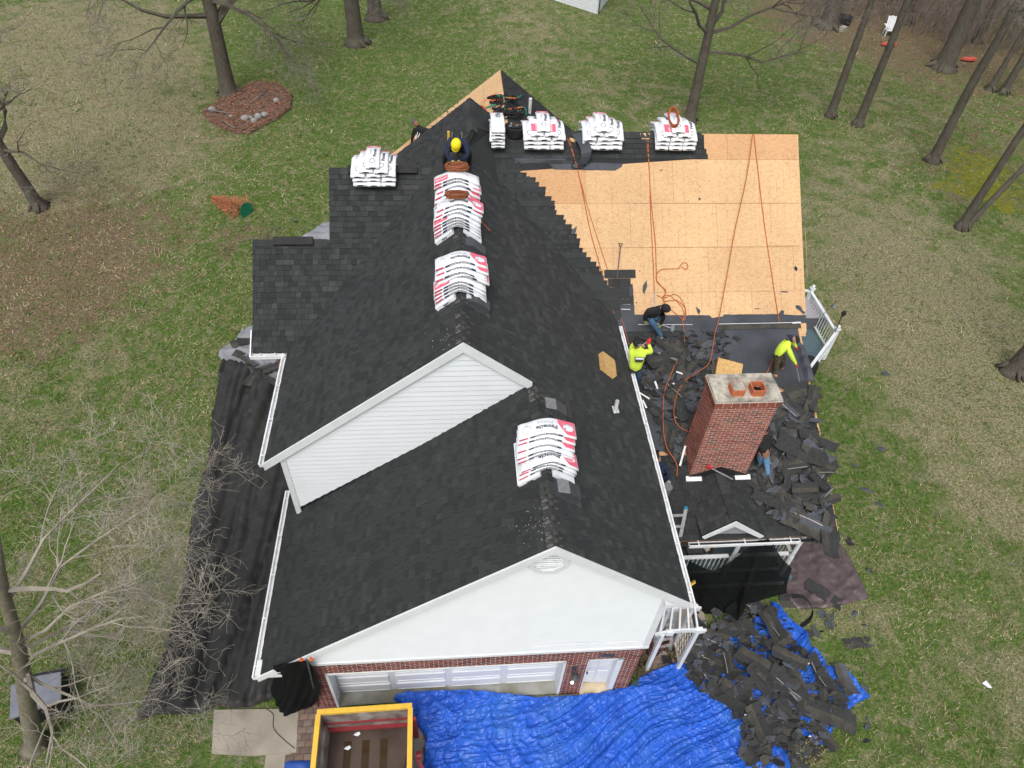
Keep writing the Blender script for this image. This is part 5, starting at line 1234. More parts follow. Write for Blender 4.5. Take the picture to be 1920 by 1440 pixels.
def heap(poly, n, fn, N, label, group, hf, frag=.4, ang=None, spread=1.2, sc=(0.9, 1.1)):
    xs = [p[0] for p in poly]; ys = [p[1] for p in poly]; k = 0; tries = 0; ymn, ymx = min(ys), max(ys)
    while k < n and tries < n * 30:
        tries += 1; x = rd.uniform(min(xs), max(xs)); y_ = rd.uniform(min(ys), max(ys))
        if not inpoly(x, y_, poly): continue
        base = fn(x, y_)
        if fn is pP and CX0 - .15 < base.x < CX1 + .15 and CY0 - .2 < base.y < CY1 + .15: continue
        h = (hb(base.x, base.y) + .05 if fn is at else 0) + hf(x, y_) * rd.random() + .012 + .004 * (k % 6)
        a = (ang if ang is not None else rd.uniform(0, 3.14)) + rd.gauss(0, spread)
        me_ = rd.choice(FRG) if rd.random() < frag else rd.choice(STR); torn_ = me_ in FRG; q_ = (y_ - ymn) / (ymx - ymn); lb_ = ('torn irregular ' if torn_ else 'long ') + ('bluish ' if torn_ and me_.materials[1] is M_OLD[2] else 'brown faced ' if me_.materials[0] is M_OLD[0] and not torn_ else 'dark ') + ('scrap ' if torn_ else 'strip ') + ('at the back of ' if q_ < .33 else 'in the middle of ' if q_ < .67 else 'at the front of ') + label
        lay(me_, base + Vector((0, 0, h)), a, (rd.gauss(0, .10), rd.gauss(0, .10)), N, lb_, group, rd.uniform(*sc)); k += 1
heap([(1400, 905), (1440, 790), (1475, 765), (1520, 745), (1535, 800), (1550, 880), (1552, 990), (1500, 1000), (1440, 975), (1425, 930)], 112, pP, NPQ, 'the heap right of the chimney', 'torn old shingles right of the chimney', lambda x, y_: .20, .50, 2.6, .9, (.8, 1.05))
heap([(1200, 700), (1240, 655), (1300, 650), (1390, 640), (1345, 690), (1325, 740), (1290, 850), (1283, 885), (1262, 885), (1240, 830), (1215, 760)], 78, pP, NPQ, 'the heap between gutter and chimney', 'torn old shingles left of the chimney', lambda x, y_: .12, .62, None, 2)
def scraps(poly, n, fn, hh, base):
    b = MB(); xs = [p[0] for p in poly]; ys = [p[1] for p in poly]; k = 0
    while k < n:
        x = rd.uniform(min(xs), max(xs)); y_ = rd.uniform(min(ys), max(ys))
        if not inpoly(x, y_, poly): continue
        k += 1; p = fn(x, y_)
        if fn is pP and CX0 - .1 < p.x < CX1 + .1 and CY0 - .15 < p.y < CY1 + .1: continue
        p = p + Vector((0, 0, base(p) + rd.random() * hh)); s_ = rd.choice((.02, .04, .07, .12, .18)) * rd.uniform(.7, 1.2); m_ = rd.randrange(4, 7); a0 = rd.uniform(0, 6.28); tx, ty = rd.gauss(0, .3), rd.gauss(0, .3); el = rd.uniform(.3, 1)
        b.add([(p.x + s_ * rd.uniform(.6, 1) * math.cos(a0 + i * 6.283 / m_), p.y + s_ * el * rd.uniform(.6, 1) * math.sin(a0 + i * 6.283 / m_), p.z + s_ * (tx * math.cos(a0 + i * 6.283 / m_) + ty * math.sin(a0 + i * 6.283 / m_))) for i in range(m_)], (tuple(range(m_)),), rd.choice((0, 1, 1, 2, 2, 3, 3)) if rd.random() > .015 else 4)
    b.build('shingle_scraps', M_OLD + [M_GUT], None, kind='stuff')
scraps([(1400, 905), (1440, 790), (1475, 765), (1520, 745), (1535, 800), (1555, 880), (1556, 995), (1500, 1002), (1440, 975), (1425, 930)], 520, pP, .12, lambda p: .015)
scraps([(1195, 690), (1200, 640), (1310, 620), (1395, 630), (1345, 690), (1325, 740), (1290, 850), (1283, 885), (1262, 885), (1240, 830), (1210, 760)], 520, pP, .07, lambda p: .015)
scraps([(1300, 1290), (1240, 1215), (1310, 1175), (1345, 1140), (1440, 1135), (1480, 1190), (1510, 1250), (1570, 1290), (1585, 1340), (1540, 1380), (1500, 1430), (1450, 1440), (1400, 1420), (1370, 1345), (1330, 1310)], 900, at, .14, lambda p: hb(p.x, p.y) + .04)
scraps([(1290, 1150), (1480, 1120), (1640, 1150), (1640, 1400), (1500, 1440)], 70, at, .01, lambda p: .04)
# long strips that stand out
NZ = Vector((0, 0, 1))
def s2(p, q, fn, N, lab, up=.2, me=None, sc=1.0, grp=None):
    A = fn(*p) + Vector((0, 0, up)); B_ = fn(*q) + Vector((0, 0, up)); d = B_ - A
    return lay(me or rd.choice(STR), (A + B_) / 2, math.atan2(d.y, d.x), (0.05, 0), N, lab, grp, sc)
s2(z3(1410, 960), z3(1620, 890), pP, NPQ, 'long shingle slab lying across the right roof edge below the bare wood patch', .22, STR[1], 1.25)
s2(z3(1400, 990), z3(1640, 925), pP, NPQ, 'second long slab just below the one by the bare wood patch', .14, STR[2], 1.3)
s2((1455, 835), (1530, 875), pP, NPQ, 'long brown shingle strip pointing down right beside the man in blue jeans', .25, STR[0], 1.5)
s2((1500, 838), (1552, 882), pP, NPQ, 'brown strip parallel to the long one near the roof edge', .22, STR[3], 1.4)
s2((1470, 925), (1530, 925), pP, NPQ, 'brown strip lying level above the dark slab on the porch roof', .24, STR[4], 1.1)
s2((1475, 975), (1540, 1015), pP, NPQ, 'wide dark slab hanging over the porch gutter at the right', .25, STR[5], 1.5)
s2((1545, 975), (1558, 1040), lambda x, y_: at(x, y_, 2.7), Vector((.3, -.25, .9)), 'dark shingle strip bending over the corner of the porch roof', 0, STR[6], 1.3)
s2((1560, 985), (1572, 1035), lambda x, y_: at(x, y_, 2.6), Vector((.5, -.2, .8)), 'dark shingle strip hanging outermost at the porch corner', 0, STR[7], 1.2)
b = MB(); A_ = pP(1519, 895, .12); b.tube([A_ + Vector((0, 0, .1)), A_ + Vector((.25, -.5, .1))], .12, 10); tag(b.build('felt_roll', M_OLD[3]), 'short black felt roll among torn shingles near the right roof edge', 'felt roll')
# heap on the ground
GC = at(1425, 1260)
def gh(x, y_):
    p = at(x, y_); d = math.hypot((p.x - 8.1) / 1.5, (p.y - .9) / 1.9); return .55 * max(0, 1 - d)
heap([(1300, 1290), (1240, 1215), (1310, 1185), (1345, 1150), (1440, 1145), (1470, 1190), (1500, 1250), (1560, 1290), (1575, 1340), (1530, 1370), (1500, 1430), (1450, 1440), (1400, 1420), (1370, 1345), (1330, 1310)], 84, at, NZ, 'the heap on the blue tarp', 'torn shingles heaped on the blue tarp', gh, .25, 2.2, .7, (.95, 1.2))
for p, q, lab, sc in (((1555, 1240), (1600, 1330), 'wide dark strip leaning on the blue tarp at the outer right edge', 1.2), ((1510, 1330), (1580, 1360), 'long dark strip pointing off the blue tarp towards the lawn', 1.6), ((1400, 1325), (1430, 1395), 'long grey strip at the lower left of the ground heap', 1.3), ((1470, 1400), (1495, 1435), 'strip lying at the bottom edge of the picture on the tarp', 1.1), ((1410, 1440), (1440, 1415), 'square shingle piece at the bottom of the blue tarp', .9)):
    s2(p, q, at, NZ, lab, .3 if sc > 1.1 else .12, None, sc)
# scattered on the lawn
for (x, y_), k, a, sc, lab in (((1660, 700), 0, -.9, 1.2, 'pointed grey shingle scrap alone on the right lawn below the deck'), ((1550, 836), 1, -.7, .8, 'small grey strip on the lawn next to the roof edge heap'), ((1652, 842), 2, .1, 1.1, 'boat shaped grey scrap on the lawn, widest of its neighbours'), ((1635, 829), 3, .9, .35, 'tiny scrap just above the boat shaped one'), ((1602, 873), 4, -.8, .5, 'small dark scrap on the lawn between two larger groups'), ((1625, 918), 5, -.4, .9, 'dark oval scrap on the lawn above a thin one'), ((1648, 945), 6, -.9, .7, 'thin jagged scrap just below the dark oval scrap'),
        ((1593, 1018), 7, 1.4, 1.1, 'forked scrap on the lawn beside the brown tarp top'), ((1631, 1071), 8, -1.2, .6, 'small pointed scrap right of the brown tarp'), ((1603, 1150), 9, 1.0, .9, 'grey scrap just below the right corner of the brown tarp'), ((1557, 1165), 10, .9, 1.4, 'large torn piece below the brown tarp'), ((1530, 1185), 11, -1.3, .9, 'narrow torn piece between the brown tarp and the blue tarp'), ((1626, 1362), 12, .5, .6, 'black scrap alone on the lower right lawn'),
        ((553, 415), 13, .4, .9, 'dark scrap on the lawn left of the stepped roof'), ((535, 382), 14, .3, .35, 'tiny scrap near the fallen orange tree'), ((445, 622), 15, .2, .6, 'dark scrap beside the grey tarp at the left')):
    lay(FRG[k], at(x, y_, .03), a, (0, 0), NZ, lab, None, sc)
lay(STR[8], at(1602, 1206, .02), .03, (0, 0), NZ, 'whole rectangular shingle lying flat on the right lawn', None, .85)
lay(STR[9], at(1545, 1115, .08), -.75, (.05, .05), NZ, 'long grey shingle strip across the lower edge of the brown tarp', None, 1.4)
lay(STR[2], at(1500, 1128, .06), -.1, (.05, .05), NZ, 'shingle strip lying at the lower left edge of the brown tarp', None, 1.1)
P = [at(x, y_, z) for x, y_, z in ((1483, 1118, .5), (1505, 1120, .55), (1522, 1140, .4), (1518, 1160, .2), (1500, 1175, .05))]; P = catmull(P, 5)
b = MB(); b.grid([[p + Vector((-.02, -.09, .06)), p + Vector((.05, .09, -.04))] for p in P]); tag(b.build('felt_strip', M_OLD[3]), 'curled black strip arching over the grass between the brown and blue tarps', 'felt strip')
for i, (p, a) in enumerate((((470, 640), .3), ((450, 665), -.5), ((458, 640), .35), ((470, 680), -.75), ((478, 700), -.9), ((490, 690), .3), ((505, 692), .5), ((497, 708), -.5), ((470, 712), 1.2), ((512, 716), -.5))):
    s_ = lay(STR[i], at(p[0], p[1], .10 + .02 * i), a, (.05, .05), NZ, 'dark shingle strip dropped on the grey tarp by the left brick wall', 'shingle strips on the grey tarp', .95)
# ================================================================ TARPS
def patch(name, pxs, hfn, m, step=.07, z=0.0, smooth=True, thick=None):
    P = [at(*p) if len(p) == 2 else Vector(p) for p in pxs]; poly = [(p.x, p.y) for p in P]
    xs = [p[0] for p in poly]; ys = [p[1] for p in poly]; x0, y0 = min(xs), min(ys); nx = int((max(xs) - x0) / step) + 2; ny = int((max(ys) - y0) / step) + 2
    def near(x, y_):
        best = None
        for i in range(len(poly)):
            a = poly[i]; c = poly[(i + 1) % len(poly)]; dx, dy = c[0] - a[0], c[1] - a[1]; L = dx * dx + dy * dy or 1e-9
            t = max(0, min(1, ((x - a[0]) * dx + (y_ - a[1]) * dy) / L)); q = (a[0] + dx * t, a[1] + dy * t); d = (q[0] - x) ** 2 + (q[1] - y_) ** 2
            if best is None or d < best[0]: best = (d, q)
        return best
    inside = {}; idx = {}; V = []; Fc = []
    for i in range(nx):
        for j in range(ny):
            inside[i, j] = inpoly(x0 + (i + .5) * step, y0 + (j + .5) * step, poly)
    def vid(i, j):
        if (i, j) in idx: return idx[i, j]
        x, y_ = x0 + i * step, y0 + j * step
        full = all(inside.get((i + a, j + c), False) for a in (-1, 0) for c in (-1, 0)); e = 1.0
        if not full:
            d, q = near(x, y_)
            if d < (step * 1.2) ** 2: x, y_ = q
            e = 0.25
        idx[i, j] = len(V); V.append((x, y_, z + .012 + hfn(x, y_) * e)); return idx[i, j]
    for (i, j), f in inside.items():
        if f: Fc.append((vid(i, j), vid(i + 1, j), vid(i + 1, j + 1), vid(i, j + 1)))
    b = MB(); b.add(V, Fc); return b.build(name, m, None, smooth)
blue_px = [(737, 1312), (745, 1303), (790, 1297), (900, 1297), (960, 1303), (1010, 1309), (1060, 1307), (1100, 1304), (1150, 1296), (1175, 1289), (1200, 1270), (1230, 1256), (1262, 1244), (1290, 1234), (1315, 1210), (1345, 1190), (1400, 1200), (1412, 1160), (1440, 1155), (1445, 1128), (1460, 1135), (1478, 1165), (1505, 1180), (1520, 1215), (1533, 1222), (1548, 1250), (1585, 1264), (1600, 1280), (1631, 1308), (1605, 1320), (1580, 1340), (1562, 1362), (1552, 1395), (1520, 1402), (1500, 1412), (1480, 1440), (1450, 1480), (1300, 1520), (900, 1520), (790, 1480), (795, 1420), (798, 1385), (775, 1350), (757, 1330)]
tag(patch('blue_tarp', blue_px, hb, M_BLUE, .036, .022, smooth=False), 'big wrinkled bright blue tarp spread on the driveway before the garage', 'tarp')
tag(patch('blue_tarp', [(535, 1427), (585, 1426), (592, 1460), (530, 1460)], lambda x, y_: .06 + crk(x, y_, 3, .05), M_BLUE2), 'small piece of dull blue tarp left of the dumpster at the bottom', 'tarp')
# holes showing the pavers
M_HOLE = mat('bare_ground', (.24, .17, .12), (.17, .12, .09), scale=6)
for pts in ([(1237, 1299), (1252, 1302), (1277, 1304), (1262, 1313), (1240, 1312)], [(1160, 1360), (1172, 1362), (1178, 1382), (1168, 1372)]):
    pass
blk_px = [(420, 680), (440, 683), (470, 690), (500, 705), (530, 735), (532, 800), (545, 860), (560, 900), (560, 960), (550, 1050), (545, 1130), (548, 1230), (560, 1290), (545, 1312), (520, 1310), (495, 1318), (470, 1327), (440, 1330), (405, 1326), (380, 1338), (340, 1342), (300, 1341), (272, 1350), (256, 1355), (262, 1335), (280, 1290), (300, 1245), (322, 1180), (342, 1120), (352, 1060), (358, 1000), (370, 930), (390, 870), (398, 820), (398, 780), (407, 740), (412, 700)]
def hk(x, y_):
    v = -x * math.sin(1.5) + y_ * math.cos(1.5) + .3 * nz(y_ * .22, x * .5, 2); tr = 0
    for fr, am, sd in ((1.15, .22, 1), (2.3, .12, 5)):
        n_ = abs(nz(y_ * .10 + sd, v * fr, sd)); tr += am * max(0, 1 - n_ * 11)
    return .28 - min(tr, .22) + .03 * nz(x * .8, y_ * .3, 4) + crk(x, y_, 2.4, .02, 5) + crk(x, y_, 6, .006, 8) + fold(x, y_, .7, 4, .05, .5, 7, 8) * max(0, min(1, (y_ - 3.5) / 1.5))
tag(patch('black_tarp', blk_px, hk, M_BTARP, .06), 'long black ground tarp with lengthwise folds along the left side of the house', 'tarp')
tag(patch('brown_tarp', [(1478, 1010), (1545, 1000), (1582, 1027), (1600, 1060), (1629, 1122), (1590, 1132), (1555, 1140), (1520, 1141), (1495, 1143), (1470, 1120), (1470, 1060)], lambda x, y_: .015 + crk(x, y_, 2.2, .05, 11) + crk(x, y_, 5, .028, 12) + fold(x, y_, .9, 6, .06, .8, 1.6, 13), M_BROWNT, .05), 'wrinkled brown tarp on the lawn right of the porch', 'tarp')
tag(patch('grey_tarp', [(412, 657), (440, 640), (452, 620), (480, 608), (500, 640), (520, 670), (525, 720), (500, 720), (470, 694), (440, 684), (420, 680), (410, 668)], lambda x, y_: .03 + crk(x, y_, 2.5, .05, 21) + crk(x, y_, 5, .02, 22), M_GREYT, .06), 'pale grey tarp under the dropped strips by the left brick wall', 'tarp')
tag(patch('grey_tarp', [(565, 445), (590, 430), (606, 418), (640, 416), (650, 450), (600, 460)], lambda x, y_: .05 + crk(x, y_, 1.5, .10, 31), M_GREYT, .08), 'grey tarp half hidden behind the step of the left wing roof', 'tarp')
# black debris net hung from the porch gutter
def drape(name, top, bot, m, n=60, rows=14, pleat=.06, label='', cat='net', sag=.25, seed=0):
    T = catmull(top, 8); B_ = catmull(bot, 8)
    def smp(L, t):
        f = t * (len(L) - 1); i = min(int(f), len(L) - 2); return L[i].lerp(L[i + 1], f - i)
    P = []
    for i in range(n + 1):
        t = i / n; a = smp(T, t); c = smp(B_, t); row = []
        for j in range(rows + 1):
            s = j / rows; p = a.lerp(c, s); p = p + Vector((0, 0, -sag * math.sin(s * 3.14))); pl = pleat * math.sin(t * 38 + 2 * math.sin(t * 9 + seed)) * (s ** .6)
            p = p + Vector((0, -pl * .5, pl)) + Vector((0, 0, .03 * nz(t * 9, s * 3, seed))); row.append(p)
        P.append(row)
    b = MB(); b.grid(P); return tag(b.build(name, m, None, True), label, cat)
drape('debris_net', [at(1292, 1052, 1.5), at(1330, 1068, 1.25), at(1355, 1062, 1.5), at(1400, 1030, 2.2), at(1420, 1014, 2.5), at(1432, 1013, 2.55), at(1445, 1013, 2.55), at(1465, 1045, 2.0), at(1485, 1066, 1.3)],
      [at(1285, 1100, .1), at(1310, 1135, .05), at(1320, 1150, .05), at(1345, 1150, .1), at(1370, 1150, .2), at(1385, 1163, .4), at(1400, 1135, .5), at(1430, 1125, .5), at(1475, 1112, .4)], M_NET, label='sheer black debris net hanging in a fan from the porch gutter')
b = MB(); b.add([at(1358, 1143, .5), at(1384, 1120, .6), at(1392, 1125, .6), at(1383, 1165, .35)], ((0, 1, 2, 3),)); tag(b.build('net_corner', M_NET2, None), 'pointed dark corner of black net lying on the heap', 'net')
def hnet(x, y_): return 0
drape('debris_net', [aty(512, 1248, -.3), aty(540, 1243, -.3), aty(575, 1240, -.25), aty(590, 1258, -.2), aty(602, 1290, -.25)],
      [at(505, 1290, .1), at(520, 1325, .1), at(535, 1342, .1), at(555, 1335, .15), at(585, 1325, .3)], M_NET2, n=40, rows=12, pleat=.08, label='bunched black net hanging from the left garage eave corner', sag=.15, seed=4)
t = thing('net_pole', 'thin dark pole with orange clamps propping the net at the garage corner', 'pole', aty(575, 1238, -.3))
a_ = aty(575, 1236, -.34); c_ = at(597, 1325, .1); b = MB(); b.tube([a_, c_], .018, 6); b.build('pole', M_DKGREY, t); b = MB()
M_OC = mat('orange_clamp', (.85, .16, .04), scale=3)
for s in (-.1, .1): b.tube([a_ + Vector((s - .035, -.02, .02)), a_ + Vector((s, -.02, .05)), a_ + Vector((s + .035, -.02, .02))], [.02, .05, .02], 6)
b.build('clamp', M_OC, t)
tag(tube_obj('cable', catmull([at(500, 1330, .06), at(512, 1340, .06), at(513, 1365, .06), at(530, 1385, .06), at(552, 1403, .06)], 6), .008, M_BLACK), 'thin dark cord lying on the concrete pad', 'cord')
# ================================================================ DUMPSTER
t = thing('dumpster', 'open yellow rimmed steel dumpster with rusty inside at the bottom', 'dumpster', (-2.2, -2.5, 0))
DZT = 1.45; pa = at(597, 1335, DZT); pb = at(770, 1323, DZT); ux = Vector((pb.x - pa.x, pb.y - pa.y, 0)); Wd = ux.length; ux.normalize(); uy = Vector((ux.y, -ux.x, 0)); L_ = 4.6
DR = Matrix((ux, -uy, Vector((0, 0, 1)))).transposed(); o_ = Vector((pa.x, pa.y, 0))
def DP(u, v, z): return o_ + ux * u + uy * v + Vector((0, 0, z))
def dbox(name, u0, u1, v0, v1, z0, z1, m, par=t):
    b = MB(); b.box(DP((u0 + u1) / 2, (v0 + v1) / 2, (z0 + z1) / 2), (u1 - u0, v1 - v0, z1 - z0), DR); return b.build(name, m, par)
dbox('rim', -.03, Wd + .03, -.05, .06, DZT - .06, DZT + .03, M_YEL); dbox('rim', -.05, .06, .06, L_, DZT - .06, DZT + .03, M_YEL); dbox('rim', Wd - .06, Wd + .05, .06, L_, DZT - .06, DZT + .035, M_YEL)
dbox('end_wall', 0, Wd, .0, .04, .2, DZT, M_RUST); dbox('side_wall', 0, .04, .04, L_, .2, DZT, M_RUST); dbox('side_wall', Wd - .04, Wd, .04, L_, .2, DZT, M_RUST)
dbox('floor', .04, Wd - .04, .04, L_, .2, .26, M_RUSTF)
dbox('wall_ledge', .04, Wd - .04, .04, .08, .80, .83, M_RED); dbox('wall_ledge', .04, Wd - .04, .04, .13, .44, .49, M_RED)
dbox('inner_panel', .04, .10, .1, L_, .26, .9, M_RUST)
for k in range(3):
    q = dbox('floor_stain', .45 + k * .42, .62 + k * .42, .3, 1.6 - .3 * k, .262, .266, mat('puddle', (.05, .028, .012), scale=3, rough=.12))
for k, (u, v) in enumerate(((.55, .45), (.75, .16))):
    b = MB(); c = DP(u, v, .29); b.add([c + Vector((.07 * math.cos(i * 1.2) * (1 + .5 * (i % 2)), .05 * math.sin(i * 1.2), .02 * (i % 2))) for i in range(5)], ((0, 1, 2, 3, 4),)); b.build('paper_scrap', M_WHITE, t)
cp = [DP(Wd - .05 - .4 * i / 16, .9 + i * .09, 1.3 - i * .062) for i in range(17)]
for i in range(16):
    b = MB(); c = (cp[i] + cp[i + 1]) / 2; d = (cp[i + 1] - cp[i]); s = d.cross(Vector((0, 0, 1))).normalized() * (.02 if i % 2 else .002) + Vector((0, 0, .002 if i % 2 else .02))
    b.tube([c - d * .55, c - d * .3 + s, c + d * .3 + s, c + d * .55, c + d * .3 - s, c - d * .3 - s, c - d * .55], .008, 4); b.build('chain_link', M_BLACK, t)
dbox('side_rib', Wd + .0, Wd + .12, .25, .32, .2, DZT, M_RED); dbox('side_rib', Wd, Wd + .12, 1.4, 1.5, .2, DZT - .1, M_RED)
b = MB(); b.tube([DP(Wd + .1, .9, .9), DP(Wd + .22, .9, .9)], .09, 10); b.build('winch', M_RED, t); b = MB(); b.bar(DP(Wd + .1, .95, .9), DP(Wd + .38, 1.35, .7), .08, .08); b.build('lever', M_RED, t)
dbox('toolbox', Wd + .05, Wd + .5, 1.35, 1.9, .5, .75, M_YEL)
# ================================================================ GARAGE FRONT DETAILS
t = thing('wall_lamp', 'black lantern wall lamp lit between the garage door and the entry door', 'lamp', aty(1078, 1262, -.1))
c = aty(1077, 1252, -.02); b = MB(); b.box(c, (.12, .03, .18)); b.tube([c, c + Vector((.0, -.16, .08)), c + Vector((0, -.2, 0))], .015, 5); b.build('bracket', M_DKGREY, t)
c2 = c + Vector((0, -.2, -.12)); b = MB(); b.tube([c2 + Vector((0, 0, .14)), c2 + Vector((0, 0, .08)), c2 + Vector((0, 0, .06)), c2 + Vector((0, 0, -.14))], [.02, .11, .085, .06], 8); b.build('lantern', M_DKGREY, t)
M_BULB = mat('lamp_glow', (1, .98, .9)); M_BULB.node_tree.nodes['Principled BSDF'].inputs['Emission Color'].default_value = (1, .96, .88, 1); M_BULB.node_tree.nodes['Principled BSDF'].inputs['Emission Strength'].default_value = 2.2
b = MB(); b.tube([c2 + Vector((-.06, -.06, -.03)), c2 + Vector((-.07, -.075, -.06)), c2 + Vector((-.06, -.07, -.1))], [.02, .04, .02], 7); b.build('bulb', M_BULB, t)
c = aty(1140, 1230, -.03); b = MB(); b.add([c + Vector((.17 * math.cos(i * .393), -.0, .07 * math.sin(i * .393))) for i in range(16)] + [c + Vector((.17 * math.cos(i * .393), .02, .07 * math.sin(i * .393))) for i in range(16)], [tuple(range(16))[::-1]] + [(i, (i + 1) % 16, 16 + (i + 1) % 16, 16 + i) for i in range(16)])
tag(b.build('wall_plaque', M_DKGREY), 'dark oval plaque on the brick above the entry door', 'plaque')
# ================================================================ ARBOR
t = thing('arbor', 'white wooden garden arbor with lattice side by the garage corner', 'arbor', at(1283, 1245))
AZ = 2.25
f0, f1_, g0, g1_ = at(1228, 1190, AZ), at(1322, 1183, AZ), at(1240, 1143, AZ), at(1312, 1141, AZ)
def beam(a, c, w=.05, h=.13, sagz=.0, name='beam'):
    P = [a.lerp(c, i / 6) + Vector((0, 0, .12 * math.sin(i / 6 * 3.14))) for i in range(7)]; b = MB()
    for i in range(6): b.bar(P[i], P[i + 1] + (P[i + 1] - P[i]) * .04, w, h)
    b.build(name, M_TRIM, t)
beam(f0, f1_); beam(g0, g1_)
for i in range(5):
    s = .08 + i * .185; b = MB(); z_ = Vector((0, 0, .10 + .1 * math.sin(s * 3.14))); b.bar(f0.lerp(f1_, s) + z_, g0.lerp(g1_, s) + z_ + (g0.lerp(g1_, s) - f0.lerp(f1_, s)) * .05, .045, .06); b.build('rafter', M_TRIM, t)
for q in (f0.lerp(f1_, .28), f0.lerp(f1_, .86), g0.lerp(g1_, .34), g0.lerp(g1_, .84)):
    b = MB(); b.box(q + Vector((0, 0, .06)), (.17, .10, .16)); b.build('beam_block', M_TRIM, t)
px_ = f0.lerp(f1_, .84); py_ = g0.lerp(g1_, .80)
for q in (px_, py_, f0.lerp(f1_, .15), g0.lerp(g1_, .2)):
    b = MB(); b.box((q.x, q.y, AZ / 2), (.09, .09, AZ)); b.build('post', M_TRIM, t)
lat0 = Vector((px_.x, px_.y, 0)); lat1 = Vector((py_.x, py_.y, 0)); dd = lat1 - lat0; LL = dd.length; dd.normalize()
M_LAT = mat('weathered_white', (.62, .58, .52), (.40, .34, .28), scale=9)
for i in range(-5, 7):
    for sg in (1, -1):
        u0 = i * .28; pts = []
        for k in range(2):
            z_ = .35 + k * 1.6; u = u0 + sg * (z_ - .35) + (0 if sg > 0 else .9); pts.append((u, z_))
        (ua, za), (ub, zb) = pts
        if ua > ub: (ua, za), (ub, zb) = (ub, zb), (ua, za)
        if ub < 0 or ua > LL: continue
        if ua < 0: za += (zb - za) * (0 - ua) / (ub - ua); ua = 0
        if ub > LL: zb = za + (zb - za) * (LL - ua) / (ub - ua); ub = LL
        b = MB(); b.bar(lat0 + dd * ua + Vector((.01 * sg, 0, za)), lat0 + dd * ub + Vector((.01 * sg, 0, zb)), .035, .012); b.build('lattice_slat', M_LAT, t)
b = MB(); b.bar(lat0 + Vector((0, 0, .3)), lat1 + Vector((0, 0, .3)), .06, .06); b.bar(lat0 + Vector((0, 0, 1.97)), lat1 + Vector((0, 0, 1.97)), .06, .06); b.build('lattice_frame', M_LAT, t)
# ================================================================ LADDERS
def ladder(label, a, c, side, n, w=.42, tips=None, m=M_ALU, cat='ladder', grp=None, r=.03):
    t = thing('ladder', label, cat, c, grp); a = Vector(a); c = Vector(c); s = Vector(side).normalized() * w / 2
    for q in (1, -1): b = MB(); b.bar(a + s * q, c + s * q, .035, .09, up=s); b.build('rail', m, t)
    for i in range(n):
        p = a.lerp(c, (i + .6) / n); b = MB(); b.bar(p - s, p + s, .07, .03); b.build('rung', m, t)
    if tips:
        for q in (1, -1): b = MB(); b.tube([a + s * q, a + s * q + (a - c).normalized() * .05], .045, 8); b.build('end_cap', tips, t)
    return t
la, lb_ = at(1270, 954, 3.35), at(1247, 1062, .4)
ladder('aluminium extension ladder with blue tips leaning between the garage eave and porch roof', la, (la.x - .25, la.y - 1.5, 0), (1, 0, 0), 11, .44, mat('blue_cap', (.02, .25, .45), scale=3))
ga = at(1256, 1118, 2.3)
ladder('grey folding ladder standing behind the white arbor', at(1252, 1122, 2.1), at(1240, 1230, .0), (1, .1, 0), 8, .45)
ladder('yellow and black striped ladder under the garage eave corner', at(1294, 1092, 2.6), at(1215, 1148, 1.6), (.25, -.2, .5), 5, .35, None, M_YEL)
for k in range(3):
    a = at(1292, 1105, 2.45).lerp(at(1243, 1136, 2.1), k / 2.4); b = MB(); b.box(a, (.14, .09, .05), Matrix.Rotation(.6, 3, 'Z')); b.build('black_stripe', M_BLACK, [o for o in bpy.data.objects if o.get('label', '').startswith('yellow and black')][0])
# pots and plants by the garage corner
t = thing('plant_pot', 'black round pot with a reddish shrub by the garage wall', 'plant pot', at(1222, 1222)); c = at(1222, 1222)
b = MB(); b.tube([c, c + Vector((0, 0, .3)), c + Vector((0, 0, .31)), c + Vector((0, 0, .25))], [.16, .22, .18, .17], 12); b.build('pot', M_BLACK, t)
b = MB(); M_RTW = mat('red_stem', (.26, .07, .06), (.35, .14, .09), scale=9)
for i in range(70):
    d = Vector((rd.gauss(0, .22), rd.gauss(0, .2), rd.uniform(.3, .8))); b.tube([c + Vector((0, 0, .25)), c + d * .6 + Vector((0, 0, .2)), c + d + Vector((0, 0, .15))], .006, 3, cap=False)
for i in range(200):
    d = Vector((rd.gauss(0, .22), rd.gauss(0, .2), rd.uniform(.4, .95))); e = [Vector((rd.uniform(-.03, .03), rd.uniform(-.03, .03), rd.uniform(-.02, .02))) for _ in range(3)]; b.add([c + d + q for q in e], ((0, 1, 2),))
b.build('foliage', M_RTW, t)
def shrub(label, px, py, r, h, n, m, cat='shrub'):
    c = at(px, py); b = MB()
    for i in range(n):
        a = rd.uniform(0, 6.28); k = r * math.sqrt(rd.random()); q = c + Vector((k * math.cos(a), k * math.sin(a), 0)); tp = q + Vector((rd.gauss(0, .08), rd.gauss(0, .08), h * rd.uniform(.4, 1)))
        s = Vector((rd.uniform(-1, 1), rd.uniform(-1, 1), 0)).normalized() * .012; b.add([q - s, q + s, tp], ((0, 1, 2),))
        for j in range(3):
            e = q.lerp(tp, rd.uniform(.3, 1)); b.add([e + Vector((rd.uniform(-.03, .03), rd.uniform(-.03, .03), rd.uniform(-.02, .03))) for _ in range(3)], ((0, 1, 2),))
    return tag(b.build('shrub', m), label, cat)
shrub('low green plant at the foot of the brick corner', 1184, 1280, .16, .35, 120, mat('leafgreen', (.05, .10, .02), (.1, .14, .03), scale=9))
shrub('olive brown plants beside the pavers by the garage corner', 1200, 1255, .28, .45, 220, mat('olive_leaf', (.11, .10, .04), (.16, .12, .06), scale=9))
shrub('dry plant growing at the foot of the arbor lattice', 1265, 1225, .25, .5, 160, mat('olive_leaf', (.11, .10, .04)))
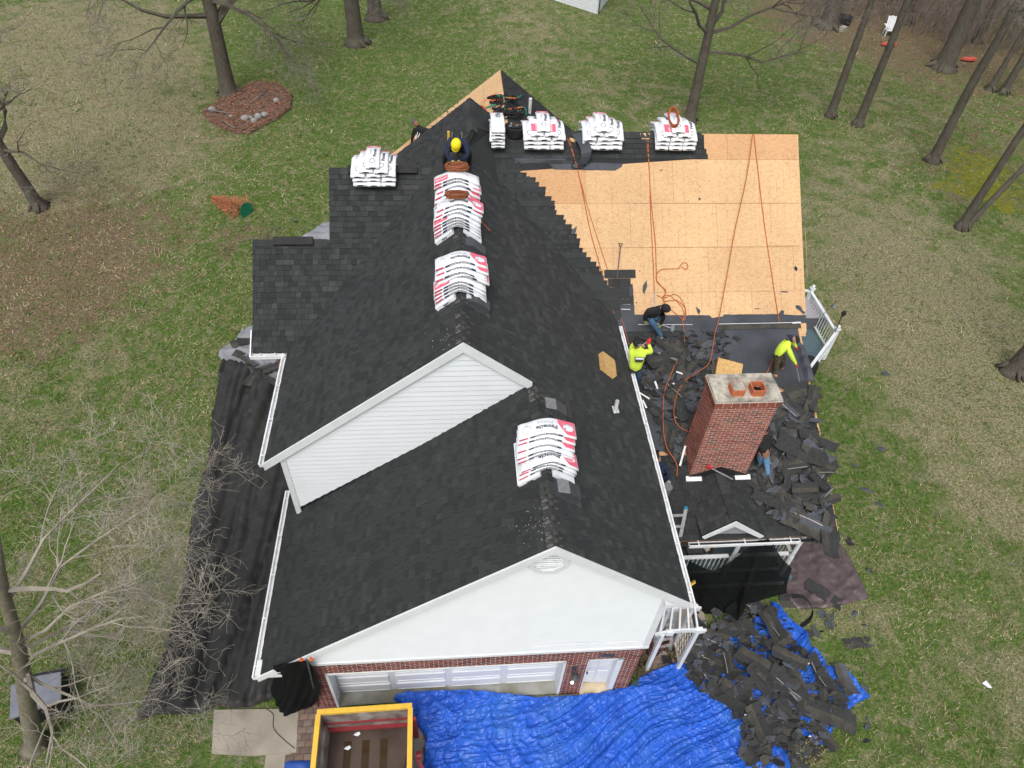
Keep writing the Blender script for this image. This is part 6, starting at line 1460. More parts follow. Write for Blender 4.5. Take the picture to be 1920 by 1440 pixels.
shrub('clump of dry grass at the bottom of the picture below the heap', 1515, 1412, .35, .35, 260, mat('dry_grass', (.30, .25, .15), (.2, .2, .08), scale=9))
b = MB(); b.box(at(1250, 1237, .03), (.26, .22, .05)); tag(b.build('stepping_stone', M_BLACK), 'dark square mat lying on the paver path', 'mat')
b = MB(); c = at(1203, 1250); b.tube([c, c + Vector((0, 0, .16))], .09, 10); tag(b.build('small_pot', M_BLACK), 'small dark pot on the paver path near the brick corner', 'pot')
# ================================================================ FOAM PADS
def pad(label, c, R, size):
    b = MB(); sx, sy, sz = size; nx, ny = 8, 6
    def Q(i, j, h):
        x = (i / nx - .5) * sx; y_ = (j / ny - .5) * sy; e = .012 * nz(i * .9, j * .9, 3); k = 1 - .03 * abs(math.sin(i * 1.3 + j))
        return Vector(c) + R @ Vector((x * k, y_ * k, h * sz + e))
    b.grid([[Q(i, j, 1) for j in range(ny + 1)] for i in range(nx + 1)]); b.grid([[Q(i, j, 0) for j in range(ny + 1)] for i in range(nx + 1)])
    for e in (0, nx): b.grid([[Q(e, j, h) for j in range(ny + 1)] for h in (0, 1)])
    for e in (0, ny): b.grid([[Q(i, e, h) for i in range(nx + 1)] for h in (0, 1)])
    return tag(b.build('foam_pad', M_FOAM), label, 'foam pad', 'yellow foam roof pads')
RR = Matrix((URr, -VRr, NRr)).transposed()
pad('yellow foam pad lying on the right slope of the main roof', pR(1134, 688) + NRr * .02, RR @ Matrix.Rotation(.12, 3, 'Z'), (.60, .46, .15))
RP_ = Matrix((UW, VQ, NPQ)).transposed()
pad('large yellow foam pad behind the chimney', pP(1362, 700) + NPQ * .1, RP_ @ Matrix.Rotation(-.3, 3, 'Z'), (.72, .62, .12))
# ================================================================ TOOLS
def shovel(label, a, c, blade=.26, m=M_DKGREY, handle=M_ALU, dgrip=None, square=True, bm_=None, N=NPQ):
    a = Vector(a); c = Vector(c); t = thing('shovel', label, 'shovel', a, 'roofing shovels'); d = (c - a).normalized(); b = MB(); b.tube([a, c], .016, 6); b.build('shaft', handle, t)
    s = N.cross(d).normalized(); b = MB(); e = c + d * blade; w = blade * .48
    b.prism([c - s * w * .9, c + s * w * .9, e + s * w, e - s * w], N * .012); b.build('blade', m, t)
    if dgrip:
        b = MB(); g = a - d * .1; b.tube([a, g - s * .06, g + s * .06, a], .014, 5); b.build('grip', dgrip, t)
    return t
shovel('black bladed shovel lying on the bare wood above the felt corner', pWP(*z8(815, 815), .05), pWP(*z8(795, 1000), .05), .22, M_BLACK, M_GREYF, M_BLACK, N=NW)
shovel('grey square shovel held by the worker in the black hood', at(1207, 598, 5.35), at(1258, 615, 5.0), .25, M_LTGREY, M_ALU)
t = shovel('shovel with a red grip leaning across the small gable before the chimney', at(1332, 877, 3.75), at(1374, 899, 3.35), .08, M_BLACK, M_ALU, M_RED)
b = MB(); c = at(1329, 876, 3.78); b.tube([c + Vector((-.06, .02, 0)), c + Vector((.03, .04, 0)), c + Vector((.06, -.06, 0))], .03, 6); b.build('red_grip', M_RGL, t)
t = thing('pry_bar', 'long pry bar held by the stooping worker near the deck', 'pry bar', at(1500, 715, 4.4)); b = MB(); b.tube([at(1493, 684, 5.05), at(1500, 722, 4.25)], .014, 6); b.build('shaft', M_ALU, t); b = MB(); b.tube([at(1500, 722, 4.25), at(1502, 728, 4.2)], .022, 6); b.build('claw', M_BLACK, t)
t = thing('pry_bar', 'short pry bar raised by the worker beside the gutter', 'pry bar', at(1210, 643, 5.7)); b = MB(); b.tube([at(1216, 640, 5.66), at(1203, 648, 5.7)], .014, 6); b.build('shaft', M_ALU, t)
# stripped metal pieces on the porch roof
for i, (a, c) in enumerate((((1197, 735), (1218, 748)), ((1228, 715), (1233, 729)), ((1268, 697), (1280, 701)), ((1205, 750), (1212, 765)), ((1285, 836), (1275, 873)), ((1220, 815), (1217, 822)))):
    b = MB(); b.bar(pP(*a, .22), pP(*c, .2), .05, .012); tag(b.build('metal_flashing', M_GUT), 'thin bright metal strip among the torn shingles left of the chimney', 'metal strip', 'bright metal strips in the roof debris')
# harness gear by the rear ridge
def gear(label, px, py, s, n, seed, fn, up=.12):
    r_ = random.Random(seed); t = thing('safety_harness', label, 'safety harness', fn(px, py), 'harnesses and bags by the rear peak'); c = fn(px, py, up)
    for k in range(n):
        P = [c + Vector((r_.gauss(0, s), r_.gauss(0, s * .8), r_.uniform(-.05, .12))) for _ in range(5)]; b = MB(); b.tube(catmull(P, 4), r_.choice((.02, .03, .015)), 5); b.build('strap', (M_OC if k == 3 else M_GREEN if k == 5 else M_BLKF), t)
    for k in range(3):
        b = MB(); b.box(c + Vector((r_.gauss(0, s * .6), r_.gauss(0, s * .6), .05)), (.16, .12, .10), Matrix.Rotation(r_.uniform(0, 3), 3, 'Z')); b.build('pouch', M_BLACK, t)
fS = lambda x, y_, up=0: onp(x, y_, rx, fz, .8, up=up); fT = lambda x, y_, up=0: onp(x, y_, rx, fz, -.8, up=up)
gear('black harness with green buckle nearest the far peak on the bare wood', 934, 190, .22, 8, 1, fS); gear('black harness beside the shingled edge below the far peak', 960, 186, .2, 6, 2, fT); gear('black harness heap in the middle of the bare wood slope', 944, 212, .25, 9, 3, fS); gear('black harness heap partly on the dark slope by the white pipe', 966, 210, .25, 9, 4, fT)
t = thing('tool_bag', 'open black tool bag between the single pile and the next bundle pile', 'tool bag', pW(966, 238)); c = at(966, 236, WRZ + .2); b = MB()
b.tube([c + Vector((0, 0, -.25)), c + Vector((0, 0, .0)), c + Vector((0, 0, .05)), c + Vector((0, 0, -.05))], [.26, .30, .24, .20], 12); b.build('bag', M_BLKF, t)
for k in range(8):
    b = MB(); q = c + Vector((rd.gauss(0, .1), rd.gauss(0, .1), .02)); b.box(q, (.05, .12, .05), Matrix.Rotation(rd.uniform(0, 3), 3, 'Z')); b.build('tool', (M_LTGREY, M_WOOD, M_BLACK)[k % 3], t)
# ================================================================ PORCH THINGS
t = thing('bench', 'brown wooden bench under the porch roof edge', 'bench', (6.6, 4.0, DKZ))
for k in range(3): b = MB(); b.box((6.55, 3.62 + k * .13, DKZ + .47), (1.7, .11, .035)); b.build('seat_slat', M_WOOD, t)
for x in (5.85, 7.25): b = MB(); b.box((x, 3.72, DKZ + .22), (.07, .35, .45)); b.build('leg', M_WOOD, t)
t = thing('planter', 'white butterfly shaped planter standing on the porch floor', 'planter', at(1316, 1022, .8)); c = at(1316, 1024, .7)
b = MB(); pts = [(.0, .02), (.10, .16), (.2, .18), (.25, .05), (.2, -.15), (.08, -.2), (.02, -.06), (-.02, -.06), (-.08, -.2), (-.18, -.15), (-.2, .05), (-.14, .16)]
b.prism([c + Vector((x, y_ * .9, -.0 + y_ * .2)) for x, y_ in pts], (0, 0, .05)); b.build('top', mat('plaster', (.66, .64, .60), (.5, .48, .45), scale=12), t); b = MB(); b.tube([c + Vector((0, 0, -.35)), c], [.18, .08], 8); b.build('foot', M_GREYF, t)
t = thing('grey_chair', 'grey chair with pet bed behind the left porch column', 'chair', at(1300, 1028, .4)); c = at(1300, 1026, .75); b = MB(); b.box(c, (.42, .4, .06)); b.build('seat', M_GREYF, t); b = MB(); b.box(c + Vector((-.16, .2, .2)), (.3, .05, .4)); b.build('backrest', M_GREYF, t)
for s1 in (-.18, .18):
    for s2_ in (-.17, .17): b = MB(); b.box(c + Vector((s1, s2_, -.18)), (.03, .03, .36)); b.build('leg', M_BLACK, t)
for i, (x, y_) in enumerate(((1288, 1030), (1280, 1024))):
    b = MB(); c = at(x, y_, .42); b.tube([c, c + Vector((0, 0, .05)), c + Vector((0, 0, .1))], [.03, .07, .02], 8); tag(b.build('red_ball', M_RED), ('red ball on the porch floor next to the planter', 'red ball on the porch floor nearest the garage wall')[i], 'ball')
# ================================================================ DECK THINGS
t = thing('storage_box', 'grey storage bench against the railing of the back deck', 'storage box', at(1528, 590, .8)); c = at(1523, 590, 1.0); b = MB(); b.box(c + Vector((-.2, .3, -.3)), (1.5, 1.0, .6)); b.build('box_body', mat('box_grey', (.12, .12, .14), scale=4), t); b = MB(); b.box(c + Vector((-.2, .3, .03)), (1.56, 1.06, .05)); b.build('lid', mat('box_lid', (.36, .34, .36), scale=4), t)
t = thing('grill', 'covered black grill half under the porch roof edge on the deck', 'grill', at(1520, 675, .5)); c = at(1519, 676, 1.3); b = MB(); b.tube([c + Vector((0, 0, -.9)), c + Vector((0, 0, -.2)), c + Vector((0, 0, 0)), c + Vector((0, 0, .1))], [.38, .36, .3, .1], 10); b.build('cover', M_BLACK, t)
t = thing('shepherd_hook', 'black torch on a thin pole fixed to the deck corner post', 'torch', at(1568, 615, 1.4)); b = MB(); a = at(1566, 622, 1.4); c = at(1579, 592, 2.6); b.tube([a, c], .014, 5); b.build('pole', M_BLACK, t); b = MB(); b.tube([c, c + Vector((.02, 0, .1)), c + Vector((.03, 0, .2))], [.04, .09, .05], 8); b.build('torch_head', M_BLACK, t)
t = thing('shepherd_hook', 'thin hook pole with a clear glass feeder off the deck railing', 'feeder', at(1560, 585)); a = at(1543, 590, 1.4); c = at(1569, 564, 2.4); e = at(1572, 568, 2.3); b = MB(); b.tube([a, c, e], .009, 5); b.build('pole', M_BLACK, t); g = at(1564, 575, 2.0); b = MB(); b.tube([g + Vector((0, 0, -.06)), g, g + Vector((0, 0, .08))], [.05, .10, .05], 10); b.build('feeder', M_LTGREY, t)
# ================================================================ YARD THINGS
t = thing('fallen_tree', 'dry orange cut christmas tree lying on the lawn', 'christmas tree', at(430, 385)); a = at(455, 392, .25); tip = at(398, 372, .2); ax = (tip - a); Lx = ax.length; ax.normalize()
b = MB(); b.tube([a, tip], [.04, .01], 5); b.build('trunk', M_WOOD, t); b = MB(); s1 = ax.cross(Vector((0, 0, 1))).normalized(); s2v = s1.cross(ax)
for i in range(1700):
    u = rd.random() ** 1.3; r_ = (1 - u) * .72 + .06; an = rd.uniform(0, 6.28); k = rd.uniform(.2, 1); p = a + ax * (u * Lx) + (s1 * math.cos(an) + s2v * math.sin(an) * .75) * r_ * k
    p.z = max(p.z, .02); d = (ax * .5 + (s1 * math.cos(an) + s2v * math.sin(an))).normalized() * .13; w = Vector((rd.uniform(-1, 1), rd.uniform(-1, 1), rd.uniform(-1, 1))).normalized() * .016; b.add([p - w, p + w, p + d], ((0, 1, 2),))
b.build('needles', M_ORN, t)
t = thing('tree_stand', 'green plastic tree stand at the foot of the dry orange tree', 'tree stand', at(458, 391)); b = MB(); d = -ax; c = a + d * .05; b.tube([c + d * .0, c + d * .05, c + d * .16, c + d * .18, c + d * .10], [.10, .16, .36, .36, .30], 16, cap=False); b.build('bowl', M_GREEN, t); b = MB(); b.tube([c + d * .06, c + d * .1], [.14, .12], 12); b.build('bowl_centre', M_SOOT, t)
# leaf bed with stones
bp_ = [(378, 212), (400, 198), (440, 178), (480, 155), (520, 158), (548, 180), (546, 205), (520, 225), (490, 240), (470, 252), (440, 252), (410, 240), (390, 228)]
bed = patch('leaf_bed', bp_, lambda x, y_: .10 + crk(x, y_, 2, .08, 3) + crk(x, y_, 6, .03, 2), M_MULCH, .10); bed['kind'] = 'structure'; bed.name = 'leaf_bed'
Vs = []
poly_ = [(at(*p).x, at(*p).y) for p in bp_]; xs = [p[0] for p in poly_]; ys = [p[1] for p in poly_]
while len(Vs) < 2600:
    x = rd.uniform(min(xs), max(xs)); y_ = rd.uniform(min(ys), max(ys))
    if inpoly(x, y_, poly_):
        an = rd.uniform(0, 6.28); z_ = rd.uniform(.12, .24); s = rd.uniform(.03, .09); Vs.append([(x + math.cos(an + j * 1.57) * s * (1 if j % 2 else .55), y_ + math.sin(an + j * 1.57) * s * (1 if j % 2 else .55), z_ + rd.uniform(-.03, .03)) for j in range(4)])
fast_mesh('fallen_leaves', np.array(Vs).reshape(-1, 3), np.arange(len(Vs) * 4).reshape(-1, 4), [M_LEAF, mat('rust_leaf', (.30, .11, .06), scale=3), M_MULCH], RNG.integers(0, 3, len(Vs)), 'stuff')
def rock(px, py, s, label):
    bm = bmesh.new(); bmesh.ops.create_icosphere(bm, subdivisions=2, radius=s)
    for v in bm.verts: v.co *= 1 + .25 * nz(v.co.x * 3 / s * .3 + px, v.co.y * 3 / s * .3, v.co.z * 3 / s * .3); v.co.z *= .75
    me = bpy.data.meshes.new('rock'); bm.to_mesh(me); bm.free(); me.materials.append(M_ROCK); me.polygons.foreach_set('use_smooth', [True] * len(me.polygons)); o = bpy.data.objects.new('rock', me); COL.objects.link(o); o.location = at(px, py, .15) + Vector((0, 0, s * .3)); tag(o, label, 'rock', 'stones edging the leaf bed')
for px, py, s, lb in ((460, 224, .22, 'round stone at the lower edge of the leaf bed, leftmost of the row'), (477, 228, .2, 'blue grey stone lowest in the leaf bed row'), (485, 220, .22, 'tan stone in the middle of the leaf bed row'), (497, 217, .2, 'stone at the right end of the lower row in the leaf bed'), (519, 190, .2, 'stone alone near the right end of the leaf bed'), (399, 208, .22, 'stone at the left tip of the leaf bed'), (433, 219, .12, 'small stone half buried among leaves in the bed'), (470, 222, .14, 'small stone wedged between two larger ones in the row')): rock(px, py, s, lb)
for i, (a, c) in enumerate((((470, 192), (500, 168)), ((385, 205), (430, 212)), ((440, 240), (415, 225)))):
    tag(tube_obj('stick', [at(*a, .3), at(*c, .32)], .03, M_TWIG, k=5), ('dead stick slanting across the leaf bed', 'dead stick near the left tip of the leaf bed', 'short stick at the lower left of the leaf bed')[i], 'stick')
# lawn chair
t = thing('lawn_chair', 'white slatted lawn chair at the edge of the woods', 'chair', at(1664, 66)); c = at(1665, 66); Rz = Matrix.Rotation(rad(-12), 3, 'Z'); s_ = 1.15
def lb2(name, p, sz, rx_=0): 
    b = MB(); b.box(c + Rz @ (Vector(p) * s_), Vector(sz) * s_, Rz @ Matrix.Rotation(rx_, 3, 'X')); b.build(name, M_TRIM, t)
for k in range(5): lb2('back_slat', (-.2 + k * .1, .32, .62 + (.04 if k == 2 else 0)), (.085, .03, .75), -.4)
for k in range(5): lb2('seat_slat', (0, -.25 + k * .11, .34 - k * .02), (.5, .09, .02))
for s in (-1, 1): lb2('armrest', (s * .33, -.02, .55), (.12, .65, .03)); lb2('leg', (s * .28, -.28, .27), (.05, .08, .54)); lb2('leg', (s * .26, .25, .15), (.05, .12, .3))
t = thing('fire_pit', 'round black metal fire pit near the woods', 'fire pit', at(1579, 42)); c = at(1579, 44); b = MB(); b.tube([c, c + Vector((0, 0, .5)), c + Vector((0, 0, .52)), c + Vector((0, 0, .2))], [.55, .6, .5, .45], 20, cap=False); b.build('ring', M_BLACK, t); b = MB(); b.tube([c + Vector((0, 0, .15)), c + Vector((0, 0, .2))], .45, 16); b.build('ash_bed', M_SOOT, t)
b = MB(); c = at(1579, 58); b.box(c + Vector((0, 0, .15)), (.5, .35, .3), Matrix.Rotation(.7, 3, 'Z')); tag(b.build('cut_log', M_CONC), 'pale block lying on the lawn in front of the fire pit', 'block')
for x, y_, lb in ((1668, 84, 'red toy lying in front of the white lawn chair'), (1818, 112, 'red toy at the leafy edge of the woods')):
    b = MB(); c = at(x, y_, .1); b.prism([c + Vector((.5 * math.cos(i * 1.05) * (1 + .3 * (i % 2)), .25 * math.sin(i * 1.05), 0)) for i in range(6)], (0, 0, .12)); tag(b.build('toy', mat('faded_red', (.55, .10, .07), scale=3)), lb, 'toy')
c = at(1853, 1288, .03); b = MB(); b.prism([c + Vector((x, y_, 0)) for x, y_ in ((-.12, .1), (.02, .16), (.08, -.04), (-.02, -.02))], (0, 0, .02)); tag(b.build('litter', M_WHITE), 'white and orange litter scrap on the lower right lawn', 'litter')
t = thing('shed', 'white sided shed corner at the top edge', 'shed', at(1100, 20)); a = at(1025, -4); c = at(1120, 27); e = at(1140, 0)
b = MB(); up_ = Vector((0, 0, 2.6)); e2 = c + (e - c) * 3; b.prism([a, c, e2, a + (e2 - c)], (0, 0, 2.6)); b.build('wall', M_WHITE, t)
for k in range(14):
    b = MB(); z_ = Vector((0, 0, .1 + k * .18)); d_ = (a - c).normalized(); n_ = Vector((d_.y, -d_.x, 0)); n_ = n_ if n_.y < 0 else -n_; b.bar(a + z_ + n_ * .03, c + z_ + n_ * .03, .02, .15); b.build('siding_board', M_WHITE, t)
b = MB(); b.prism([a + up_ + Vector((-.3, -.4, 0)), c + up_ + Vector((.2, -.4, 0)), e2 + up_, a + (e2 - c) + up_], (0, 0, .15)); b.build('roof', SH[3], t)
b = MB(); q = c + Vector((.1, .2, 0)); b.tube([q, q + Vector((0, 0, 2.4))], .06, 6); b.build('downspout', M_DKGREY, t)
t = thing('utility_box', 'grey lidded box under the bare tree at the lower left', 'box', at(62, 1320)); c = at(68, 1300, .75); b = MB(); b.box(c + Vector((0, 0, -.4)), (1.0, .75, .72), Matrix.Rotation(.35, 3, 'Z')); b.build('box_body', M_BLACK, t); b = MB(); b.box(c + Vector((0, 0, 0)), (1.06, .82, .06), Matrix.Rotation(.35, 3, 'Z')); b.build('lid', mat('slate_lid', (.15, .16, .19), (.19, .2, .235), scale=4), t)
b = MB(); b.bar(c + Vector((-.3, .40, .05)), c + Vector((.55, .52, .05)), .05, .05); b.build('hinge_bar', M_BLACK, t)
# ================================================================ PEOPLE
def person(label, J, mats, group=None, helmet=None, hood=None, extra=None, bulk=.19):
    """J: joint name -> (px, py, z); mats: body region -> material. One continuous skinned body."""
    P = {k: (at(*v) if not isinstance(v, Vector) else v) for k, v in J.items()}
    t = thing('person', label, 'person', (P['pel'].x, P['pel'].y, min(p.z for p in P.values())), group)
    fwd = (P['head'] - P['pel']); 
    names = []; co = []; rads = []; edges = []; reg = []
    def V(n_, p, r): names.append(n_); co.append(p); rads.append(r * (1.13 if n_ not in ('f', 'hd', 'hd1', 'nk') else 1)); return len(co) - 1
    def E(a, c, rg): edges.append((a, c)); reg.append((a, c, rg))
    pel = V('pel', P['pel'], .165); ch = V('ch', P['chest'], bulk); md = V('md', P['pel'].lerp(P['chest'], .5), .165); nk = V('nk', P['neck'], .075); hd0 = V('hd', P['neck'].lerp(P['head'], .55), .085); hd1 = V('hd1', P['head'] + (P['head'] - P['neck']).normalized() * .05, .10)
    E(pel, md, 'top'); E(md, ch, 'top'); E(ch, nk, 'top'); E(nk, hd0, 'skin'); E(hd0, hd1, 'skin')
    for s in 'LR':
        sh = V('sh', P['sh' + s], .085); el = V('el', P['el' + s], .06); wr = V('wr', P['el' + s].lerp(P['ha' + s], .88), .042); ha = V('ha', P['ha' + s], .048); E(ch, sh, 'top'); E(sh, el, 'arm'); E(el, wr, 'arm'); E(wr, ha, 'hand')
        d = (P['ha' + s] - P['el' + s]).normalized(); sd_ = d.cross(Vector((0, 0, 1))).normalized()
        for k, (o_, L) in enumerate(((-.032, .075), (-.011, .088), (.011, .085), (.032, .065))):
            a = V('f', P['ha' + s] + sd_ * o_ + d * .04, .014); c = V('f', P['ha' + s] + sd_ * o_ * 1.1 + d * (.04 + L * .6) - Vector((0, 0, .015)), .011); e = V('f', P['ha' + s] + sd_ * o_ * .9 + d * (.04 + L * .8) - Vector((0, 0, .05)), .010); E(ha, a, 'hand'); E(a, c, 'hand'); E(c, e, 'hand')
        a = V('f', P['ha' + s] + sd_ * .05 + d * .01 - Vector((0, 0, .02)), .014); c = V('f', P['ha' + s] + sd_ * .055 + d * .05 - Vector((0, 0, .04)), .011); E(ha, a, 'hand'); E(a, c, 'hand')
        hp = V('hp', P['pel'].lerp(P['kn' + s], .18) + (P['sh' + s] - P['chest']) * .35, .12); kn = V('kn', P['kn' + s], .085); an = V('an', P['ft' + s] + Vector((0, 0, .10)), .055)
        E(pel, hp, 'leg'); E(hp, kn, 'leg'); E(kn, an, 'leg' if s == 'L' else 'leg')
        to = P.get('to' + s) or (P['ft' + s] + Vector((0, 0, 0)) + Vector((fwd.x, fwd.y, 0)).normalized() * .2); heel = V('he', P['ft' + s] + Vector((0, 0, .045)), .055); tv = V('to', to + Vector((0, 0, .04)), .045); E(an, heel, 'foot'); E(heel, tv, 'foot')
    me = bpy.data.meshes.new('body'); me.from_pydata([tuple(c) for c in co], edges, []); o = bpy.data.objects.new('body', me); COL.objects.link(o)
    md_ = o.modifiers.new('skin', 'SKIN'); md_.use_smooth_shade = True; md_.branch_smoothing = .6
    for i, sv in enumerate(me.skin_vertices[0].data): sv.radius = (rads[i], rads[i]); sv.use_root = (i == 0)
    m2 = o.modifiers.new('sub', 'SUBSURF'); m2.levels = 1; m2.render_levels = 1
    dg = bpy.context.evaluated_depsgraph_get(); dg.update(); nm = bpy.data.meshes.new_from_object(o.evaluated_get(dg)); bpy.data.objects.remove(o); bpy.data.meshes.remove(me); nm.name = 'body'
    nm.materials.clear(); regs = ['top', 'arm', 'leg', 'foot', 'hand', 'skin']
    for r_ in regs: nm.materials.append(mats[r_])
    cs = [co[a] for a, c, g in reg]; ds = [co[c] - co[a] for a, c, g in reg]; mi = []
    for p in nm.polygons:
        q = p.center; best = 1e9; bi = 0
        for i, (a, d) in enumerate(zip(cs, ds)):
            tt = max(0, min(1, (q - a).dot(d) / max(d.dot(d), 1e-9))); dd_ = (q - a - d * tt).length_squared
            if dd_ < best: best = dd_; bi = i
        mi.append(regs.index(reg[bi][2]))
    nm.polygons.foreach_set('material_index', mi); nm.polygons.foreach_set('use_smooth', [True] * len(nm.polygons))
    ob = bpy.data.objects.new('body', nm); link(ob, t)
    # head gear: built along the neck-head axis
    up = (P['head'] - P['neck']).normalized(); face = P.get('face'); f = (face - P['head']) if face else Vector((0, -1, -.2)); f = (f - up * f.dot(up)).normalized(); s_ = up.cross(f)
    def ell(name, c, r, m, seg=12, rings=8, half=False, bump=0):
        bm = bmesh.new(); bmesh.ops.create_uvsphere(bm, u_segments=seg, v_segments=rings, radius=1)
        if half: bmesh.ops.delete(bm, geom=[v for v in bm.verts if v.co.z < -.25], context='VERTS')
        R = Matrix((s_, f, up)).transposed()
        for v in bm.verts: v.co = c + R @ Vector((v.co.x * r[0], v.co.y * r[1], v.co.z * r[2]))
        me_ = bpy.data.meshes.new(name); bm.to_mesh(me_); bm.free(); me_.materials.append(m); me_.polygons.foreach_set('use_smooth', [True] * len(me_.polygons)); q = bpy.data.objects.new(name, me_); link(q, t); return q
    hc = P['head'] + up * .02
    ell('head', hc, (.082, .10, .12), M_SKIN)
    ell('nose', hc + f * .10 - up * .01, (.014, .02, .025), M_SKIN, 6, 5)
    for s in (-1, 1): ell('ear', hc + s_ * s * .084, (.012, .025, .035), M_SKIN, 6, 5); ell('eye', hc + f * .09 + s_ * s * .033 + up * .025, (.012, .012, .010), M_INK, 6, 5)
    ell('mouth', hc + f * .093 - up * .055, (.028, .008, .006), M_RED, 6, 5)
    if helmet:
        ell('helmet', hc + up * .035, (.125, .150, .115), helmet, 16, 10, True); q = ell('helmet_brim', hc + up * .02 + f * .10, (.10, .09, .012), helmet, 12, 6)
        ell('helmet_ridge', hc + up * .10, (.02, .12, .06), helmet, 8, 6)
    elif hood: ell('hood', hc - f * .02 + up * .01, (.115, .13, .145), hood, 14, 10)
    else:
        ell('cap', hc + up * .035, (.095, .115, .095), mats.get('cap', M_BLKF), 14, 8, True); ell('cap_brim', hc + up * .03 + f * .13, (.075, .07, .012), mats.get('cap', M_BLKF), 10, 6)
    return t, P
def MT(top, leg, foot, hand, arm=None, cap=None): 
    d = {'top': top, 'arm': arm or top, 'leg': leg, 'foot': foot, 'hand': hand, 'skin': M_SKIN}
    if cap: d['cap'] = cap
    return d
# straddling the main ridge
t, P = person('person in navy jacket and yellow helmet straddling the main ridge behind the bundles', {
    'pel': (857, 278, 9.05), 'chest': (857, 266, 9.42), 'neck': (855, 266, 9.62), 'head': (855, 270, 9.78), 'face': (852, 300, 9.5),
    'shL': (840, 272, 9.5), 'elL': (838, 292, 9.3), 'haL': (849, 303, 9.2), 'shR': (875, 271, 9.5), 'elR': (877, 292, 9.3), 'haR': (860, 303, 9.2),
    'knL': (835, 286, 9.05), 'ftL': (834, 312, 8.55), 'knR': (880, 284, 9.05), 'ftR': (880, 312, 8.5)}, MT(M_NAVYF, M_BLKF, M_BLKF, mat('lime_glove', (.55, .80, .18), scale=4)), helmet=M_YHAT, bulk=.25)
b = MB(); b.box(at(841, 255, 9.4), (.06, .05, .25)); b.build('tool_handle', M_YEL, t)
b = MB()
for s in (-.12, .12): b.tube(catmull([P['chest'] + Vector((s, -.16, .1)), P['chest'] + Vector((s, .02, .24)), P['chest'] + Vector((s * .8, .2, .08)), P['pel'] + Vector((s, .2, .05))], 4), .025, 5)
b.build('harness_strap', M_GREYF, t)
# standing behind the left rake
f_ = lambda x, y_, z_: (x, y_, z_)
zz = onp(800, 262, rx, fz, .8).z
t, P = person('person in black hooded sweatshirt and grey cap behind the left edge of the rear roof', {
    'pel': (795, 262, zz + .55), 'chest': (789, 245, zz + 1.0), 'neck': (783, 235, zz + 1.2), 'head': (778, 230, zz + 1.3), 'face': (772, 245, zz + 1.1),
    'shL': (777, 243, zz + 1.05), 'elL': (774, 256, zz + .8), 'haL': (772, 266, zz + .55), 'shR': (802, 244, zz + 1.05), 'elR': (808, 255, zz + .8), 'haR': (800, 266, zz + .6),
    'knL': (785, 275, zz + .35), 'ftL': (790, 284, zz + .0), 'knR': (800, 272, zz + .3), 'ftR': (803, 280, zz + .0)}, MT(M_BLKF, M_BLKF, M_BLKF, M_BLKF, cap=M_GREYF), bulk=.26)
b = MB()
for s in (0, 4): b.tube(catmull([at(781 + s, 240, zz + 1.1), at(783 + s, 250, zz + .95), at(778 + s, 260, zz + .8)], 4), .012, 5)
b.build('drawstring', M_WHITE, t)
# crouching with the shovel
t, P = person('person in black hooded top and blue jeans pushing a square shovel at the felt edge', {
    'pel': (1218, 592, 5.50), 'chest': (1228, 578, 5.88), 'neck': (1240, 575, 5.98), 'head': (1247, 578, 6.0), 'face': (1258, 592, 5.8),
    'shL': (1216, 583, 5.85), 'elL': (1209, 594, 5.6), 'haL': (1210, 601, 5.40), 'shR': (1240, 583, 5.85), 'elR': (1244, 596, 5.55), 'haR': (1238, 609, 5.25),
    'knL': (1225, 606, 5.40), 'ftL': (1239, 636, 4.88), 'toL': (1246, 640, 4.85), 'knR': (1236, 596, 5.45), 'ftR': (1217, 607, 5.12), 'toR': (1214, 611, 5.1)}, MT(M_BLKF, M_JEAN, M_SHOE, M_YGL), hood=M_BLKF)
b = MB(); b.tube([at(1227, 548, 6.1), at(1228, 575, 6.05)], .012, 5); b.build('lanyard', M_ALU, t)
# back towards the camera by the gutter
t, P = person('person in bright yellow shirt with printed back and dark cap beside the gutter', {
    'pel': (1190, 692, 5.12), 'chest': (1197, 662, 5.62), 'neck': (1195, 650, 5.84), 'head': (1194, 645, 5.96), 'face': (1197, 630, 5.95),
    'shL': (1183, 658, 5.66), 'elL': (1186, 646, 5.62), 'haL': (1202, 648, 5.66), 'shR': (1211, 659, 5.66), 'elR': (1222, 661, 5.55), 'haR': (1216, 645, 5.66),
    'knL': (1186, 708, 4.72), 'ftL': (1188, 722, 4.28), 'knR': (1196, 707, 4.72), 'ftR': (1196, 720, 4.30), 'toL': (1188, 716, 4.3), 'toR': (1197, 714, 4.32)}, MT(M_HIVIS, M_JEAN, M_BOOT, M_SKIN))
ax_ = (P['shR'] - P['shL']).normalized(); dn_ = (P['pel'] - P['chest']).normalized(); nn_ = ax_.cross(dn_); nn_ = nn_ if nn_.y < 0 else -nn_; c = P['chest'] + dn_ * .02 + nn_ * .235
def quad(c, w, h, taper=.6): return [c - ax_ * w, c + ax_ * w, c + ax_ * w * taper + dn_ * h, c - ax_ * w * taper + dn_ * h]
b = MB(); b.add(quad(c - dn_ * .05, .15, .16), ((0, 1, 2, 3),)); lg = b.build('back_logo', M_INK, t)
b = MB(); b.add(quad(c - dn_ * .035 + nn_ * .004, .12, .06, .85), ((0, 1, 2, 3),)); b.build('logo_panel', M_WRAP, lg)
b = MB(); b.add(quad(c + dn_ * .035 + nn_ * .004, .085, .05, .6), ((0, 1, 2, 3),)); b.build('logo_stripe', M_CAMO, lg)
b = MB(); b.box(P['head'] + Vector((0, -.10, .07)), (.06, .01, .03), Matrix.Rotation(-.5, 3, 'X')); b.build('cap_patch', M_WRAP, t)
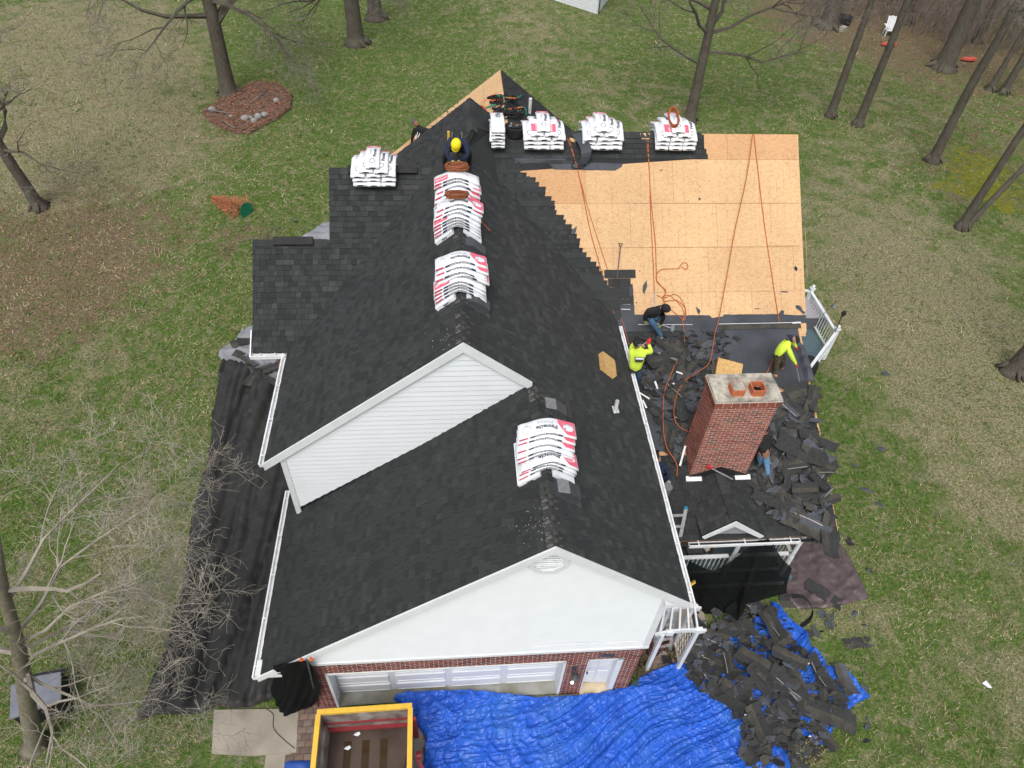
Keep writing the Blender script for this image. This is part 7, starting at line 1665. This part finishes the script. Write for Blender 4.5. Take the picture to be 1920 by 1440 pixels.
b = MB(); b.tube([P['haR'] + Vector((-.02, .0, .02)), P['haR'] + Vector((0, .03, .10)), P['haR'] + Vector((.02, .03, .16))], [.035, .06, .03], 7); b.build('red_grip', M_RGL, t)
b = MB(); b.tube([P['pel'] + Vector((-.19, 0, .04)), P['pel'] + Vector((0, -.19, .03)), P['pel'] + Vector((.19, 0, .04)), P['pel'] + Vector((0, .19, .03)), P['pel'] + Vector((-.19, 0, .04))], .03, 6); b.build('belt', M_BLACK, t)
# stooping near the deck
t, P = person('person in bright yellow shirt and camouflage trousers stooping with a pry bar near the deck', {
    'pel': (1455, 660, 5.22), 'chest': (1473, 645, 5.62), 'neck': (1483, 638, 5.72), 'head': (1489, 637, 5.76), 'face': (1498, 645, 5.6),
    'shL': (1478, 655, 5.52), 'elL': (1485, 670, 5.28), 'haL': (1493, 683, 5.04), 'shR': (1481, 636, 5.62), 'elR': (1488, 645, 5.30), 'haR': (1493, 650, 5.2),
    'knL': (1457, 682, 4.82), 'ftL': (1450, 704, 4.36), 'toL': (1457, 709, 4.33), 'knR': (1468, 676, 4.84), 'ftR': (1464, 692, 4.44), 'toR': (1468, 693, 4.42)}, MT(M_HIVIS, M_CAMO, M_BOOT, M_RGL), helmet=None)
ax2 = (P['neck'] - P['pel']).normalized(); b = MB(); c = P['chest'] + Vector((-.02, .05, .20)); b.box(c, (.16, .12, .02), Matrix.Rotation(.5, 3, 'Y')); b.build('back_logo', M_GREYF, t)
b = MB(); b.tube([P['neck'] + Vector((-.1, .1, .02)), P['neck'] + Vector((-.02, .03, .07)), P['neck'] + Vector((.03, -.06, .02))], [.07, .09, .05], 8); b.build('dark_collar', M_NAVYF, t)
# hidden behind the chimney: lime shirt and pale cap
zp = z_porch(6.0)
t, P = person('person in bright yellow shirt mostly hidden behind the chimney top', {
    'pel': (1368, 745, zp + .35), 'chest': (1368, 715, zp + .72), 'neck': (1378, 716, zp + .86), 'head': (1387, 716, zp + .92), 'face': (1400, 730, zp + .8),
    'shL': (1360, 722, zp + .7), 'elL': (1352, 735, zp + .5), 'haL': (1358, 745, zp + .3), 'shR': (1378, 722, zp + .7), 'elR': (1390, 732, zp + .5), 'haR': (1395, 740, zp + .3),
    'knL': (1362, 755, zp + .4), 'ftL': (1364, 765, zp - .1), 'knR': (1376, 755, zp + .4), 'ftR': (1380, 765, zp - .1)}, MT(M_HIVIS, M_JEAN, M_BOOT, M_BLKF, cap=M_WRAP2))
# right of the chimney: black top, light jeans
t, P = person('person in black top and light blue jeans half hidden right of the chimney', {
    'pel': (1432, 846, 4.08), 'chest': (1433, 824, 4.50), 'neck': (1434, 812, 4.68), 'head': (1434, 807, 4.80), 'face': (1434, 790, 4.8),
    'shL': (1425, 830, 4.50), 'elL': (1427, 842, 4.27), 'haL': (1431, 848, 4.15), 'shR': (1441, 820, 4.52), 'elR': (1446, 833, 4.28), 'haR': (1443, 840, 4.15),
    'knL': (1425, 860, 3.66), 'ftL': (1424, 874, 3.28), 'knR': (1437, 867, 3.66), 'ftR': (1438, 893, 3.22), 'toR': (1437, 886, 3.25), 'toL': (1420, 868, 3.3)}, MT(M_BLKF, M_LJEAN, M_BOOT, M_SKIN))
# crouched under the main gutter
zp = z_porch(3.9)
t, P = person('person in navy clothes crouching beside a bucket half hidden under the main gutter', {
    'pel': (1240, 888, zp + .4), 'chest': (1238, 870, zp + .75), 'neck': (1236, 862, zp + .9), 'head': (1232, 858, zp + 1.0), 'face': (1240, 850, zp + .9),
    'shL': (1228, 872, zp + .75), 'elL': (1226, 880, zp + .5), 'haL': (1232, 890, zp + .35), 'shR': (1246, 870, zp + .75), 'elR': (1252, 886, zp + .5), 'haR': (1254, 902, zp + .3),
    'knL': (1234, 890, zp + .45), 'ftL': (1236, 902, zp + .0), 'knR': (1245, 892, zp + .45), 'ftR': (1246, 905, zp + .0)}, MT(M_NAVYF, M_NAVYF, M_BLKF, M_SHOE, cap=M_BLKF))
t = thing('bucket', 'pale grey bucket beside the crouching navy figure under the gutter', 'bucket', pP(1248, 925)); c = pP(1247, 925); b = MB(); b.tube([c, c + Vector((0, 0, .3)), c + Vector((0, 0, .31)), c + Vector((0, 0, .06))], [.11, .14, .12, .10], 12, cap=False); b.build('pail', M_LTGREY, t); b = MB(); b.tube([c + Vector((0, 0, .05)), c + Vector((0, 0, .06))], .1, 10); b.build('contents', M_GREYF, t)

# ================================================================ TREES
def rot_about(v, ax, a): return Matrix.Rotation(a, 3, ax) @ v
def tree(label, base, H, r0, lean=(0, 0), fork=None, nb=7, seed=1, first=.35, spread=1.0, mtr=M_BARK, mtw=M_TWIG, twigs=1.0, name='bare_tree', up_bias=.25, limbs=None, tlen=1.0, depth_=4, group='bare trees', rmin=.005):
    rnd = random.Random(seed); base = Vector(base); t = thing(name, label, 'tree', base, group)
    trunk = MB(); crown = MB(); tw = MB()
    def seg(mb, pts, rs, k): mb.tube(pts, rs, k, cap=False)
    def branch(p, d, L, r, lev):
        n = 5 if lev < 3 else 4; pts = [p]; dirs = []; q = p.copy(); dd_ = d.copy()
        for i in range(n):
            j = .22 if lev < 2 else .34
            dd_ = (dd_ + Vector((rnd.gauss(0, j), rnd.gauss(0, j), rnd.gauss(0, j * .8) + up_bias * .10))).normalized(); q = q + dd_ * (L / n); pts.append(q.copy()); dirs.append(dd_.copy())
        rs = [max(rmin, r * (1 - .75 * i / n)) for i in range(n + 1)]
        seg(crown if lev < 3 else tw, pts, rs, 5 if lev < 2 else 3)
        if lev >= depth_: return
        m = {0: 5, 1: 5, 2: 5, 3: 4}.get(lev, 3); m = max(2, int(round(m * twigs)))
        for i in range(m):
            f = rnd.uniform(.25, 1.0); k = min(int(f * n), n - 1); pp = pts[k].lerp(pts[k + 1], f * n - k if f < 1 else 1)
            dv = dirs[k]; ax = dv.cross(Vector((rnd.gauss(0, 1), rnd.gauss(0, 1), rnd.gauss(0, 1)))).normalized(); nd = rot_about(dv, ax, rnd.uniform(.45, 1.1)); nd.z += .08; nd.normalize()
            branch(pp, nd, L * rnd.uniform(.42, .66) * (tlen if lev >= 2 else 1), max(rmin + .001, r * (1 - .7 * f) * .62), lev + 1)
    d0 = Vector((lean[0], lean[1], 1)).normalized(); n = 9; pts = []; q = base - d0 * .3; wob = Vector((0, 0, 0))
    for i in range(n + 1):
        wob += Vector((rnd.gauss(0, .05), rnd.gauss(0, .05), 0)) * (H / 12); pts.append(base + d0 * (H * i / n) + wob * (i / n) - Vector((0, 0, .05 if i == 0 else 0)))
    rs = [r0 * (1 - .62 * (i / n) ** .9) * (1.0) for i in range(n + 1)]
    P_ = [pts[0] , pts[0].lerp(pts[1], .12), pts[0].lerp(pts[1], .4)] + pts[1:]; R_ = [r0 * 1.75, r0 * 1.2, r0 * 1.02] + rs[1:]
    trunk.tube(P_, R_, 10)
    for i in range(5):
        a = rnd.uniform(0, 6.28); u = Vector((math.cos(a), math.sin(a), 0)); trunk.tube([base + u * r0 * .8 + Vector((0, 0, .35)), base + u * r0 * 1.9 + Vector((0, 0, .02))], [r0 * .35, r0 * .12], 5)
    for (fa, dv, LL_, rf) in (limbs or []):
        k = fa * n; i = min(int(k), n - 1); branch(pts[i].lerp(pts[i + 1], k - i), Vector(dv).normalized(), LL_, r0 * rf, 0)
    for i in range(nb):
        f = first + (1 - first) * (i + .5) / nb; k = f * n; j = min(int(k), n - 1); a = i * 2.4 + rnd.uniform(-.5, .5); el = rnd.uniform(.25, .8)
        branch(pts[j].lerp(pts[j + 1], k - j), Vector((math.cos(a), math.sin(a), el)).normalized(), H * (.42 - .2 * f) * spread * rnd.uniform(.8, 1.2), r0 * (1 - .6 * f) * .5, 0 if f < .8 else 1)
    trunk.build('trunk', mtr, t, True)
    if crown.v: crown.build('branches', mtr if mtw is M_TWIG else mtw, t)
    if tw.v: tw.build('twigs', mtw, t)
    return t
def gb(px, py): return at(px, py)
tree('large bare tree growing out of the leaf bed at the upper left', gb(430, 178), 15, .42, (.02, .0), nb=5, seed=2, first=.5, spread=.9, limbs=[(.28, (-.9, -.2, .30), 5.5, .36), (.25, (.45, .1, .9), 6, .62), (.33, (.9, -.45, .05), 5.0, .30), (.35, (-.7, -.6, .15), 4.5, .28)], up_bias=-.9)
tree('slender bare tree at the left edge with forked upper trunk', gb(75, 390), 9.5, .26, (-.10, .0), nb=6, seed=5, first=.36, spread=.9, twigs=.85, limbs=[(.36, (-.7, .2, .6), 4, .5), (.33, (.6, .2, .8), 3.6, .45), (.30, (.9, -.3, .3), 3.2, .28)], mtw=M_TWIG)
tree('thick bare trunk at the top left of centre', gb(668, 82), 14, .52, (0, 0), nb=4, seed=7, first=.5, spread=.9, limbs=[(.22, (-.9, -.5, .1), 4.5, .22), (.26, (.8, -.5, .1), 4.0, .18)], up_bias=-.9)
tree('bare trunk just right of and behind the thick one at the top', gb(704, 36), 14, .48, (0, 0), nb=3, seed=8, first=.7)
tree('spreading bare tree rising behind the wing ridge at the right pile', gb(1292, 228), 13, .30, (.0, .02), nb=8, seed=11, first=.32, spread=1.05, limbs=[(.29, (.95, .0, .12), 5.8, .32), (.24, (-.9, -.1, .2), 4.6, .26), (.36, (-.6, -.4, .5), 4.5, .35), (.38, (.7, .4, .7), 5, .45)])
tree('thin straight bare tree, left one of the pair beyond the wing corner', gb(1556, 218), 13, .23, (-.02, .0), nb=4, seed=13, first=.6, spread=.6)
tree('thin straight bare tree, right one of the pair beyond the wing corner', gb(1608, 234), 13, .25, (-.02, -.02), nb=4, seed=14, first=.6, spread=.6)
tree('tall slanting bare trunk right of the pair on the brown lawn', gb(1748, 303), 14, .27, (-.02, -.01), nb=6, seed=15, first=.5, spread=.9)
tree('thick short bare trunk with flared base near the woods', gb(1768, 128), 13, .60, (-.0, -.0), nb=3, seed=16, first=.7, spread=.7)
tree('double stemmed bare tree by the mossy patch, its straighter stem', gb(1800, 428), 12, .20, (.02, -.02), nb=4, seed=17, first=.5, spread=.7)
tree('double stemmed bare tree by the mossy patch, its leaning stem', gb(1806, 430), 9, .15, (.42, .05), nb=4, seed=18, first=.5, spread=.7)
tree('bare tree with pale root flare at the right edge of the lawn', gb(1896, 698), 10, .30, (.05, .0), nb=5, seed=19, first=.55, spread=.6)
tree('broad bare trunk left of the fire pit at the top', gb(1550, 50), 12, .62, (0, 0), nb=3, seed=20, first=.6, spread=.7)
tree('dark bare trunk behind the white lawn chair', gb(1694, 42), 12, .42, (0, 0), nb=3, seed=21, first=.6, spread=.6)
tree('bare woodland tree at the top right corner, taller one', gb(1830, 80), 12, .26, (0, 0), nb=7, seed=22, first=.3, spread=.9)
tree('bare woodland tree at the right edge above the mossy patch', gb(1880, 175), 11, .24, (.03, 0), nb=7, seed=23, first=.3, spread=.9)
tree('short brown bare trunk among leaves at the right edge', gb(1855, 170), 5, .22, (.05, 0), nb=2, seed=24, first=.6)
# the pale tree that reaches over the lower left
tree('big pale barked bare tree spreading its twigs over the lower left lawn', gb(66, 1400), 8.6, .20, (.33, .05), nb=5, seed=31, first=.34, spread=.85, mtr=M_BARK2, mtw=M_TWIGLIT, twigs=1.05, rmin=.0032, up_bias=-.4, name='bare_tree', limbs=[(.55, (.95, .45, .30), 3.0, .20), (.62, (.8, .75, .2), 3.4, .20), (.5, (.95, -.05, .25), 2.9, .19), (.75, (.2, .9, .3), 3.0, .18), (.45, (.8, -.3, .2), 2.9, .18), (.58, (.9, .2, .1), 3.1, .18)], tlen=1.15)
# tangle of thin brush at the edge of the woods
br_ = MB()
for i in range(2600):
    px = rd.uniform(1500, 1960); py = rd.uniform(-60, 150)
    lim = 20 + (px - 1500) * .22 + rd.gauss(0, 8)
    if py > lim: continue
    p = at(px, py); h = rd.uniform(.8, 3.0); q = p + Vector((rd.gauss(0, .5), rd.gauss(0, .5), h)); m_ = p.lerp(q, .5) + Vector((rd.gauss(0, .15), rd.gauss(0, .15), 0)); br_.tube([p, m_, q], [.022, .016, .008], 3, cap=False)
    for k in range(3):
        e = m_.lerp(q, rd.random()); br_.tube([e, e + Vector((rd.gauss(0, .4), rd.gauss(0, .4), rd.uniform(.1, .7)))], [.012, .007], 3, cap=False)
br_.build('brush', mat('brush_twig', (.15, .12, .105), (.21, .17, .15), scale=1), None, kind='stuff')
